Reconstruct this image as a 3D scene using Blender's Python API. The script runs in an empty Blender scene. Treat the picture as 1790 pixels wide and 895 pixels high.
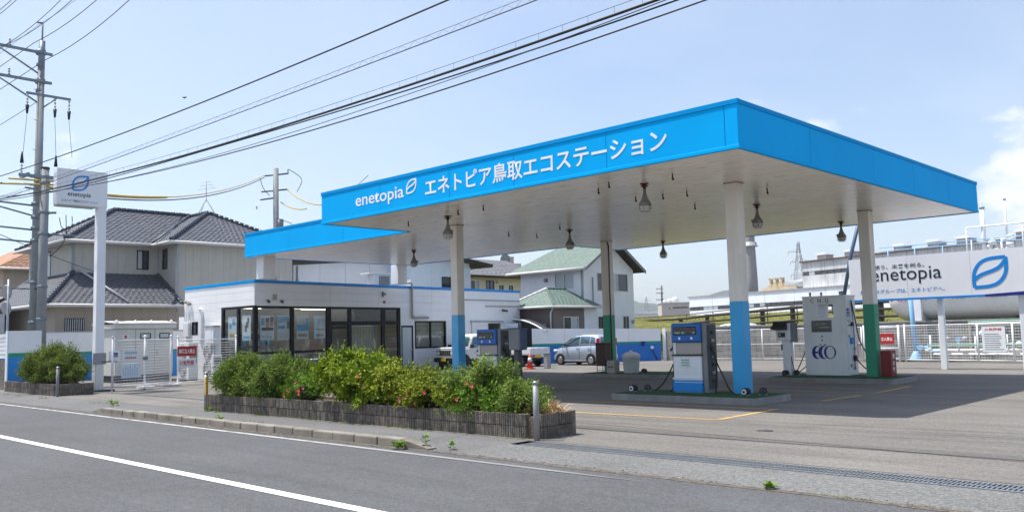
import bpy, bmesh, math, random
from mathutils import Matrix, Vector, noise
random.seed(7)
R = math.radians
scn = bpy.context.scene
COL = scn.collection
rnd = random.uniform

# ------------------------------------------------------------------ camera
cam_d = bpy.data.cameras.new('camera')
cam = bpy.data.objects.new('camera', cam_d)
COL.objects.link(cam)
cam_d.sensor_width = 36.0
cam_d.lens = 30.57
cam_d.clip_start = 0.1
cam_d.clip_end = 9000
cam.matrix_world = Matrix(((0.71932816, 0.07967125, 0.69008658, 0.0),
                           (0.69425164, -0.0479605, -0.71813262, 0.0),
                           (-0.02411762, 0.99566675, -0.08981124, 1.65),
                           (0, 0, 0, 1)))
scn.camera = cam

# ------------------------------------------------------------------ light
SUN = Vector((-0.385, -0.21, 1.0)).normalized()
elev = math.asin(SUN.z)
azim = math.atan2(SUN.x, SUN.y)
world = bpy.data.worlds.new('World')
scn.world = world
world.use_nodes = True
wt = world.node_tree
wt.nodes.clear()


def wn(t, **kw):
    n = wt.nodes.new(t)
    for k, v in kw.items():
        setattr(n, k, v)
    return n


sky = wn('ShaderNodeTexSky', sky_type='NISHITA', sun_disc=False, sun_elevation=elev, sun_rotation=azim,
         air_density=1.0, dust_density=1.6, ozone_density=1.0, altitude=20.0)
tc = wn('ShaderNodeTexCoord')
sep = wn('ShaderNodeSeparateXYZ')
wt.links.new(tc.outputs['Generated'], sep.inputs[0])
# thin high cloud: direction projected on a flat layer, so bands flatten towards the horizon
zadd = wn('ShaderNodeMath', operation='ADD'); zadd.inputs[1].default_value = 0.14
zmax = wn('ShaderNodeMath', operation='MAXIMUM'); zmax.inputs[1].default_value = 0.03
wt.links.new(sep.outputs['Z'], zadd.inputs[0]); wt.links.new(zadd.outputs[0], zmax.inputs[0])
dx = wn('ShaderNodeMath', operation='DIVIDE'); dy = wn('ShaderNodeMath', operation='DIVIDE')
wt.links.new(sep.outputs['X'], dx.inputs[0]); wt.links.new(zmax.outputs[0], dx.inputs[1])
wt.links.new(sep.outputs['Y'], dy.inputs[0]); wt.links.new(zmax.outputs[0], dy.inputs[1])
comb = wn('ShaderNodeCombineXYZ')
wt.links.new(dx.outputs[0], comb.inputs[0]); wt.links.new(dy.outputs[0], comb.inputs[1])
n1 = wn('ShaderNodeTexNoise'); n1.inputs['Scale'].default_value = 0.75; n1.inputs['Detail'].default_value = 7
n1.inputs['Roughness'].default_value = 0.55; n1.inputs['Distortion'].default_value = 0.5
wt.links.new(comb.outputs[0], n1.inputs['Vector'])
r1 = wn('ShaderNodeMapRange'); r1.inputs[1].default_value = 0.36; r1.inputs[2].default_value = 0.72
r1.inputs[3].default_value = 0.15; r1.inputs[4].default_value = 0.58
wt.links.new(n1.outputs['Fac'], r1.inputs[0])
# low cumulus heads, close to the horizon
n2 = wn('ShaderNodeTexNoise'); n2.inputs['Scale'].default_value = 7.0; n2.inputs['Detail'].default_value = 8
n2.inputs['Roughness'].default_value = 0.58
m2 = wn('ShaderNodeMapping'); m2.inputs['Scale'].default_value = (1, 1, 1.7); m2.inputs['Location'].default_value = (0.37, 0.21, 0.0)
wt.links.new(tc.outputs['Generated'], m2.inputs[0]); wt.links.new(m2.outputs[0], n2.inputs['Vector'])
r2 = wn('ShaderNodeMapRange'); r2.inputs[1].default_value = 0.655; r2.inputs[2].default_value = 0.75
acc = n2.outputs['Fac']
for (cd_, rad_, amp_) in (((-.265, .952, .15), .11, .21), ((-.455, .86, .235), .04, .2), ((-.17, .975, .13), .12, .19)):
    dn = wn('ShaderNodeVectorMath', operation='DISTANCE'); dn.inputs[1].default_value = cd_
    wt.links.new(tc.outputs['Generated'], dn.inputs[0])
    mr = wn('ShaderNodeMapRange', interpolation_type='SMOOTHSTEP'); mr.inputs[1].default_value = 0.0; mr.inputs[2].default_value = rad_; mr.inputs[3].default_value = amp_; mr.inputs[4].default_value = 0.0
    wt.links.new(dn.outputs['Value'], mr.inputs[0])
    ad = wn('ShaderNodeMath', operation='ADD'); wt.links.new(acc, ad.inputs[0]); wt.links.new(mr.outputs[0], ad.inputs[1]); acc = ad.outputs[0]
wt.links.new(acc, r2.inputs[0])
band = wn('ShaderNodeMapRange', interpolation_type='SMOOTHSTEP'); band.inputs[1].default_value = 0.34; band.inputs[2].default_value = 0.16
band.inputs[3].default_value = 0.0; band.inputs[4].default_value = 0.8
wt.links.new(sep.outputs['Z'], band.inputs[0])
cum = wn('ShaderNodeMath', operation='MULTIPLY')
wt.links.new(r2.outputs[0], cum.inputs[0]); wt.links.new(band.outputs[0], cum.inputs[1])
mx1 = wn('ShaderNodeMix', data_type='RGBA'); mx1.inputs['B'].default_value = (3.75, 4.3, 5.4, 1)
mx2 = wn('ShaderNodeMix', data_type='RGBA'); mx2.inputs['B'].default_value = (5.8, 5.9, 6.1, 1)
wt.links.new(sky.outputs[0], mx1.inputs['A']); wt.links.new(r1.outputs[0], mx1.inputs['Factor'])
wt.links.new(mx1.outputs['Result'], mx2.inputs['A']); wt.links.new(cum.outputs[0], mx2.inputs['Factor'])
bg = wn('ShaderNodeBackground'); bg.inputs['Strength'].default_value = 0.12
wo = wn('ShaderNodeOutputWorld')
wt.links.new(mx2.outputs['Result'], bg.inputs['Color']); wt.links.new(bg.outputs[0], wo.inputs['Surface'])

sun_d = bpy.data.lights.new('sun', 'SUN')
sun_d.energy = 3.8
sun_d.angle = R(0.53)
sun_d.color = (1.0, 0.955, 0.89)
sun = bpy.data.objects.new('sun', sun_d)
COL.objects.link(sun)
sun.rotation_euler = SUN.to_track_quat('Z', 'Y').to_euler()
sun.location = (-20, 5, 60)

scn.view_settings.view_transform = 'Standard'
scn.view_settings.look = 'None'
scn.view_settings.gamma = 1
scn.view_settings.exposure = 0.77
scn.view_settings.use_curve_mapping = False
scn.cycles.max_bounces = 8
scn.cycles.transparent_max_bounces = 12


# ------------------------------------------------------------------ materials
def newmat(name):
    m = bpy.data.materials.new(name)
    m.use_nodes = True
    nt = m.node_tree
    b = nt.nodes['Principled BSDF']
    return m, nt, b


def mth(nt, op, a, b=None, clamp=False):
    n = nt.nodes.new('ShaderNodeMath'); n.operation = op; n.use_clamp = clamp
    for i, v in enumerate((a, b)):
        if v is None:
            continue
        if isinstance(v, (int, float)):
            n.inputs[i].default_value = v
        else:
            nt.links.new(v, n.inputs[i])
    return n.outputs[0]


def mixc(nt, fac, a, b, blend='MIX'):
    n = nt.nodes.new('ShaderNodeMix'); n.data_type = 'RGBA'; n.blend_type = blend
    for k, v in (('Factor', fac), ('A', a), ('B', b)):
        if isinstance(v, (int, float)):
            n.inputs[k].default_value = v
        elif isinstance(v, tuple):
            n.inputs[k].default_value = (*v, 1) if len(v) == 3 else v
        else:
            nt.links.new(v, n.inputs[k])
    return n.outputs['Result']


def noisef(nt, scale, detail=4, lo=0.0, hi=1.0, p0=0.3, p1=0.7, stretch=None, rough=0.55, dist=0.0):
    g = nt.nodes.new('ShaderNodeNewGeometry')
    v = g.outputs['Position']
    if stretch:
        mp = nt.nodes.new('ShaderNodeMapping'); mp.inputs['Scale'].default_value = stretch
        nt.links.new(v, mp.inputs[0]); v = mp.outputs[0]
    n = nt.nodes.new('ShaderNodeTexNoise')
    n.inputs['Scale'].default_value = scale; n.inputs['Detail'].default_value = detail
    n.inputs['Roughness'].default_value = rough; n.inputs['Distortion'].default_value = dist
    nt.links.new(v, n.inputs['Vector'])
    r = nt.nodes.new('ShaderNodeMapRange')
    r.inputs[1].default_value = p0; r.inputs[2].default_value = p1; r.inputs[3].default_value = lo; r.inputs[4].default_value = hi
    nt.links.new(n.outputs['Fac'], r.inputs[0])
    return r.outputs[0]


def bumpn(nt, b, height, strength=0.3, dist=0.01):
    n = nt.nodes.new('ShaderNodeBump'); n.inputs['Strength'].default_value = strength; n.inputs['Distance'].default_value = dist
    nt.links.new(height, n.inputs['Height']); nt.links.new(n.outputs[0], b.inputs['Normal'])


def M(name, col, rough=.55, metal=0., v=.1, s=2.5, bump=0., bs=60, rn=0., streak=0., spec=.5, coat=0., dirt=None, da=0., emit=0.):
    m, nt, b = newmat(name)
    c = (*col, 1)
    f = noisef(nt, s, 5, 1 - v, 1 + v)
    if rn:
        oi = nt.nodes.new('ShaderNodeObjectInfo')
        f = mth(nt, 'MULTIPLY', f, mth(nt, 'ADD', mth(nt, 'MULTIPLY', oi.outputs['Random'], 2 * rn), 1 - rn))
    if streak:
        f = mth(nt, 'MULTIPLY', f, noisef(nt, 1.0, 5, 1.0, 1 - streak, .45, .75, stretch=(5, 5, .35)))
    hs = nt.nodes.new('ShaderNodeMix'); hs.data_type = 'RGBA'; hs.blend_type = 'MULTIPLY'; hs.inputs['Factor'].default_value = 1
    hs.inputs['A'].default_value = c
    nt.links.new(f, hs.inputs['B'])
    out = hs.outputs['Result']
    if dirt:
        out = mixc(nt, noisef(nt, s * .6, 6, 0, da, .5, .72), out, dirt)
    nt.links.new(out, b.inputs['Base Color'])
    b.inputs['Roughness'].default_value = rough
    b.inputs['Metallic'].default_value = metal
    b.inputs['Specular IOR Level'].default_value = spec
    b.inputs['Coat Weight'].default_value = coat
    if emit:
        b.inputs['Emission Color'].default_value = c; b.inputs['Emission Strength'].default_value = emit
    if bump:
        bumpn(nt, b, noisef(nt, bs, 3, 0, 1), bump, .01)
    return m


def asphalt(name, col, var, grain, streaks, stain=(.05, .05, .05), sa=.3, gs=90, patch=0.0):
    m, nt, b = newmat(name)
    big = noisef(nt, .35, 6, 1 - var, 1 + var, .3, .7)
    fine = noisef(nt, gs, 2, 1 - grain, 1 + grain, .3, .7)
    mid = noisef(nt, 9, 4, 1 - var * .5, 1 + var * .5)
    fine = mth(nt, 'MULTIPLY', fine, noisef(nt, gs * .38, 2, 1 - grain * .6, 1 + grain * .6, .32, .68))
    f = mth(nt, 'MULTIPLY', mth(nt, 'MULTIPLY', big, fine), mid)
    if streaks:
        f = mth(nt, 'MULTIPLY', f, noisef(nt, 1.0, 6, 1 + streaks * .4, 1 - streaks, .45, .72, stretch=(.1, 1.1, 1), dist=1.2))
        f = mth(nt, 'MULTIPLY', f, noisef(nt, 1.0, 5, 1 + streaks * .3, 1 - streaks * .6, .5, .7, stretch=(.09, 3.2, 1), dist=.9))
    base = mixc(nt, 1.0, (*col, 1), f, 'MULTIPLY')
    out = mixc(nt, noisef(nt, .9, 6, 0, sa, .58, .74, dist=.8), base, stain)
    nt.links.new(out, b.inputs['Base Color'])
    b.inputs['Roughness'].default_value = .85
    b.inputs['Specular IOR Level'].default_value = .3
    bumpn(nt, b, noisef(nt, gs * 1.2, 2, 0, 1), .5, .006)
    return m


MAT = {}
MAT['road'] = asphalt('road_asphalt', (.094, .096, .1), .12, .4, 0.1, sa=.22, gs=80)
MAT['apron'] = asphalt('forecourt_asphalt', (.16, .15, .137), .15, .3, .17, (.085, .083, .08), .4, 45)
MAT['pave'] = asphalt('pavement_asphalt', (.138, .137, .136), .13, .35, .05, sa=.3, gs=60)
MAT['gutter'] = asphalt('gutter_concrete', (.155, .155, .15), .12, .38, .05, (.11, .1, .085), .35, 40)
MAT['ground'] = asphalt('yard_ground', (.17, .165, .15), .15, .15, .1)
MAT['concrete'] = M('concrete', (.27, .265, .25), .85, v=.16, s=2.2, bump=.3, bs=45, streak=.18, dirt=(.1, .1, .09), da=.35)
MAT['kerb'] = M('kerb_concrete', (.24, .215, .18), .9, v=.2, s=3, bump=.35, bs=50, rn=.12, dirt=(.1, .085, .06), da=.5)
MAT['block'] = M('splitface_block', (.158, .134, .113), .95, v=.35, s=9, bump=.9, bs=38, rn=.22, dirt=(.2, .17, .14), da=.25)
MAT['oldblock'] = M('wall_block', (.27, .265, .25), .92, v=.15, s=4, bump=.4, bs=45, rn=.12, streak=.25)
MAT['mortar'] = M('mortar', (.10, .095, .085), .95, v=.1)
MAT['jointdirt'] = M('joint_dirt', (.12, .1, .078), .95, v=.45, s=14, bump=.8, bs=60, dirt=(.22, .2, .17), da=.6)
MAT['soil'] = M('soil', (.12, .09, .06), .95, v=.3, s=12, bump=.8, bs=25)
MAT['white'] = M('white_paint', (.82, .825, .83), .45, v=.04, s=2, streak=.06)
MAT['panelw'] = M('white_wall_panel', (.83, .832, .845), .5, v=.04, s=.8, rn=.02, streak=.03)
MAT['whitedull'] = M('white_dull_paint', (.72, .73, .74), .6, v=.06, streak=.1, dirt=(.4, .36, .3), da=.12)
MAT['blue'] = M('canopy_blue', (.0005, .42, .9), .6, spec=.05, v=.04, s=.6, rn=.02, bump=.05, bs=30)
MAT['bluetrim'] = M('canopy_blue_trim', (.0005, .3, .7), .6, v=.05, spec=.05)
MAT['colblue'] = M('column_blue', (.03, .36, .7), .42, v=.08, s=1.2, dirt=(.25, .5, .68), da=.5)
MAT['colgreen'] = M('column_green', (.016, .3, .17), .45, v=.08, s=1.2, dirt=(.1, .3, .2), da=.2)
MAT['cream'] = M('column_cream', (.78, .735, .665), .5, v=.05, s=1.5, streak=.12, dirt=(.45, .36, .25), da=.25)
MAT['letter'] = M('white_lettering', (.86, .88, .92), .4, v=.02)
MAT['black'] = M('black_plastic', (.012, .012, .014), .45, v=.1)
MAT['rubber'] = M('black_rubber', (.016, .016, .017), .75, v=.15)
MAT['frame'] = M('dark_aluminium', (.007, .008, .011), .5, v=.08, spec=.25)
MAT['steel'] = M('galvanised_steel', (.36, .38, .39), .45, metal=.7, v=.12, s=4, streak=.12)
MAT['alu'] = M('brushed_aluminium', (.55, .56, .57), .35, metal=.8, v=.08, streak=.08)
MAT['polec'] = M('pole_concrete', (.26, .275, .28), .75, v=.1, s=2, streak=.18, bump=.12)
MAT['polesteel'] = M('pole_steel', (.2, .25, .28), .5, metal=.3, v=.12)
MAT['rust'] = M('rusty_iron', (.1, .035, .018), .8, v=.35, s=14, metal=.2)
MAT['lampgrey'] = M('lamp_grey', (.22, .22, .2), .5, v=.2, s=12, metal=.3, dirt=(.1, .05, .03), da=.3)
MAT['bollardgrey'] = M('bollard_steel', (.3, .305, .31), .55, metal=.25, v=.12, s=6, streak=.2, dirt=(.2, .17, .13), da=.3)
MAT['cubicle'] = M('cubicle_paint', (.62, .61, .57), .5, v=.04, s=1.5, streak=.08)
MAT['paleprint'] = M('pale_print', (.32, .46, .6), .6, v=.15, s=20)
MAT['grey'] = M('grey_paint', (.33, .34, .35), .5, v=.08)
MAT['bluegrey'] = M('blue_grey_paint', (.05, .09, .17), .45, v=.08)
MAT['midgrey'] = M('mid_grey_paint', (.2, .205, .215), .5, v=.1)
MAT['darkgrey'] = M('dark_grey_paint', (.06, .065, .072), .5, v=.1)
MAT['red'] = M('red_paint', (.42, .02, .018), .4, v=.08)
MAT['darkred'] = M('dark_red_paint', (.2, .012, .014), .45, v=.1)
MAT['maroon'] = M('maroon_plastic', (.045, .013, .01), .5, v=.15)
MAT['orange'] = M('orange_plastic', (.62, .06, .025), .5, v=.08)
MAT['yellow'] = M('yellow_paint', (.62, .36, .02), .5, v=.1)
MAT['yellowline'] = M('worn_yellow_paint', (.58, .34, .1), .8, v=.18, s=6, dirt=(.24, .22, .19), da=.85)
MAT['greenstripe'] = M('green_stripe', (.005, .3, .2), .5, v=.06)
MAT['wallblue'] = M('wall_blue', (.01, .16, .56), .55, v=.06, streak=.08)
MAT['turf'] = M('artificial_turf', (.012, .08, .012), .95, v=.3, s=30, bump=.9, bs=120)
MAT['navy'] = M('navy_print', (.012, .02, .22), .4, v=.04)
MAT['ink'] = M('dark_ink', (.01, .014, .03), .45, v=.04)
MAT['logoblue'] = M('logo_blue', (.005, .24, .66), .4, v=.03)
MAT['redink'] = M('red_ink', (.55, .015, .03), .5, v=.04)
MAT['paper'] = M('printed_paper', (.7, .74, .76), .6, v=.05)
MAT['paperblue'] = M('blue_print', (.08, .4, .7), .6, v=.2, s=6)
MAT['skin'] = M('photo_print', (.5, .32, .22), .6, v=.3, s=12)
MAT['hairprint'] = M('dark_print', (.05, .035, .03), .6, v=.3, s=12)
MAT['tile'] = M('slate_tile', (.075, .082, .098), .45, v=.16, s=5, bump=.1, bs=30, rn=.1, dirt=(.17, .17, .18), da=.3)
MAT['ridge'] = M('ridge_tile', (.05, .06, .085), .4, v=.2, s=5)
MAT['orangetile'] = M('orange_tile', (.42, .22, .13), .7, v=.25, s=3, dirt=(.25, .12, .07), da=.3)
MAT['greentile'] = M('green_roof_shingle', (.12, .17, .145), .7, v=.16, s=3, bump=.3, bs=40, dirt=(.1, .2, .15), da=.35)
MAT['greyroof'] = M('grey_roof_sheet', (.16, .16, .17), .6, v=.12, s=2)
MAT['siding'] = M('beige_siding', (.44, .42, .37), .65, v=.05, s=2, rn=.03, streak=.06)
MAT['siding2'] = M('tan_siding', (.38, .32, .26), .65, v=.05, s=2, rn=.03)
MAT['brownwall'] = M('brown_wall', (.17, .14, .13), .7, v=.06)
MAT['housewhite'] = M('pale_stucco', (.74, .74, .75), .7, v=.04, s=1, rn=.02, streak=.05)
MAT['bluewhite'] = M('bluish_cladding', (.64, .71, .77), .6, v=.04)
MAT['creamwall'] = M('cream_stucco', (.7, .61, .49), .7, v=.05)
MAT['gutterw'] = M('pale_gutter', (.6, .58, .55), .5, v=.05)
MAT['dkwood'] = M('dark_eaves', (.035, .026, .022), .7, v=.2)
MAT['brownrail'] = M('brown_rail', (.04, .03, .025), .6, v=.15)
MAT['pinkwall'] = M('beige_hut', (.52, .46, .42), .7, v=.05)
MAT['factory'] = M('factory_cladding', (.8, .83, .86), .6, v=.06, s=.5, streak=.06, dirt=(.5, .44, .38), da=.2)
MAT['factoryold'] = M('factory_stained', (.56, .56, .56), .75, v=.12, s=.4, streak=.45, dirt=(.25, .22, .2), da=.3)
MAT['chimney'] = M('chimney_concrete', (.25, .24, .23), .8, v=.08, s=.3)
MAT['tan'] = M('tan_machinery', (.42, .32, .2), .7, v=.2, s=1)
MAT['forest'] = M('wooded_hill', (.035, .06, .03), .95, v=.5, s=.01, bump=.4, bs=.03)
MAT['tankw'] = M('tank_white', (.78, .77, .75), .5, v=.04, s=.7, streak=.08)
MAT['pipeg'] = M('green_pipe', (.2, .4, .3), .5, v=.06)
MAT['pipeb'] = M('pale_blue_pipe', (.25, .5, .78), .5, v=.06)
MAT['car_silver'] = M('silver_blue_paint', (.47, .53, .62), .28, metal=.45, v=.03, coat=.7)
MAT['car_white'] = M('white_car_paint', (.76, .77, .78), .3, v=.02, coat=.6)
MAT['bulbglass'] = M('dusty_glass', (.58, .59, .55), .15, v=.1, spec=.8)
MAT['lens_red'] = M('red_lens', (.5, .01, .015), .15, v=.05)
MAT['lens_clear'] = M('clear_lens', (.7, .72, .74), .1, v=.03)
MAT['plate'] = M('yellow_plate', (.72, .45, .02), .45, v=.03)
MAT['tubelight'] = M('lit_tube', (1.0, .93, .72), .5, v=0, emit=2.2)
MAT['display'] = M('dark_display', (.006, .007, .008), .12, v=.1, spec=.8)
MAT['lcd'] = M('lcd_digits', (.3, .4, .3), .4, v=.1)
MAT['leddigit'] = M('red_digits', (.16, .02, .012), .4, v=.1)
MAT['dispblue'] = M('dispenser_blue', (.004, .12, .42), .32, v=.04)
MAT['dispwhite'] = M('dispenser_white', (.76, .79, .82), .4, v=.05, streak=.06)
MAT['dispbeige'] = M('dispenser_beige', (.4, .37, .33), .5, v=.05)
MAT['cnggrey'] = M('cng_grey_white', (.8, .83, .85), .42, v=.05, s=1.5, streak=.1)
MAT['fabric'] = M('blind_fabric', (.45, .43, .38), .8, v=.1, s=4)
MAT['floorin'] = M('interior_floor', (.3, .28, .25), .5, v=.1)
MAT['intwall'] = M('interior_wall', (.42, .4, .37), .7, v=.06)
MAT['yellowcable'] = M('yellow_sleeve', (.52, .36, .05), .5, v=.15)
MAT['cable'] = M('black_cable', (.012, .012, .014), .5, v=.1)
MAT['cablegrey'] = M('grey_wire', (.07, .07, .08), .5, v=.1)
MAT['porcelain'] = M('porcelain', (.5, .48, .45), .25, v=.1)
MAT['drygrass'] = M('dry_leaf', (.5, .33, .16), .8, v=.25, s=20)
MAT['twig'] = M('darkened_twig_bark', (.07, .05, .034), .9, v=.25, s=20)  # bark colour darkened to stand in for shade between the leaves
MAT['pink'] = M('pink_petal', (.7, .08, .22), .6, v=.2, s=30)
MAT['coral'] = M('coral_petal', (.72, .12, .1), .6, v=.2, s=30)
MAT['brownrust'] = M('rusty_rail', (.12, .075, .055), .7, v=.3, s=5, metal=.3)


def glassmat(name, tint=(.75, .82, .85), refl=.16, rough=.02):
    m, nt, b = newmat(name)
    out = nt.nodes['Material Output']
    tr = nt.nodes.new('ShaderNodeBsdfTransparent'); tr.inputs[0].default_value = (*tint, 1)
    gl = nt.nodes.new('ShaderNodeBsdfGlossy'); gl.inputs['Roughness'].default_value = rough
    gl.inputs['Color'].default_value = (.9, .95, 1, 1)
    fr = nt.nodes.new('ShaderNodeLayerWeight'); fr.inputs['Blend'].default_value = .5
    fac = mth(nt, 'ADD', mth(nt, 'MULTIPLY', mth(nt, 'POWER', fr.outputs['Facing'], 4.0), .7), refl * .4, True)
    mx = nt.nodes.new('ShaderNodeMixShader')
    nt.links.new(fac, mx.inputs[0]); nt.links.new(tr.outputs[0], mx.inputs[1]); nt.links.new(gl.outputs[0], mx.inputs[2])
    nt.links.new(mx.outputs[0], out.inputs['Surface'])
    nt.nodes.remove(b)
    return m


MAT['glass'] = glassmat('shop_glass', (.8, .84, .84), .16)
MAT['carglass'] = glassmat('car_glass', (.45, .55, .55), .2)
MAT['pane'] = M('window_pane', (.045, .052, .06), .06, v=.3, s=1.5, spec=.7)
MAT['paneblue'] = M('blue_window_pane', (.1, .13, .2), .08, v=.3, s=2, spec=.7)
MAT['curtain'] = M('net_curtain', (.42, .46, .47), .3, v=.12, s=9, spec=.6)
MAT['frosted'] = M('frosted_glass', (.5, .58, .6), .25, v=.06, s=2, spec=.6)


def wornline():
    m, nt, b = newmat('worn_white_line')
    f = noisef(nt, 5, 7, 0, 1, .42, .62)
    g = noisef(nt, 60, 3, 0, .6, .45, .7)
    k = mth(nt, 'MAXIMUM', mth(nt, 'MULTIPLY', f, .75), g)
    g = nt.nodes.new('ShaderNodeNewGeometry'); sx = nt.nodes.new('ShaderNodeSeparateXYZ'); nt.links.new(g.outputs['Position'], sx.inputs[0])
    fade = nt.nodes.new('ShaderNodeMapRange'); fade.inputs[1].default_value = -17; fade.inputs[2].default_value = -8; fade.inputs[3].default_value = 0; fade.inputs[4].default_value = .8
    nt.links.new(sx.outputs['X'], fade.inputs[0])
    k = mth(nt, 'MAXIMUM', k, fade.outputs[0])
    nt.links.new(mixc(nt, k, (.55, .54, .52), (.125, .124, .122)), b.inputs['Base Color'])
    b.inputs['Roughness'].default_value = .8
    return m


MAT['wornline'] = wornline()
MAT['roadline'] = M('white_road_line', (.82, .82, .81), .7, v=.05, s=30, bump=.2, bs=120, dirt=(.6, .59, .57), da=.35)


def soffit():
    m, nt, b = newmat('soffit_metal')
    f = noisef(nt, 1.2, 5, .94, 1.05)
    base = mixc(nt, 1.0, (.9, .835, .74, 1), f, 'MULTIPLY')
    spots = noisef(nt, 1.0, 5, 0, .85, .53, .7, stretch=(1.9, 8, 1), dist=.2)
    rows = noisef(nt, .9, 3, 0, 1, .4, .55)
    g = nt.nodes.new('ShaderNodeNewGeometry'); sx = nt.nodes.new('ShaderNodeSeparateXYZ'); nt.links.new(g.outputs['Position'], sx.inputs[0])
    fr = mth(nt, 'FRACT', mth(nt, 'DIVIDE', mth(nt, 'SUBTRACT', sx.outputs['Y'], 14.97), .6025))
    lap = nt.nodes.new('ShaderNodeMapRange'); lap.inputs[1].default_value = .0; lap.inputs[2].default_value = .22; lap.inputs[3].default_value = 1; lap.inputs[4].default_value = 0
    nt.links.new(fr, lap.inputs[0])
    dash = noisef(nt, 1.0, 3, 0, 1, .5, .66, stretch=(2.3, 1.9, 1))
    k = mth(nt, 'ADD', mth(nt, 'MULTIPLY', mth(nt, 'MULTIPLY', spots, rows), .3), mth(nt, 'MULTIPLY', mth(nt, 'MULTIPLY', lap.outputs[0], dash), .6), True)
    out = mixc(nt, k, base, (.22, .15, .1))
    nt.links.new(out, b.inputs['Base Color'])
    b.inputs['Roughness'].default_value = .24
    b.inputs['Specular IOR Level'].default_value = .5
    return m


MAT['soffit'] = soffit()


def leaf(name, c1, c2, c3, tr=.1):
    m, nt, b = newmat(name)
    out = nt.nodes['Material Output']
    g = nt.nodes.new('ShaderNodeNewGeometry')
    cr = nt.nodes.new('ShaderNodeValToRGB')
    cr.color_ramp.elements[0].color = (*c1, 1); cr.color_ramp.elements[1].color = (*c3, 1)
    e = cr.color_ramp.elements.new(.5); e.color = (*c2, 1)
    k = mth(nt, 'ADD', mth(nt, 'MULTIPLY', g.outputs['Random Per Island'], .6), noisef(nt, 3.5, 3, -.05, .45))
    nt.links.new(k, cr.inputs[0])
    nt.links.new(cr.outputs[0], b.inputs['Base Color'])
    b.inputs['Roughness'].default_value = .6
    b.inputs['Specular IOR Level'].default_value = .15
    t = nt.nodes.new('ShaderNodeBsdfTranslucent')
    br = mixc(nt, 1.0, cr.outputs[0], (1.3, 1.35, .6, 1), 'MULTIPLY')
    nt.links.new(br, t.inputs[0])
    mx = nt.nodes.new('ShaderNodeMixShader'); mx.inputs[0].default_value = tr
    nt.links.new(b.outputs[0], mx.inputs[1]); nt.links.new(t.outputs[0], mx.inputs[2])
    nt.links.new(mx.outputs[0], out.inputs['Surface'])
    return m


MAT['leaf_azalea'] = leaf('azalea_leaf', (.055, .105, .007), (.18, .26, .012), (.36, .42, .022))
MAT['leaf_olive'] = leaf('olive_leaf', (.06, .1, .008), (.19, .235, .014), (.35, .36, .035))
MAT['leaf_dark'] = leaf('dark_fine_leaf', (.04, .085, .012), (.135, .205, .03), (.29, .36, .07))
MAT['leaf_pale'] = leaf('pale_fine_leaf', (.07, .13, .022), (.17, .245, .045), (.3, .37, .08))
MAT['leaf_bank'] = leaf('bank_blade', (.12, .15, .02), (.24, .25, .035), (.36, .32, .08))
MAT['leaf_fresh'] = leaf('fresh_leaf', (.06, .14, .012), (.13, .24, .02), (.2, .32, .03))
MAT['leaf_hedge'] = leaf('hedge_leaf', (.05, .095, .015), (.13, .185, .026), (.27, .3, .05))


def bankgrass():
    m, nt, b = newmat('bank_grass')
    f = noisef(nt, .5, 6, 0, 1)
    c = mixc(nt, f, (.17, .18, .025), (.33, .3, .06))
    c = mixc(nt, noisef(nt, 6, 4, 0, .5), c, (.05, .08, .012))
    nt.links.new(c, b.inputs['Base Color'])
    b.inputs['Roughness'].default_value = .95
    bumpn(nt, b, noisef(nt, 8, 4, 0, 1), 1, .15)
    return m


MAT['bank'] = bankgrass()


# ------------------------------------------------------------------ builders
def frame(ox, oy, deg, oz=0.0):
    """wall frame: x along the wall, y into the wall, z up"""
    return Matrix.Translation((ox, oy, oz)) @ Matrix.Rotation(R(deg), 4, 'Z')


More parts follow.
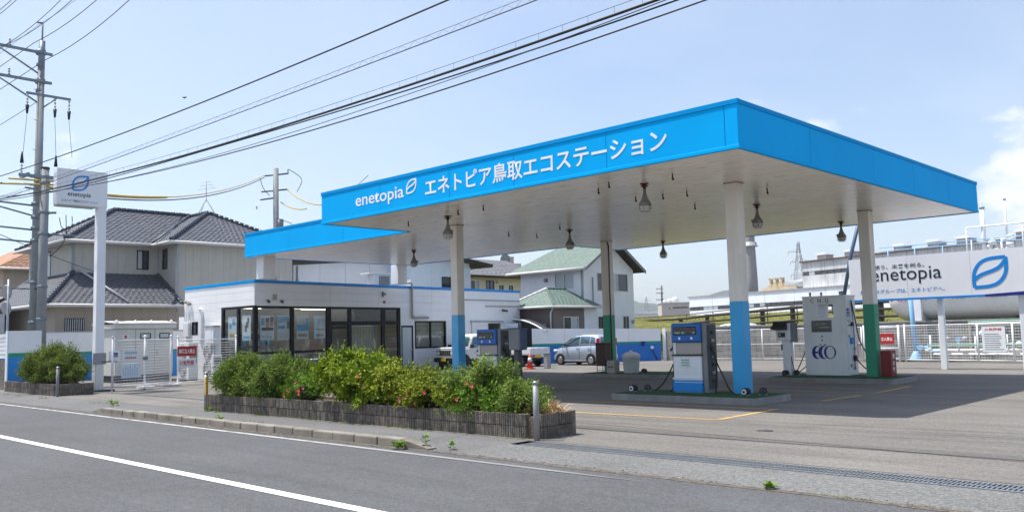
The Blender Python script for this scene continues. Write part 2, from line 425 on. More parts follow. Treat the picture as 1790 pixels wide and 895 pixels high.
class B:
    def __init__(self, mtx=None):
        self.bm = bmesh.new()
        self.M = mtx or Matrix.Identity(4)

    def v(self, co):
        return self.bm.verts.new(self.M @ Vector(co))

    def face(self, cos, smooth=False):
        f = self.bm.faces.new([self.v(c) for c in cos])
        f.smooth = smooth
        return f

    def box(self, x0, y0, z0, x1, y1, z1, bev=0.0, seg=1):
        x0, x1 = min(x0, x1), max(x0, x1); y0, y1 = min(y0, y1), max(y0, y1); z0, z1 = min(z0, z1), max(z0, z1)
        vs = [self.v(c) for c in ((x0, y0, z0), (x1, y0, z0), (x1, y1, z0), (x0, y1, z0),
                                  (x0, y0, z1), (x1, y0, z1), (x1, y1, z1), (x0, y1, z1))]
        fs = [self.bm.faces.new([vs[i] for i in q]) for q in
              ((0, 3, 2, 1), (4, 5, 6, 7), (0, 1, 5, 4), (1, 2, 6, 5), (2, 3, 7, 6), (3, 0, 4, 7))]
        if bev:
            es = list({e for f in fs for e in f.edges})
            bmesh.ops.bevel(self.bm, geom=es, offset=bev, segments=seg, affect='EDGES', profile=.5)
        return self

    def cyl(self, p0, p1, r0, r1=None, n=12, cap=True):
        r1 = r0 if r1 is None else r1
        p0, p1 = Vector(p0), Vector(p1)
        q = (p1 - p0).to_track_quat('Z', 'Y').to_matrix()
        a = [p0 + q @ Vector((math.cos(2 * math.pi * i / n) * r0, math.sin(2 * math.pi * i / n) * r0, 0)) for i in range(n)]
        b = [p1 + q @ Vector((math.cos(2 * math.pi * i / n) * r1, math.sin(2 * math.pi * i / n) * r1, 0)) for i in range(n)]
        va = [self.v(c) for c in a]; vb = [self.v(c) for c in b]
        for i in range(n):
            f = self.bm.faces.new((va[i], va[(i + 1) % n], vb[(i + 1) % n], vb[i])); f.smooth = True
        if cap:
            self.bm.faces.new(va[::-1]); self.bm.faces.new(vb)
        return self

    def tube(self, pts, r, n=6):
        pts = [Vector(p) for p in pts]
        rings = []
        for i, p in enumerate(pts):
            d = (pts[min(i + 1, len(pts) - 1)] - pts[max(i - 1, 0)]).normalized()
            q = d.to_track_quat('Z', 'Y').to_matrix()
            rr = r[i] if isinstance(r, (list, tuple)) else r
            rings.append([self.v(p + q @ Vector((math.cos(2 * math.pi * k / n) * rr, math.sin(2 * math.pi * k / n) * rr, 0))) for k in range(n)])
        for a, b in zip(rings, rings[1:]):
            for k in range(n):
                f = self.bm.faces.new((a[k], a[(k + 1) % n], b[(k + 1) % n], b[k])); f.smooth = True
        self.bm.faces.new(rings[0][::-1]); self.bm.faces.new(rings[-1])
        return self

    def lathe(self, c, prof, n=16):
        c = Vector(c)
        rings = []
        for r, z in prof:
            rings.append([self.v(c + Vector((math.cos(2 * math.pi * k / n) * max(r, .0005), math.sin(2 * math.pi * k / n) * max(r, .0005), z))) for k in range(n)])
        for a, b in zip(rings, rings[1:]):
            for k in range(n):
                f = self.bm.faces.new((a[k], a[(k + 1) % n], b[(k + 1) % n], b[k])); f.smooth = True
        self.bm.faces.new(rings[0][::-1]); self.bm.faces.new(rings[-1])
        return self

    def prism(self, poly, vec):
        """extrude a planar polygon (3-D points) along vec"""
        vec = Vector(vec)
        a = [self.v(p) for p in poly]; b = [self.v(Vector(p) + vec) for p in poly]
        n = len(a)
        self.bm.faces.new(a[::-1]); self.bm.faces.new(b)
        for i in range(n):
            self.bm.faces.new((a[i], a[(i + 1) % n], b[(i + 1) % n], b[i]))
        return self

    def ribbon(self, pts, w, th=.006, closed=False):
        """flat stroke in the x-z plane of a wall frame, standing proud towards -y"""
        P = [Vector((p[0], 0, p[1])) for p in pts]
        n = len(P); L = []; Q = []
        for i in range(n):
            a = P[i - 1] if (closed or i > 0) else P[i]
            b = P[(i + 1) % n] if (closed or i < n - 1) else P[i]
            d = (b - a).normalized(); nn = Vector((-d.z, 0, d.x))
            ww = w[i] if isinstance(w, (list, tuple)) else w
            L.append(P[i] + nn * ww / 2); Q.append(P[i] - nn * ww / 2)
        up = Vector((0, -th, 0))
        for i in range(n if closed else n - 1):
            j = (i + 1) % n
            vs = [self.v(c) for c in (L[i], L[j], Q[j], Q[i], L[i] + up, L[j] + up, Q[j] + up, Q[i] + up)]
            for q in ((4, 5, 6, 7), (0, 1, 5, 4), (2, 3, 7, 6), (1, 2, 6, 5), (3, 0, 4, 7)):
                self.bm.faces.new([vs[k] for k in q])
        return self

    def mesh(self, name, mat, parent=None):
        bm = self.bm
        if parent is not None:
            bm.transform(WM[parent.name].inverted())
        bmesh.ops.recalc_face_normals(bm, faces=bm.faces)
        me = bpy.data.meshes.new(name)
        bm.to_mesh(me); bm.free()
        me.materials.append(MAT[mat] if isinstance(mat, str) else mat)
        return me

    def obj(self, name, mat, parent=None, label=None, kind=None):
        me = self.mesh(name, mat, parent)
        o = bpy.data.objects.new(name, me)
        COL.objects.link(o)
        if parent is not None:
            o.parent = parent
            WM[o.name] = WM[parent.name].copy()
        else:
            WM[o.name] = Matrix.Identity(4)
        if label: o['label'] = label
        if kind: o['kind'] = kind
        return o


WM = {}


def thing(name, label, cat, loc=(0, 0, 0), deg=0.0, group=None):
    o = bpy.data.objects.new(name, None)
    COL.objects.link(o)
    o.empty_display_size = .2
    o.location = loc; o.rotation_euler = (0, 0, R(deg))
    o['label'] = label; o['category'] = cat
    if group: o['group'] = group
    WM[o.name] = Matrix.Translation(loc) @ Matrix.Rotation(R(deg), 4, 'Z')
    return o


def tag(o, label, cat, group=None):
    o['label'] = label; o['category'] = cat
    if group: o['group'] = group
    return o


def struct(o):
    o['kind'] = 'structure'
    return o


def part(name, me, parent, loc, rot=(0, 0, 0)):
    """one more part that shares a mesh"""
    o = bpy.data.objects.new(name, me); COL.objects.link(o)
    o.parent = parent; o.location = loc; o.rotation_euler = rot
    return o


def copy_thing(src, loc, deg, label, group=None):
    def rec(o, par):
        c = o.copy(); COL.objects.link(c)
        if par is not None: c.parent = par
        for ch in o.children: rec(ch, c)
        return c
    r = rec(src, None)
    r.location = loc; r.rotation_euler = (0, 0, R(deg)); r['label'] = label
    if group: r['group'] = group
    WM[r.name] = Matrix.Translation(loc) @ Matrix.Rotation(R(deg), 4, 'Z')
    return r


def text(body, mtx, w, h, mat, parent, name='lettering', th=.012, bold=0.0, res=3, spacing=1.0, kind=None):
    """flat lettering in a wall frame: lower left corner at the frame's origin, facing -y"""
    c = bpy.data.curves.new('lettering', 'FONT'); c.body = body; c.offset = bold; c.resolution_u = res
    c.space_character = spacing
    t = bpy.data.objects.new('lettering', c)
    me = bpy.data.meshes.new_from_object(t)
    bpy.data.objects.remove(t); bpy.data.curves.remove(c)
    bm = bmesh.new(); bm.from_mesh(me); bpy.data.meshes.remove(me)
    xs = [v.co.x for v in bm.verts]; ys = [v.co.y for v in bm.verts]
    x0, x1, y0, y1 = min(xs), max(xs), min(ys), max(ys)
    sx = w / (x1 - x0); sy = (h / (y1 - y0)) if h else sx
    for v in bm.verts:
        v.co = Vector(((v.co.x - x0) * sx, -th, (v.co.y - y0) * sy))
    b = B(mtx); b.bm.free(); b.bm = bm
    bm.transform(mtx)
    me = bpy.data.meshes.new(name)
    if parent is not None: bm.transform(WM[parent.name].inverted())
    nrm = (mtx.to_3x3() @ Vector((0, -1, 0)))
    bm.normal_update()
    bm.to_mesh(me); bm.free()
    me.materials.append(MAT[mat])
    o = bpy.data.objects.new(name, me); COL.objects.link(o)
    if parent is not None: o.parent = parent
    return o


def curve_pts(ctrl, n=6, closed=False):
    """Catmull-Rom through control points (2-D or 3-D)"""
    P = [Vector(p) for p in ctrl]; out = []
    m = len(P)
    rng = range(m if closed else m - 1)
    for i in rng:
        p0 = P[i - 1] if (closed or i > 0) else P[i]
        p1 = P[i]; p2 = P[(i + 1) % m]
        p3 = P[(i + 2) % m] if (closed or i + 2 < m) else p2
        for k in range(n):
            t = k / n
            out.append(.5 * ((2 * p1) + (p2 - p0) * t + (2 * p0 - 5 * p1 + 4 * p2 - p3) * t * t + (3 * p1 - p0 - 3 * p2 + p3) * t ** 3))
    if not closed: out.append(P[-1])
    return out


def leaf_logo(mtx, w, h, mat, parent, name='leaf_emblem', sw=.11):
    """leaf outline with an S-shaped vein"""
    left = [(.05, .05), (.04, .3), (.08, .56), (.24, .80), (.5, .92), (.95, .95)]
    right = [(.95, .95), (.96, .7), (.92, .44), (.76, .2), (.5, .08), (.05, .05)]
    vein = [(.06, .30), (.22, .42), (.42, .5), (.6, .56), (.78, .66), (.93, .84)]
    b = B(mtx)
    for pts, th in ((left, .005), (right, .0075), (vein, .010)):
        cp = curve_pts([(p[0] * w, p[1] * h) for p in pts], 5)
        b.ribbon([(p[0], p[1]) for p in cp], sw * min(w, h), th)
    return b.obj(name, mat, parent)


def rect_minus(r, holes):
    """split a rectangle (s0,z0,s1,z1) around the openings"""
    out = [r]
    for h in holes:
        nxt = []
        for (a, b, c, d) in out:
            ia, ib, ic, id_ = max(a, h[0]), max(b, h[1]), min(c, h[2]), min(d, h[3])
            if ia >= ic or ib >= id_:
                nxt.append((a, b, c, d)); continue
            if ib - b > .01: nxt.append((a, b, c, ib))
            if d - id_ > .01: nxt.append((a, id_, c, d))
            if ia - a > .01: nxt.append((a, ib, ia, id_))
            if c - ic > .01: nxt.append((ic, ib, c, id_))
        out = nxt
    return out


def panel_wall(parent, mtx, cols, rows, holes, mat, name='wall_panel', gap=.0035, th=.04, back=None):
    for s0, s1 in zip(cols, cols[1:]):
        for z0, z1 in zip(rows, rows[1:]):
            for (a, b, c, d) in rect_minus((s0, z0, s1, z1), holes):
                if c - a < .03 or d - b < .03: continue
                B(mtx).box(a + gap, 0, b + gap, c - gap, th, d - gap).obj(name, mat, parent)


def rng(a, b, step):
    n = max(1, round((b - a) / step))
    return [a + (b - a) * i / n for i in range(n + 1)]


def window(parent, mtx, s0, z0, s1, z1, fm='frame', pm='pane', mull=1, fw=.05, out=.02, deep=.09, curtain=None):
    """recessed framed window as a part of its house: frame with its panes as sub-parts"""
    b = B(mtx)
    b.box(s0, -out, z0, s0 + fw, deep, z1); b.box(s1 - fw, -out, z0, s1, deep, z1)
    b.box(s0 + fw, -out, z0, s1 - fw, deep, z0 + fw); b.box(s0 + fw, -out, z1 - fw, s1 - fw, deep, z1)
    for i in range(1, mull + 1):
        s = s0 + (s1 - s0) * i / (mull + 1)
        b.box(s - fw * .45, -out + .004, z0 + fw, s + fw * .45, deep - .004, z1 - fw)
    f = b.obj('window', fm, parent)
    for i in range(mull + 1):
        a = s0 + (s1 - s0) * i / (mull + 1); c = s0 + (s1 - s0) * (i + 1) / (mull + 1)
        mm = pm if not curtain or i not in curtain else 'curtain'
        bb = B(mtx); bb.face([(a + fw * .5, .03, z0 + fw * .5), (c - fw * .5, .03, z0 + fw * .5), (c - fw * .5, .03, z1 - fw * .5), (a + fw * .5, .03, z1 - fw * .5)]); bb.obj('pane', mm, f)
    return f


def tiles(parent, pl, pr, tr, tl, mat, pitch=.26, width=.3, lift=.035, name='roof_tiles', ovr=None):
    """tiled roof slope between the eave pl-pr and the ridge tl-tr: courses of overlapping rounded tiles joined as one part"""
    pl, pr, tr, tl = map(Vector, (pl, pr, tr, tl))
    nrm = (pr - pl).cross(tl - pl)
    if nrm.length < 1e-6: nrm = (pr - pl).cross(tr - pl)
    nrm.normalize()
    if nrm.z < 0: nrm.negate()
    slope = max(((tl + tr) / 2 - (pl + pr) / 2).length, .1)
    rows = max(2, round(slope / pitch))
    b = B()
    for i in range(rows):
        t0, t1 = i / rows, min(1, (i + 1.15) / rows)
        a0, a1 = pl.lerp(tl, t0), pr.lerp(tr, t0)
        c0, c1 = pl.lerp(tl, t1), pr.lerp(tr, t1)
        n = max(1, round((a1 - a0).length / width))
        for k in range(n):
            u0, u1 = k / n, (k + 1) / n
            um = (u0 + u1) / 2
            h = lift * rnd(.85, 1.15)
            A, Bm, C = a0.lerp(a1, u0) + nrm * h * .55, a0.lerp(a1, um) + nrm * h * 1.25, a0.lerp(a1, u1) + nrm * h * .55
            D, Em, F = c0.lerp(c1, u0) + nrm * .004, c0.lerp(c1, um) + nrm * .022, c0.lerp(c1, u1) + nrm * .004
            b.face((A, Bm, Em, D)); b.face((Bm, C, F, Em))
            lo = nrm * -.02
            b.face((a0.lerp(a1, u0) + lo, a0.lerp(a1, u1) + lo, C, Bm, A))
    o = b.obj(name, mat, parent); o['kind'] = 'stuff'
    B().prism([pl - nrm * .03, pr - nrm * .03, tr - nrm * .03, tl - nrm * .03] if (tr - tl).length > .05 else
              [pl - nrm * .03, pr - nrm * .03, tr - nrm * .03], nrm * -.1).obj('roof_deck', 'dkwood', parent)
    return o


def ridge_cap(parent, a, b_, r=.12, mat='ridge', seg=.32):
    a, b_ = Vector(a), Vector(b_)
    n = max(2, round((b_ - a).length / seg)); bb = B()
    for i in range(n):
        p, q = a.lerp(b_, i / n), a.lerp(b_, (i + 1.1) / n)
        bb.cyl(p, q, r * 1.1, r * .92, 8)
    o = bb.obj('ridge_tiles', mat, parent); o['kind'] = 'stuff'
    return o


# ------------------------------------------------------------------ ground, road, pavement
b = B(); b.face([(-4000, -4000, -.05), (4000, -4000, -.05), (4000, 4000, -.05), (-4000, 4000, -.05)])
struct(b.obj('ground', 'ground'))
b = B(); b.face([(-400, -3.2, -.012), (60, -3.2, -.012), (60, 8.42, -.012), (-400, 8.42, -.012)])
struct(b.obj('road', 'road'))


def gridsheet(name, mat, x0, x1, y0, y1, z):
    b = B(); b.face([(x0, y0, z), (x1, y0, z), (x1, y1, z), (x0, y1, z)])
    return struct(b.obj(name, mat))


gridsheet('roadside_pavement', 'pave', -400, -9.4, 8.42, 10.12, -.004)
gridsheet('gutter_strip', 'gutter', -9.4, 60, 8.42, 9.62, -.004)
gridsheet('forecourt_edge', 'apron', -9.4, 60, 10.06, 10.12, -.004)
gridsheet('forecourt', 'apron', -47, 60, 10.12, 46, 0.0)
b = B(); b.face([(-400, 5.10, -.006), (60, 5.10, -.006), (60, 5.255, -.006), (-400, 5.255, -.006)])
struct(b.obj('road_centre_line', 'roadline'))
b = B(); b.face([(-400, 8.02, -.006), (-7.2, 8.02, -.006), (-5.8, 8.06, -.006), (-7.2, 8.12, -.006), (-400, 8.12, -.006)])
struct(b.obj('road_edge_line', 'wornline'))


b = B()
prev = None
for k in range(161):
    x = -34 + 40 * k / 160
    w0 = .05 + .05 * noise.noise((x * 1.7, 1.3, 0)) + (.1 if -22 < x < -10.4 else .02); w1 = .03 + .03 * noise.noise((x * 2.3, 7.7, 0))
    cur = ((x, 8.42 - w0, -.0085), (x, 8.42 + (0 if -22.6 < x < -10.4 else w1), -.0015 if not -22.6 < x < -10.4 else -.008))
    if prev: b.face((prev[0], cur[0], cur[1], prev[1]))
    prev = cur
struct(b.obj('joint_dirt', 'jointdirt'))


def strip(pts, w, z, mat, name):
    b = B()
    P = [Vector((p[0], p[1], z)) for p in pts]
    for i in range(len(P) - 1):
        d = (P[i + 1] - P[i]).normalized(); n = Vector((-d.y, d.x, 0)) * w / 2
        e = d * (w / 2 if i < len(P) - 2 else 0)
        b.face((P[i] + n, P[i + 1] + n + e, P[i + 1] - n + e, P[i] - n))
    return struct(b.obj(name, mat))


strip([(-14.6, 14.05), (-8.55, 14.2)], .12, .005, 'yellowline', 'bay_marking')
strip([(-8.55, 14.26), (-8.62, 16.55)], .12, .005, 'yellowline', 'bay_marking')
strip([(-13.4, 16.45), (-8.56, 16.62)], .1, .007, 'yellowline', 'bay_marking')
strip([(-13.2, 21.7), (-8.6, 21.75)], .12, .005, 'yellowline', 'bay_marking')
strip([(-8.6, 21.82), (-8.75, 24.4)], .12, .005, 'yellowline', 'bay_marking')
strip([(-8.7, 18.9), (-8.62, 20.9)], .12, .005, 'yellowline', 'bay_marking')
strip([(-12.4, 24.35), (-8.66, 24.45)], .1, .007, 'yellowline', 'bay_marking')
# flush rail of the sliding gate, and a drain cover
b = B(); b.box(-11.1, 0, -.02, 6, .05, .002, 0)
o = b.obj('gate_rail', 'brownrust'); o.location = (0, 12.62, 0); o.rotation_euler = (0, 0, R(-6.2)); o.location = (-1.2, 11.52, 0)
struct(o)
tag_o = tag(B().lathe((-7.0, 13.1, .003), [(.13, 0), (.13, .004), (.1, .006), (.001, .006)], 18).obj('drain_cover', 'darkgrey'),
            'small round dark drain cover set in the sunlit forecourt', 'drain cover')

# drain grating along the gutter: frames of one metre with their bars
gr = thing('drain_grating', 'long steel grating of the roadside drain across the forecourt entrance', 'drain grating', (-9.2, 9.84, 0))
gb = B()
gb.box(0, -.2, -.05, .985, -.165, .004); gb.box(0, .165, -.05, .985, .2, .004)
for i in range(21):
    x = .012 + i * .048
    gb.box(x, -.165, -.045, x + .016, .165, .002)
gb.box(0, -.012, -.04, .985, .012, .0005)
gme = gb.mesh('grating_panel', 'steel')
gm = B(); gm.box(0, -.21, -.2, 14, .21, -.19)
gm.M = Matrix.Identity(4)
me = gm.mesh('drain_bed', 'soil'); part('drain_bed', me, gr, (0, 0, 0.145))
for i in range(14):
    part('grating_panel', gme, gr, (i * 1.0, 0, 0))

# kerb stones
kt = thing('kerb', 'weathered concrete kerb of separate stones between road and pavement before the planter', 'kerb', (-22.6, 8.42, 0))
kb = B(); kb.box(.004, 0, -.05, .596, .17, .12, .022, 2); kme = kb.mesh('kerb_stone', 'kerb')
kb = B(); kb.prism([(.004, 0, -.05), (.596, 0, -.05), (.596, 0, .118), (.004, 0, .02)], (0, .17, 0)); kme2 = kb.mesh('kerb_stone', 'kerb')
N = 21
for i in range(N):
    p = part('kerb_stone', kme2 if i in (0, N - 1) else kme, kt, (i * .605, rnd(-.006, .006), rnd(-.008, .006)), (0, 0, rnd(-.008, .008)))
    if i == N - 1:
        p.location.x += .6; p.location.y += .17; p.rotation_euler.z = math.pi
o = B().prism([(-22.6, 8.592, -.02), (-10.2, 8.592, -.02), (-10.8, 8.592, .1), (-22.0, 8.592, .1)], (0, 1.3, -.09)).obj('kerb_backfill', 'pave', None)
struct(o)


# ------------------------------------------------------------------ planters
def block_mesh(L=.39, H=.19, D=.12, ribs=8):
    b = B()
    top = [(0, 0)]
    w = L / ribs
    poly = []
    for i in range(ribs):
        x = i * w
        poly += [(x + .003, .02), (x + .007, rnd(0, .008)), (x + w * .5, rnd(-.006, .006)), (x + w - .007, rnd(0, .008)), (x + w - .003, .02)]
    pts = [(p[0], p[1], 0) for p in poly] + [(L - .002, D, 0), (.004, D, 0)]
    b.prism(pts, (0, 0, H - .006))
    return b.mesh('block', 'block')


BLK = [block_mesh() for _ in range(4)]


def block_run(par, x, y, deg, n, courses=2, z0=0.0, L=.393):
    """courses of ribbed blocks along a line, local to the planter"""
    c, s = math.cos(R(deg)), math.sin(R(deg))
    for k in range(courses):
        for i in range(n):
            d = i * L + rnd(-.002, .002)
            j = rnd(0, .004)
            part('block', random.choice(BLK), par, (x + c * d - s * j, y + s * d + c * j, z0 + k * .195), (0, 0, R(deg)))


pt = thing('planter', 'long low planter of ribbed dark concrete blocks in front of the forecourt', 'planter', (-20.2, 10.2, 0))
block_run(pt, 0, 0, 0, 27)
block_run(pt, 10.87, .09, 90, 2)
o = part('block', BLK[0], pt, (10.74, .07, 0), (0, 0, R(45))); o.scale = (.45, 1, 1)
o = part('block', BLK[1], pt, (10.74, .07, .195), (0, 0, R(45))); o.scale = (.45, 1, 1)
for o in [o for o in pt.children if abs(o.location.x - 26 * .393) < .05]:
    o.scale = (1, 1, 1)
block_run(pt, 0, .87, -90, 2)
B(Matrix.Translation((-20.2, 10.2, 0))).box(.1, .05, .001, 10.8, .83, .33).obj('soil', 'soil', pt, kind='stuff')
B(Matrix.Translation((-20.2, 10.2, 0))).box(.02, .84, .001, 10.85, .95, .388).obj('back_course', 'block', pt)
lp = thing('planter', 'smaller planter of old dark blocks at the foot of the striped wall end', 'planter', (-36.3, 10.35, 0), -1.0)
block_run(lp, 0, 0, 0, 14)
block_run(lp, 5.62, .03, 90, 3)
B(WM[lp.name].copy()).box(.1, .05, .001, 5.55, 1.2, .34).obj('soil', 'soil', lp, kind='stuff')


# ------------------------------------------------------------------ canopy
SZ = 5.11   # soffit height
can = thing('fuel_canopy', 'big bright blue flat station canopy with white soffit on square columns', 'canopy', (-15.3, 18, 0))
X0, X1, Y0, Y1 = -22.3, -8.21, 14.9, 29.75
LX0, LY0, LY1 = -33.0, 18.28, 26.9


def fascia(x0, y0, x1, y1, z0, z1, cuts, k=0.0):
    """one side of the fascia: sheet panels with narrow joints, bottom and top trim"""
    L = math.hypot(x1 - x0, y1 - y0); deg = math.degrees(math.atan2(y1 - y0, x1 - x0))
    f = frame(x0, y0, deg)
    ss = [0] + [c for c in cuts if 0 < c < L] + [L]
    for a, c in zip(ss, ss[1:]):
        B(f).box(a + .007, 0, z0 + .07, c - .007, .05, z1 - .1).obj('fascia_panel', 'blue', can)
    B(f).box(-.018 + k * 6, -.018 + k, z1 - .1 + k, L + .018 - k * 6, .1, z1 - k, .006).obj('top_trim', 'bluetrim', can)
    B(f).box(-.012 + k * 4, -.012 + k, z0 - .005 + k, L + .012 - k * 4, .07, z0 + .07 - k, .006).obj('bottom_trim', 'blue', can)


fascia(X0, Y0, X1, Y0, SZ, 6.08, [2.9, 5.8, 8.1, 10.9, 13.8])
fascia(X1, Y0, X1, Y1, SZ, 6.08, [3.1, 6.6, 9.3, 12.1], .003)
fascia(X0, Y1, X0, LY1, SZ, 6.08, [], .003)
fascia(X0, LY0, X0, Y0, SZ, 6.08, [1.6], .003)
fascia(X1, Y1, X0, Y1, SZ, 6.08, [3.5, 7, 10.5])
fascia(LX0, LY0, X0 - .02, LY0, SZ, 6.1, [3.4, 7.0])
fascia(LX0, LY1, LX0, LY0, SZ, 6.1, [3, 6], .003)
fascia(X0 - .02, LY1, LX0, LY1, SZ, 6.1, [3.5, 7])
b = B(); b.box(X0 + .06, Y0 + .06, 5.9, X1 - .06, Y1 - .06, 5.96); b.box(LX0 + .06, LY0 + .06, 5.9, X0 + .05, LY1 - .06, 5.955)
b.obj('roof_deck', 'greyroof', can)
bw = .305
n = round((Y1 - Y0 - .14) / bw)
sb = B(); sb.box(0, 0, 0, X1 - X0 - .14, (Y1 - Y0 - .14) / n - .008, .03, .006); sme = sb.mesh('soffit_board', 'soffit')
for i in range(n):
    part('soffit_board', sme, can, (X0 + .07 + 15.3, Y0 + .07 - 18 + i * (Y1 - Y0 - .14) / n, SZ + .012))
n2 = round((LY1 - LY0 - .14) / bw)
sb = B(); sb.box(0, 0, 0, X0 - LX0 - .02, (LY1 - LY0 - .14) / n2 - .008, .03, .006); sme = sb.mesh('soffit_board', 'soffit')
for i in range(n2):
    part('soffit_board', sme, can, (LX0 + .07 + 15.3, LY0 + .07 - 18 + i * (LY1 - LY0 - .14) / n2, SZ + .012))
# sprinkler nozzles under the soffit
for (x, y) in [(-20.3, 16.64), (-17.6, 16.2), (-16.6, 16.2), (-20.5, 21.2), (-20.3, 22.4), (-18.2, 21.2), (-12.9, 16.5), (-12.2, 16.0),
               (-13.1, 18.3), (-12.4, 18.5), (-10.65, 16.3), (-11.75, 18.6), (-12.9, 20.8), (-10.25, 19.9)]:
    B().cyl((x, y, SZ + .02), (x, y, SZ - .09), .018, n=6).cyl((x, y, SZ - .09), (x + .02, y, SZ - .13), .03, .02, 6).obj('spray_nozzle', 'rust', can)


def column(x, y, w, d, z0, z1, band, label, tilt=0):
    b = B(); b.box(x - w / 2, y - d / 2, 2.29, x + w / 2, y + d / 2, z1, .012)
    b.box(x - w / 2 - .012, y - d / 2 - .012, z1 - .012, x + w / 2 + .012, y + d / 2 + .012, z1 - .001)
    c = b.obj('column', 'cream', can, label=label)
    B().box(x - w / 2 - .003, y - d / 2 - .003, z0, x + w / 2 + .003, y + d / 2 + .003, 2.29, .012).obj('painted_band', band, c)
    B().box(x - w / 2 - .01, y - d / 2 - .01, z1 - .03, x + w / 2 + .01, y + d / 2 + .01, z1 - .014).obj('rust_seam', 'rust', c)


column(-10.36, 18.45, .33, .32, .15, SZ + .01, 'colblue', 'cream column with pale blue lower half beside the middle pump island')
column(-20.07, 18.4, .30, .30, .15, SZ + .01, 'colblue', 'cream column with blue lower half rising behind the planter bushes')
column(-20.37, 26.43, .33, .33, .15, SZ + .01, 'colgreen', 'cream column with green lower half beside the brown bin')
column(-10.36, 26.2, .33, .33, .15, SZ + .01, 'colgreen', 'cream column with green lower half beside the red cabinet')
b = B()
for (x, y) in ((-32.55, 19.0), (-33.15, 26.55)):
    b = B(); b.box(x - .28, y - .28, 4.19, x + .28, y + .28, SZ + .01, .015)
    for k in (-.12, .04):
        b.box(x + .28, y + k, 4.2, x + .29, y + k + .07, SZ)
    b.obj('column', 'panelw', can, label='short white column standing on the station roof')
B().tube([(-20.1, 26.2, .2), (-20.1, 26.2, 4.9), (-20.15, 26.2, 5.05)], .03, 8).obj('drain_pipe', 'brownrail', can)

# lettering on the front fascia
F = frame(0, Y0 - .001, 0)
text('enetopia', F @ Matrix.Translation((-20.55, 0, 5.335)), 2.2, .44, 'letter', can, bold=.01, th=.006)
leaf_logo(F @ Matrix.Translation((-18.24, 0, 5.50)), .43, .40, 'letter', can, sw=.105)
text('エネトピア鳥取エコステーション', F @ Matrix.Translation((-17.45, 0, 5.33)), 7.62, .485, 'letter', can, bold=.016, th=.006)

# ------------------------------------------------------------------ pendant lamps


def make_lamp():
    t = thing('pendant_lamp', 'x', 'lamp', (0, 0, 0), 0, 'pendant lamps under the canopy soffit')
    b = B(); b.box(-.085, -.085, -.02, .085, .085, 0); b.cyl((0, 0, -.02), (0, 0, -.05), .045, n=10); b.box(-.07, -.07, -.07, .07, .07, -.05); b.cyl((0, 0, -.07), (0, 0, -.13), .05, .035, 10)
    b.obj('bracket', 'rust', t)
    B().lathe((0, 0, -.56), [(.03, .43), (.036, .36), (.045, .3), (.075, .2), (.125, .12), (.15, .07), (.15, .03), (.12, .02)], 18).obj('housing', 'lampgrey', t)
    B().lathe((0, 0, -.56), [(.12, .03), (.13, .0), (.125, -.04), (.095, -.085), (.05, -.105), (.001, -.11)], 18).obj('glass_globe', 'bulbglass', t)
    b = B()
    for k in range(6):
        a = k * math.pi / 3
        b.tube([(math.cos(a) * r, math.sin(a) * r, z) for r, z in ((.15, -.52), (.15, -.59), (.115, -.655), (.05, -.682))], .005, 4)
    b.tube([(math.cos(a) * .142, math.sin(a) * .142, -.6) for a in [k * math.pi / 8 for k in range(17)]], .005, 4)
    b.obj('wire_guard', 'lampgrey', t)
    B().cyl((.1, .02, -.45), (.17, .03, -.45), .03, n=8).obj('cable_gland', 'lampgrey', t)
    return t


lamps = [(-18.7, 16.8, 'front left explosion proof lamp hanging beside the blue column behind the bushes'),
         (-27.0, 22.4, 'single lamp hanging from the low canopy wing over the shop'),
         (-18.76, 22.35, 'middle lamp hanging before the green roofed house'),
         (-11.8, 16.85, 'largest looking lamp hanging just under the canopy front edge'),
         (-19.05, 28.3, 'small far lamp at the back edge right of the green banded column'),
         (-11.8, 22.25, 'lamp hanging just right of the pale blue column'),
         (-12.0, 28.3, 'far right lamp before the green column near the card post')]
L0 = make_lamp()
for i, (x, y, lab) in enumerate(lamps):
    if i == 0:
        L0.location = (x, y, SZ + .01); L0['label'] = lab
    else:
        copy_thing(L0, (x, y, SZ + .01), i * 37, lab)
# ------------------------------------------------------------------ station building
st = thing('station_building', 'low white panelled station shop with dark glazed corner and blue roof edge', 'building', (-32.8, 18.62, 0))
FL = frame(-39.1, 18.62, 0)
FF = frame(-32.8, 18.62, 96.64)
ROWS = [4.06 - .35 * k for k in range(12)][::-1]
ROWS[0] = 0.0
holesL = [(3.48, -1, 6.4, 3.12), (.71, 1.99, 1.53, 2.57)]
panel_wall(st, FL, [0, 3.04, 6.3], ROWS, holesL, 'panelw')
holesF = [(-1, -1, 8.56, 3.10), (8.6, -1, 9.45, 2.22), (9.57, 1.07, 11.9, 2.44), (15.3, -1, 16.6, 2.3)]
panel_wall(st, FF, [0, 4.07, 7.1, 9.3, 10.85, 12.6], ROWS, holesF, 'panelw')
panel_wall(st, FF, [12.6, 15.27, 18.4], [0, 2.42, 3.55], holesF, 'panelw')
panel_wall(st, FF, [12.6, 18.4], [3.6, 4.06], [], 'panelw')
B(FF).box(12.6, -.04, 3.55, 18.4, .03, 3.6).obj('band_trim', 'grey', st)
for (f, L, hs) in ((FL, 6.3, holesL), (FF, 18.4, holesF)):
    b = B(f)
    for (a, z0, c, z1) in rect_minus((0.05, 0, L - .02, 4.04), hs):
        b.box(a, .045, z0, c, .12, z1)
    b.obj('wall_core', 'panelw', st)
    B(f).box(-.03, -.03, 4.06, L + .03, .2, 4.19, .006).obj('roof_edge', 'bluetrim' if f is FL else 'logoblue', st)
b = B(); b.prism([(-39.05, 18.8, 3.2), (-32.9, 18.8, 3.2), (-34.9, 36.8, 3.2), (-39.05, 36.8, 3.2)], (0, 0, .1)); b.obj('ceiling', 'intwall', st)
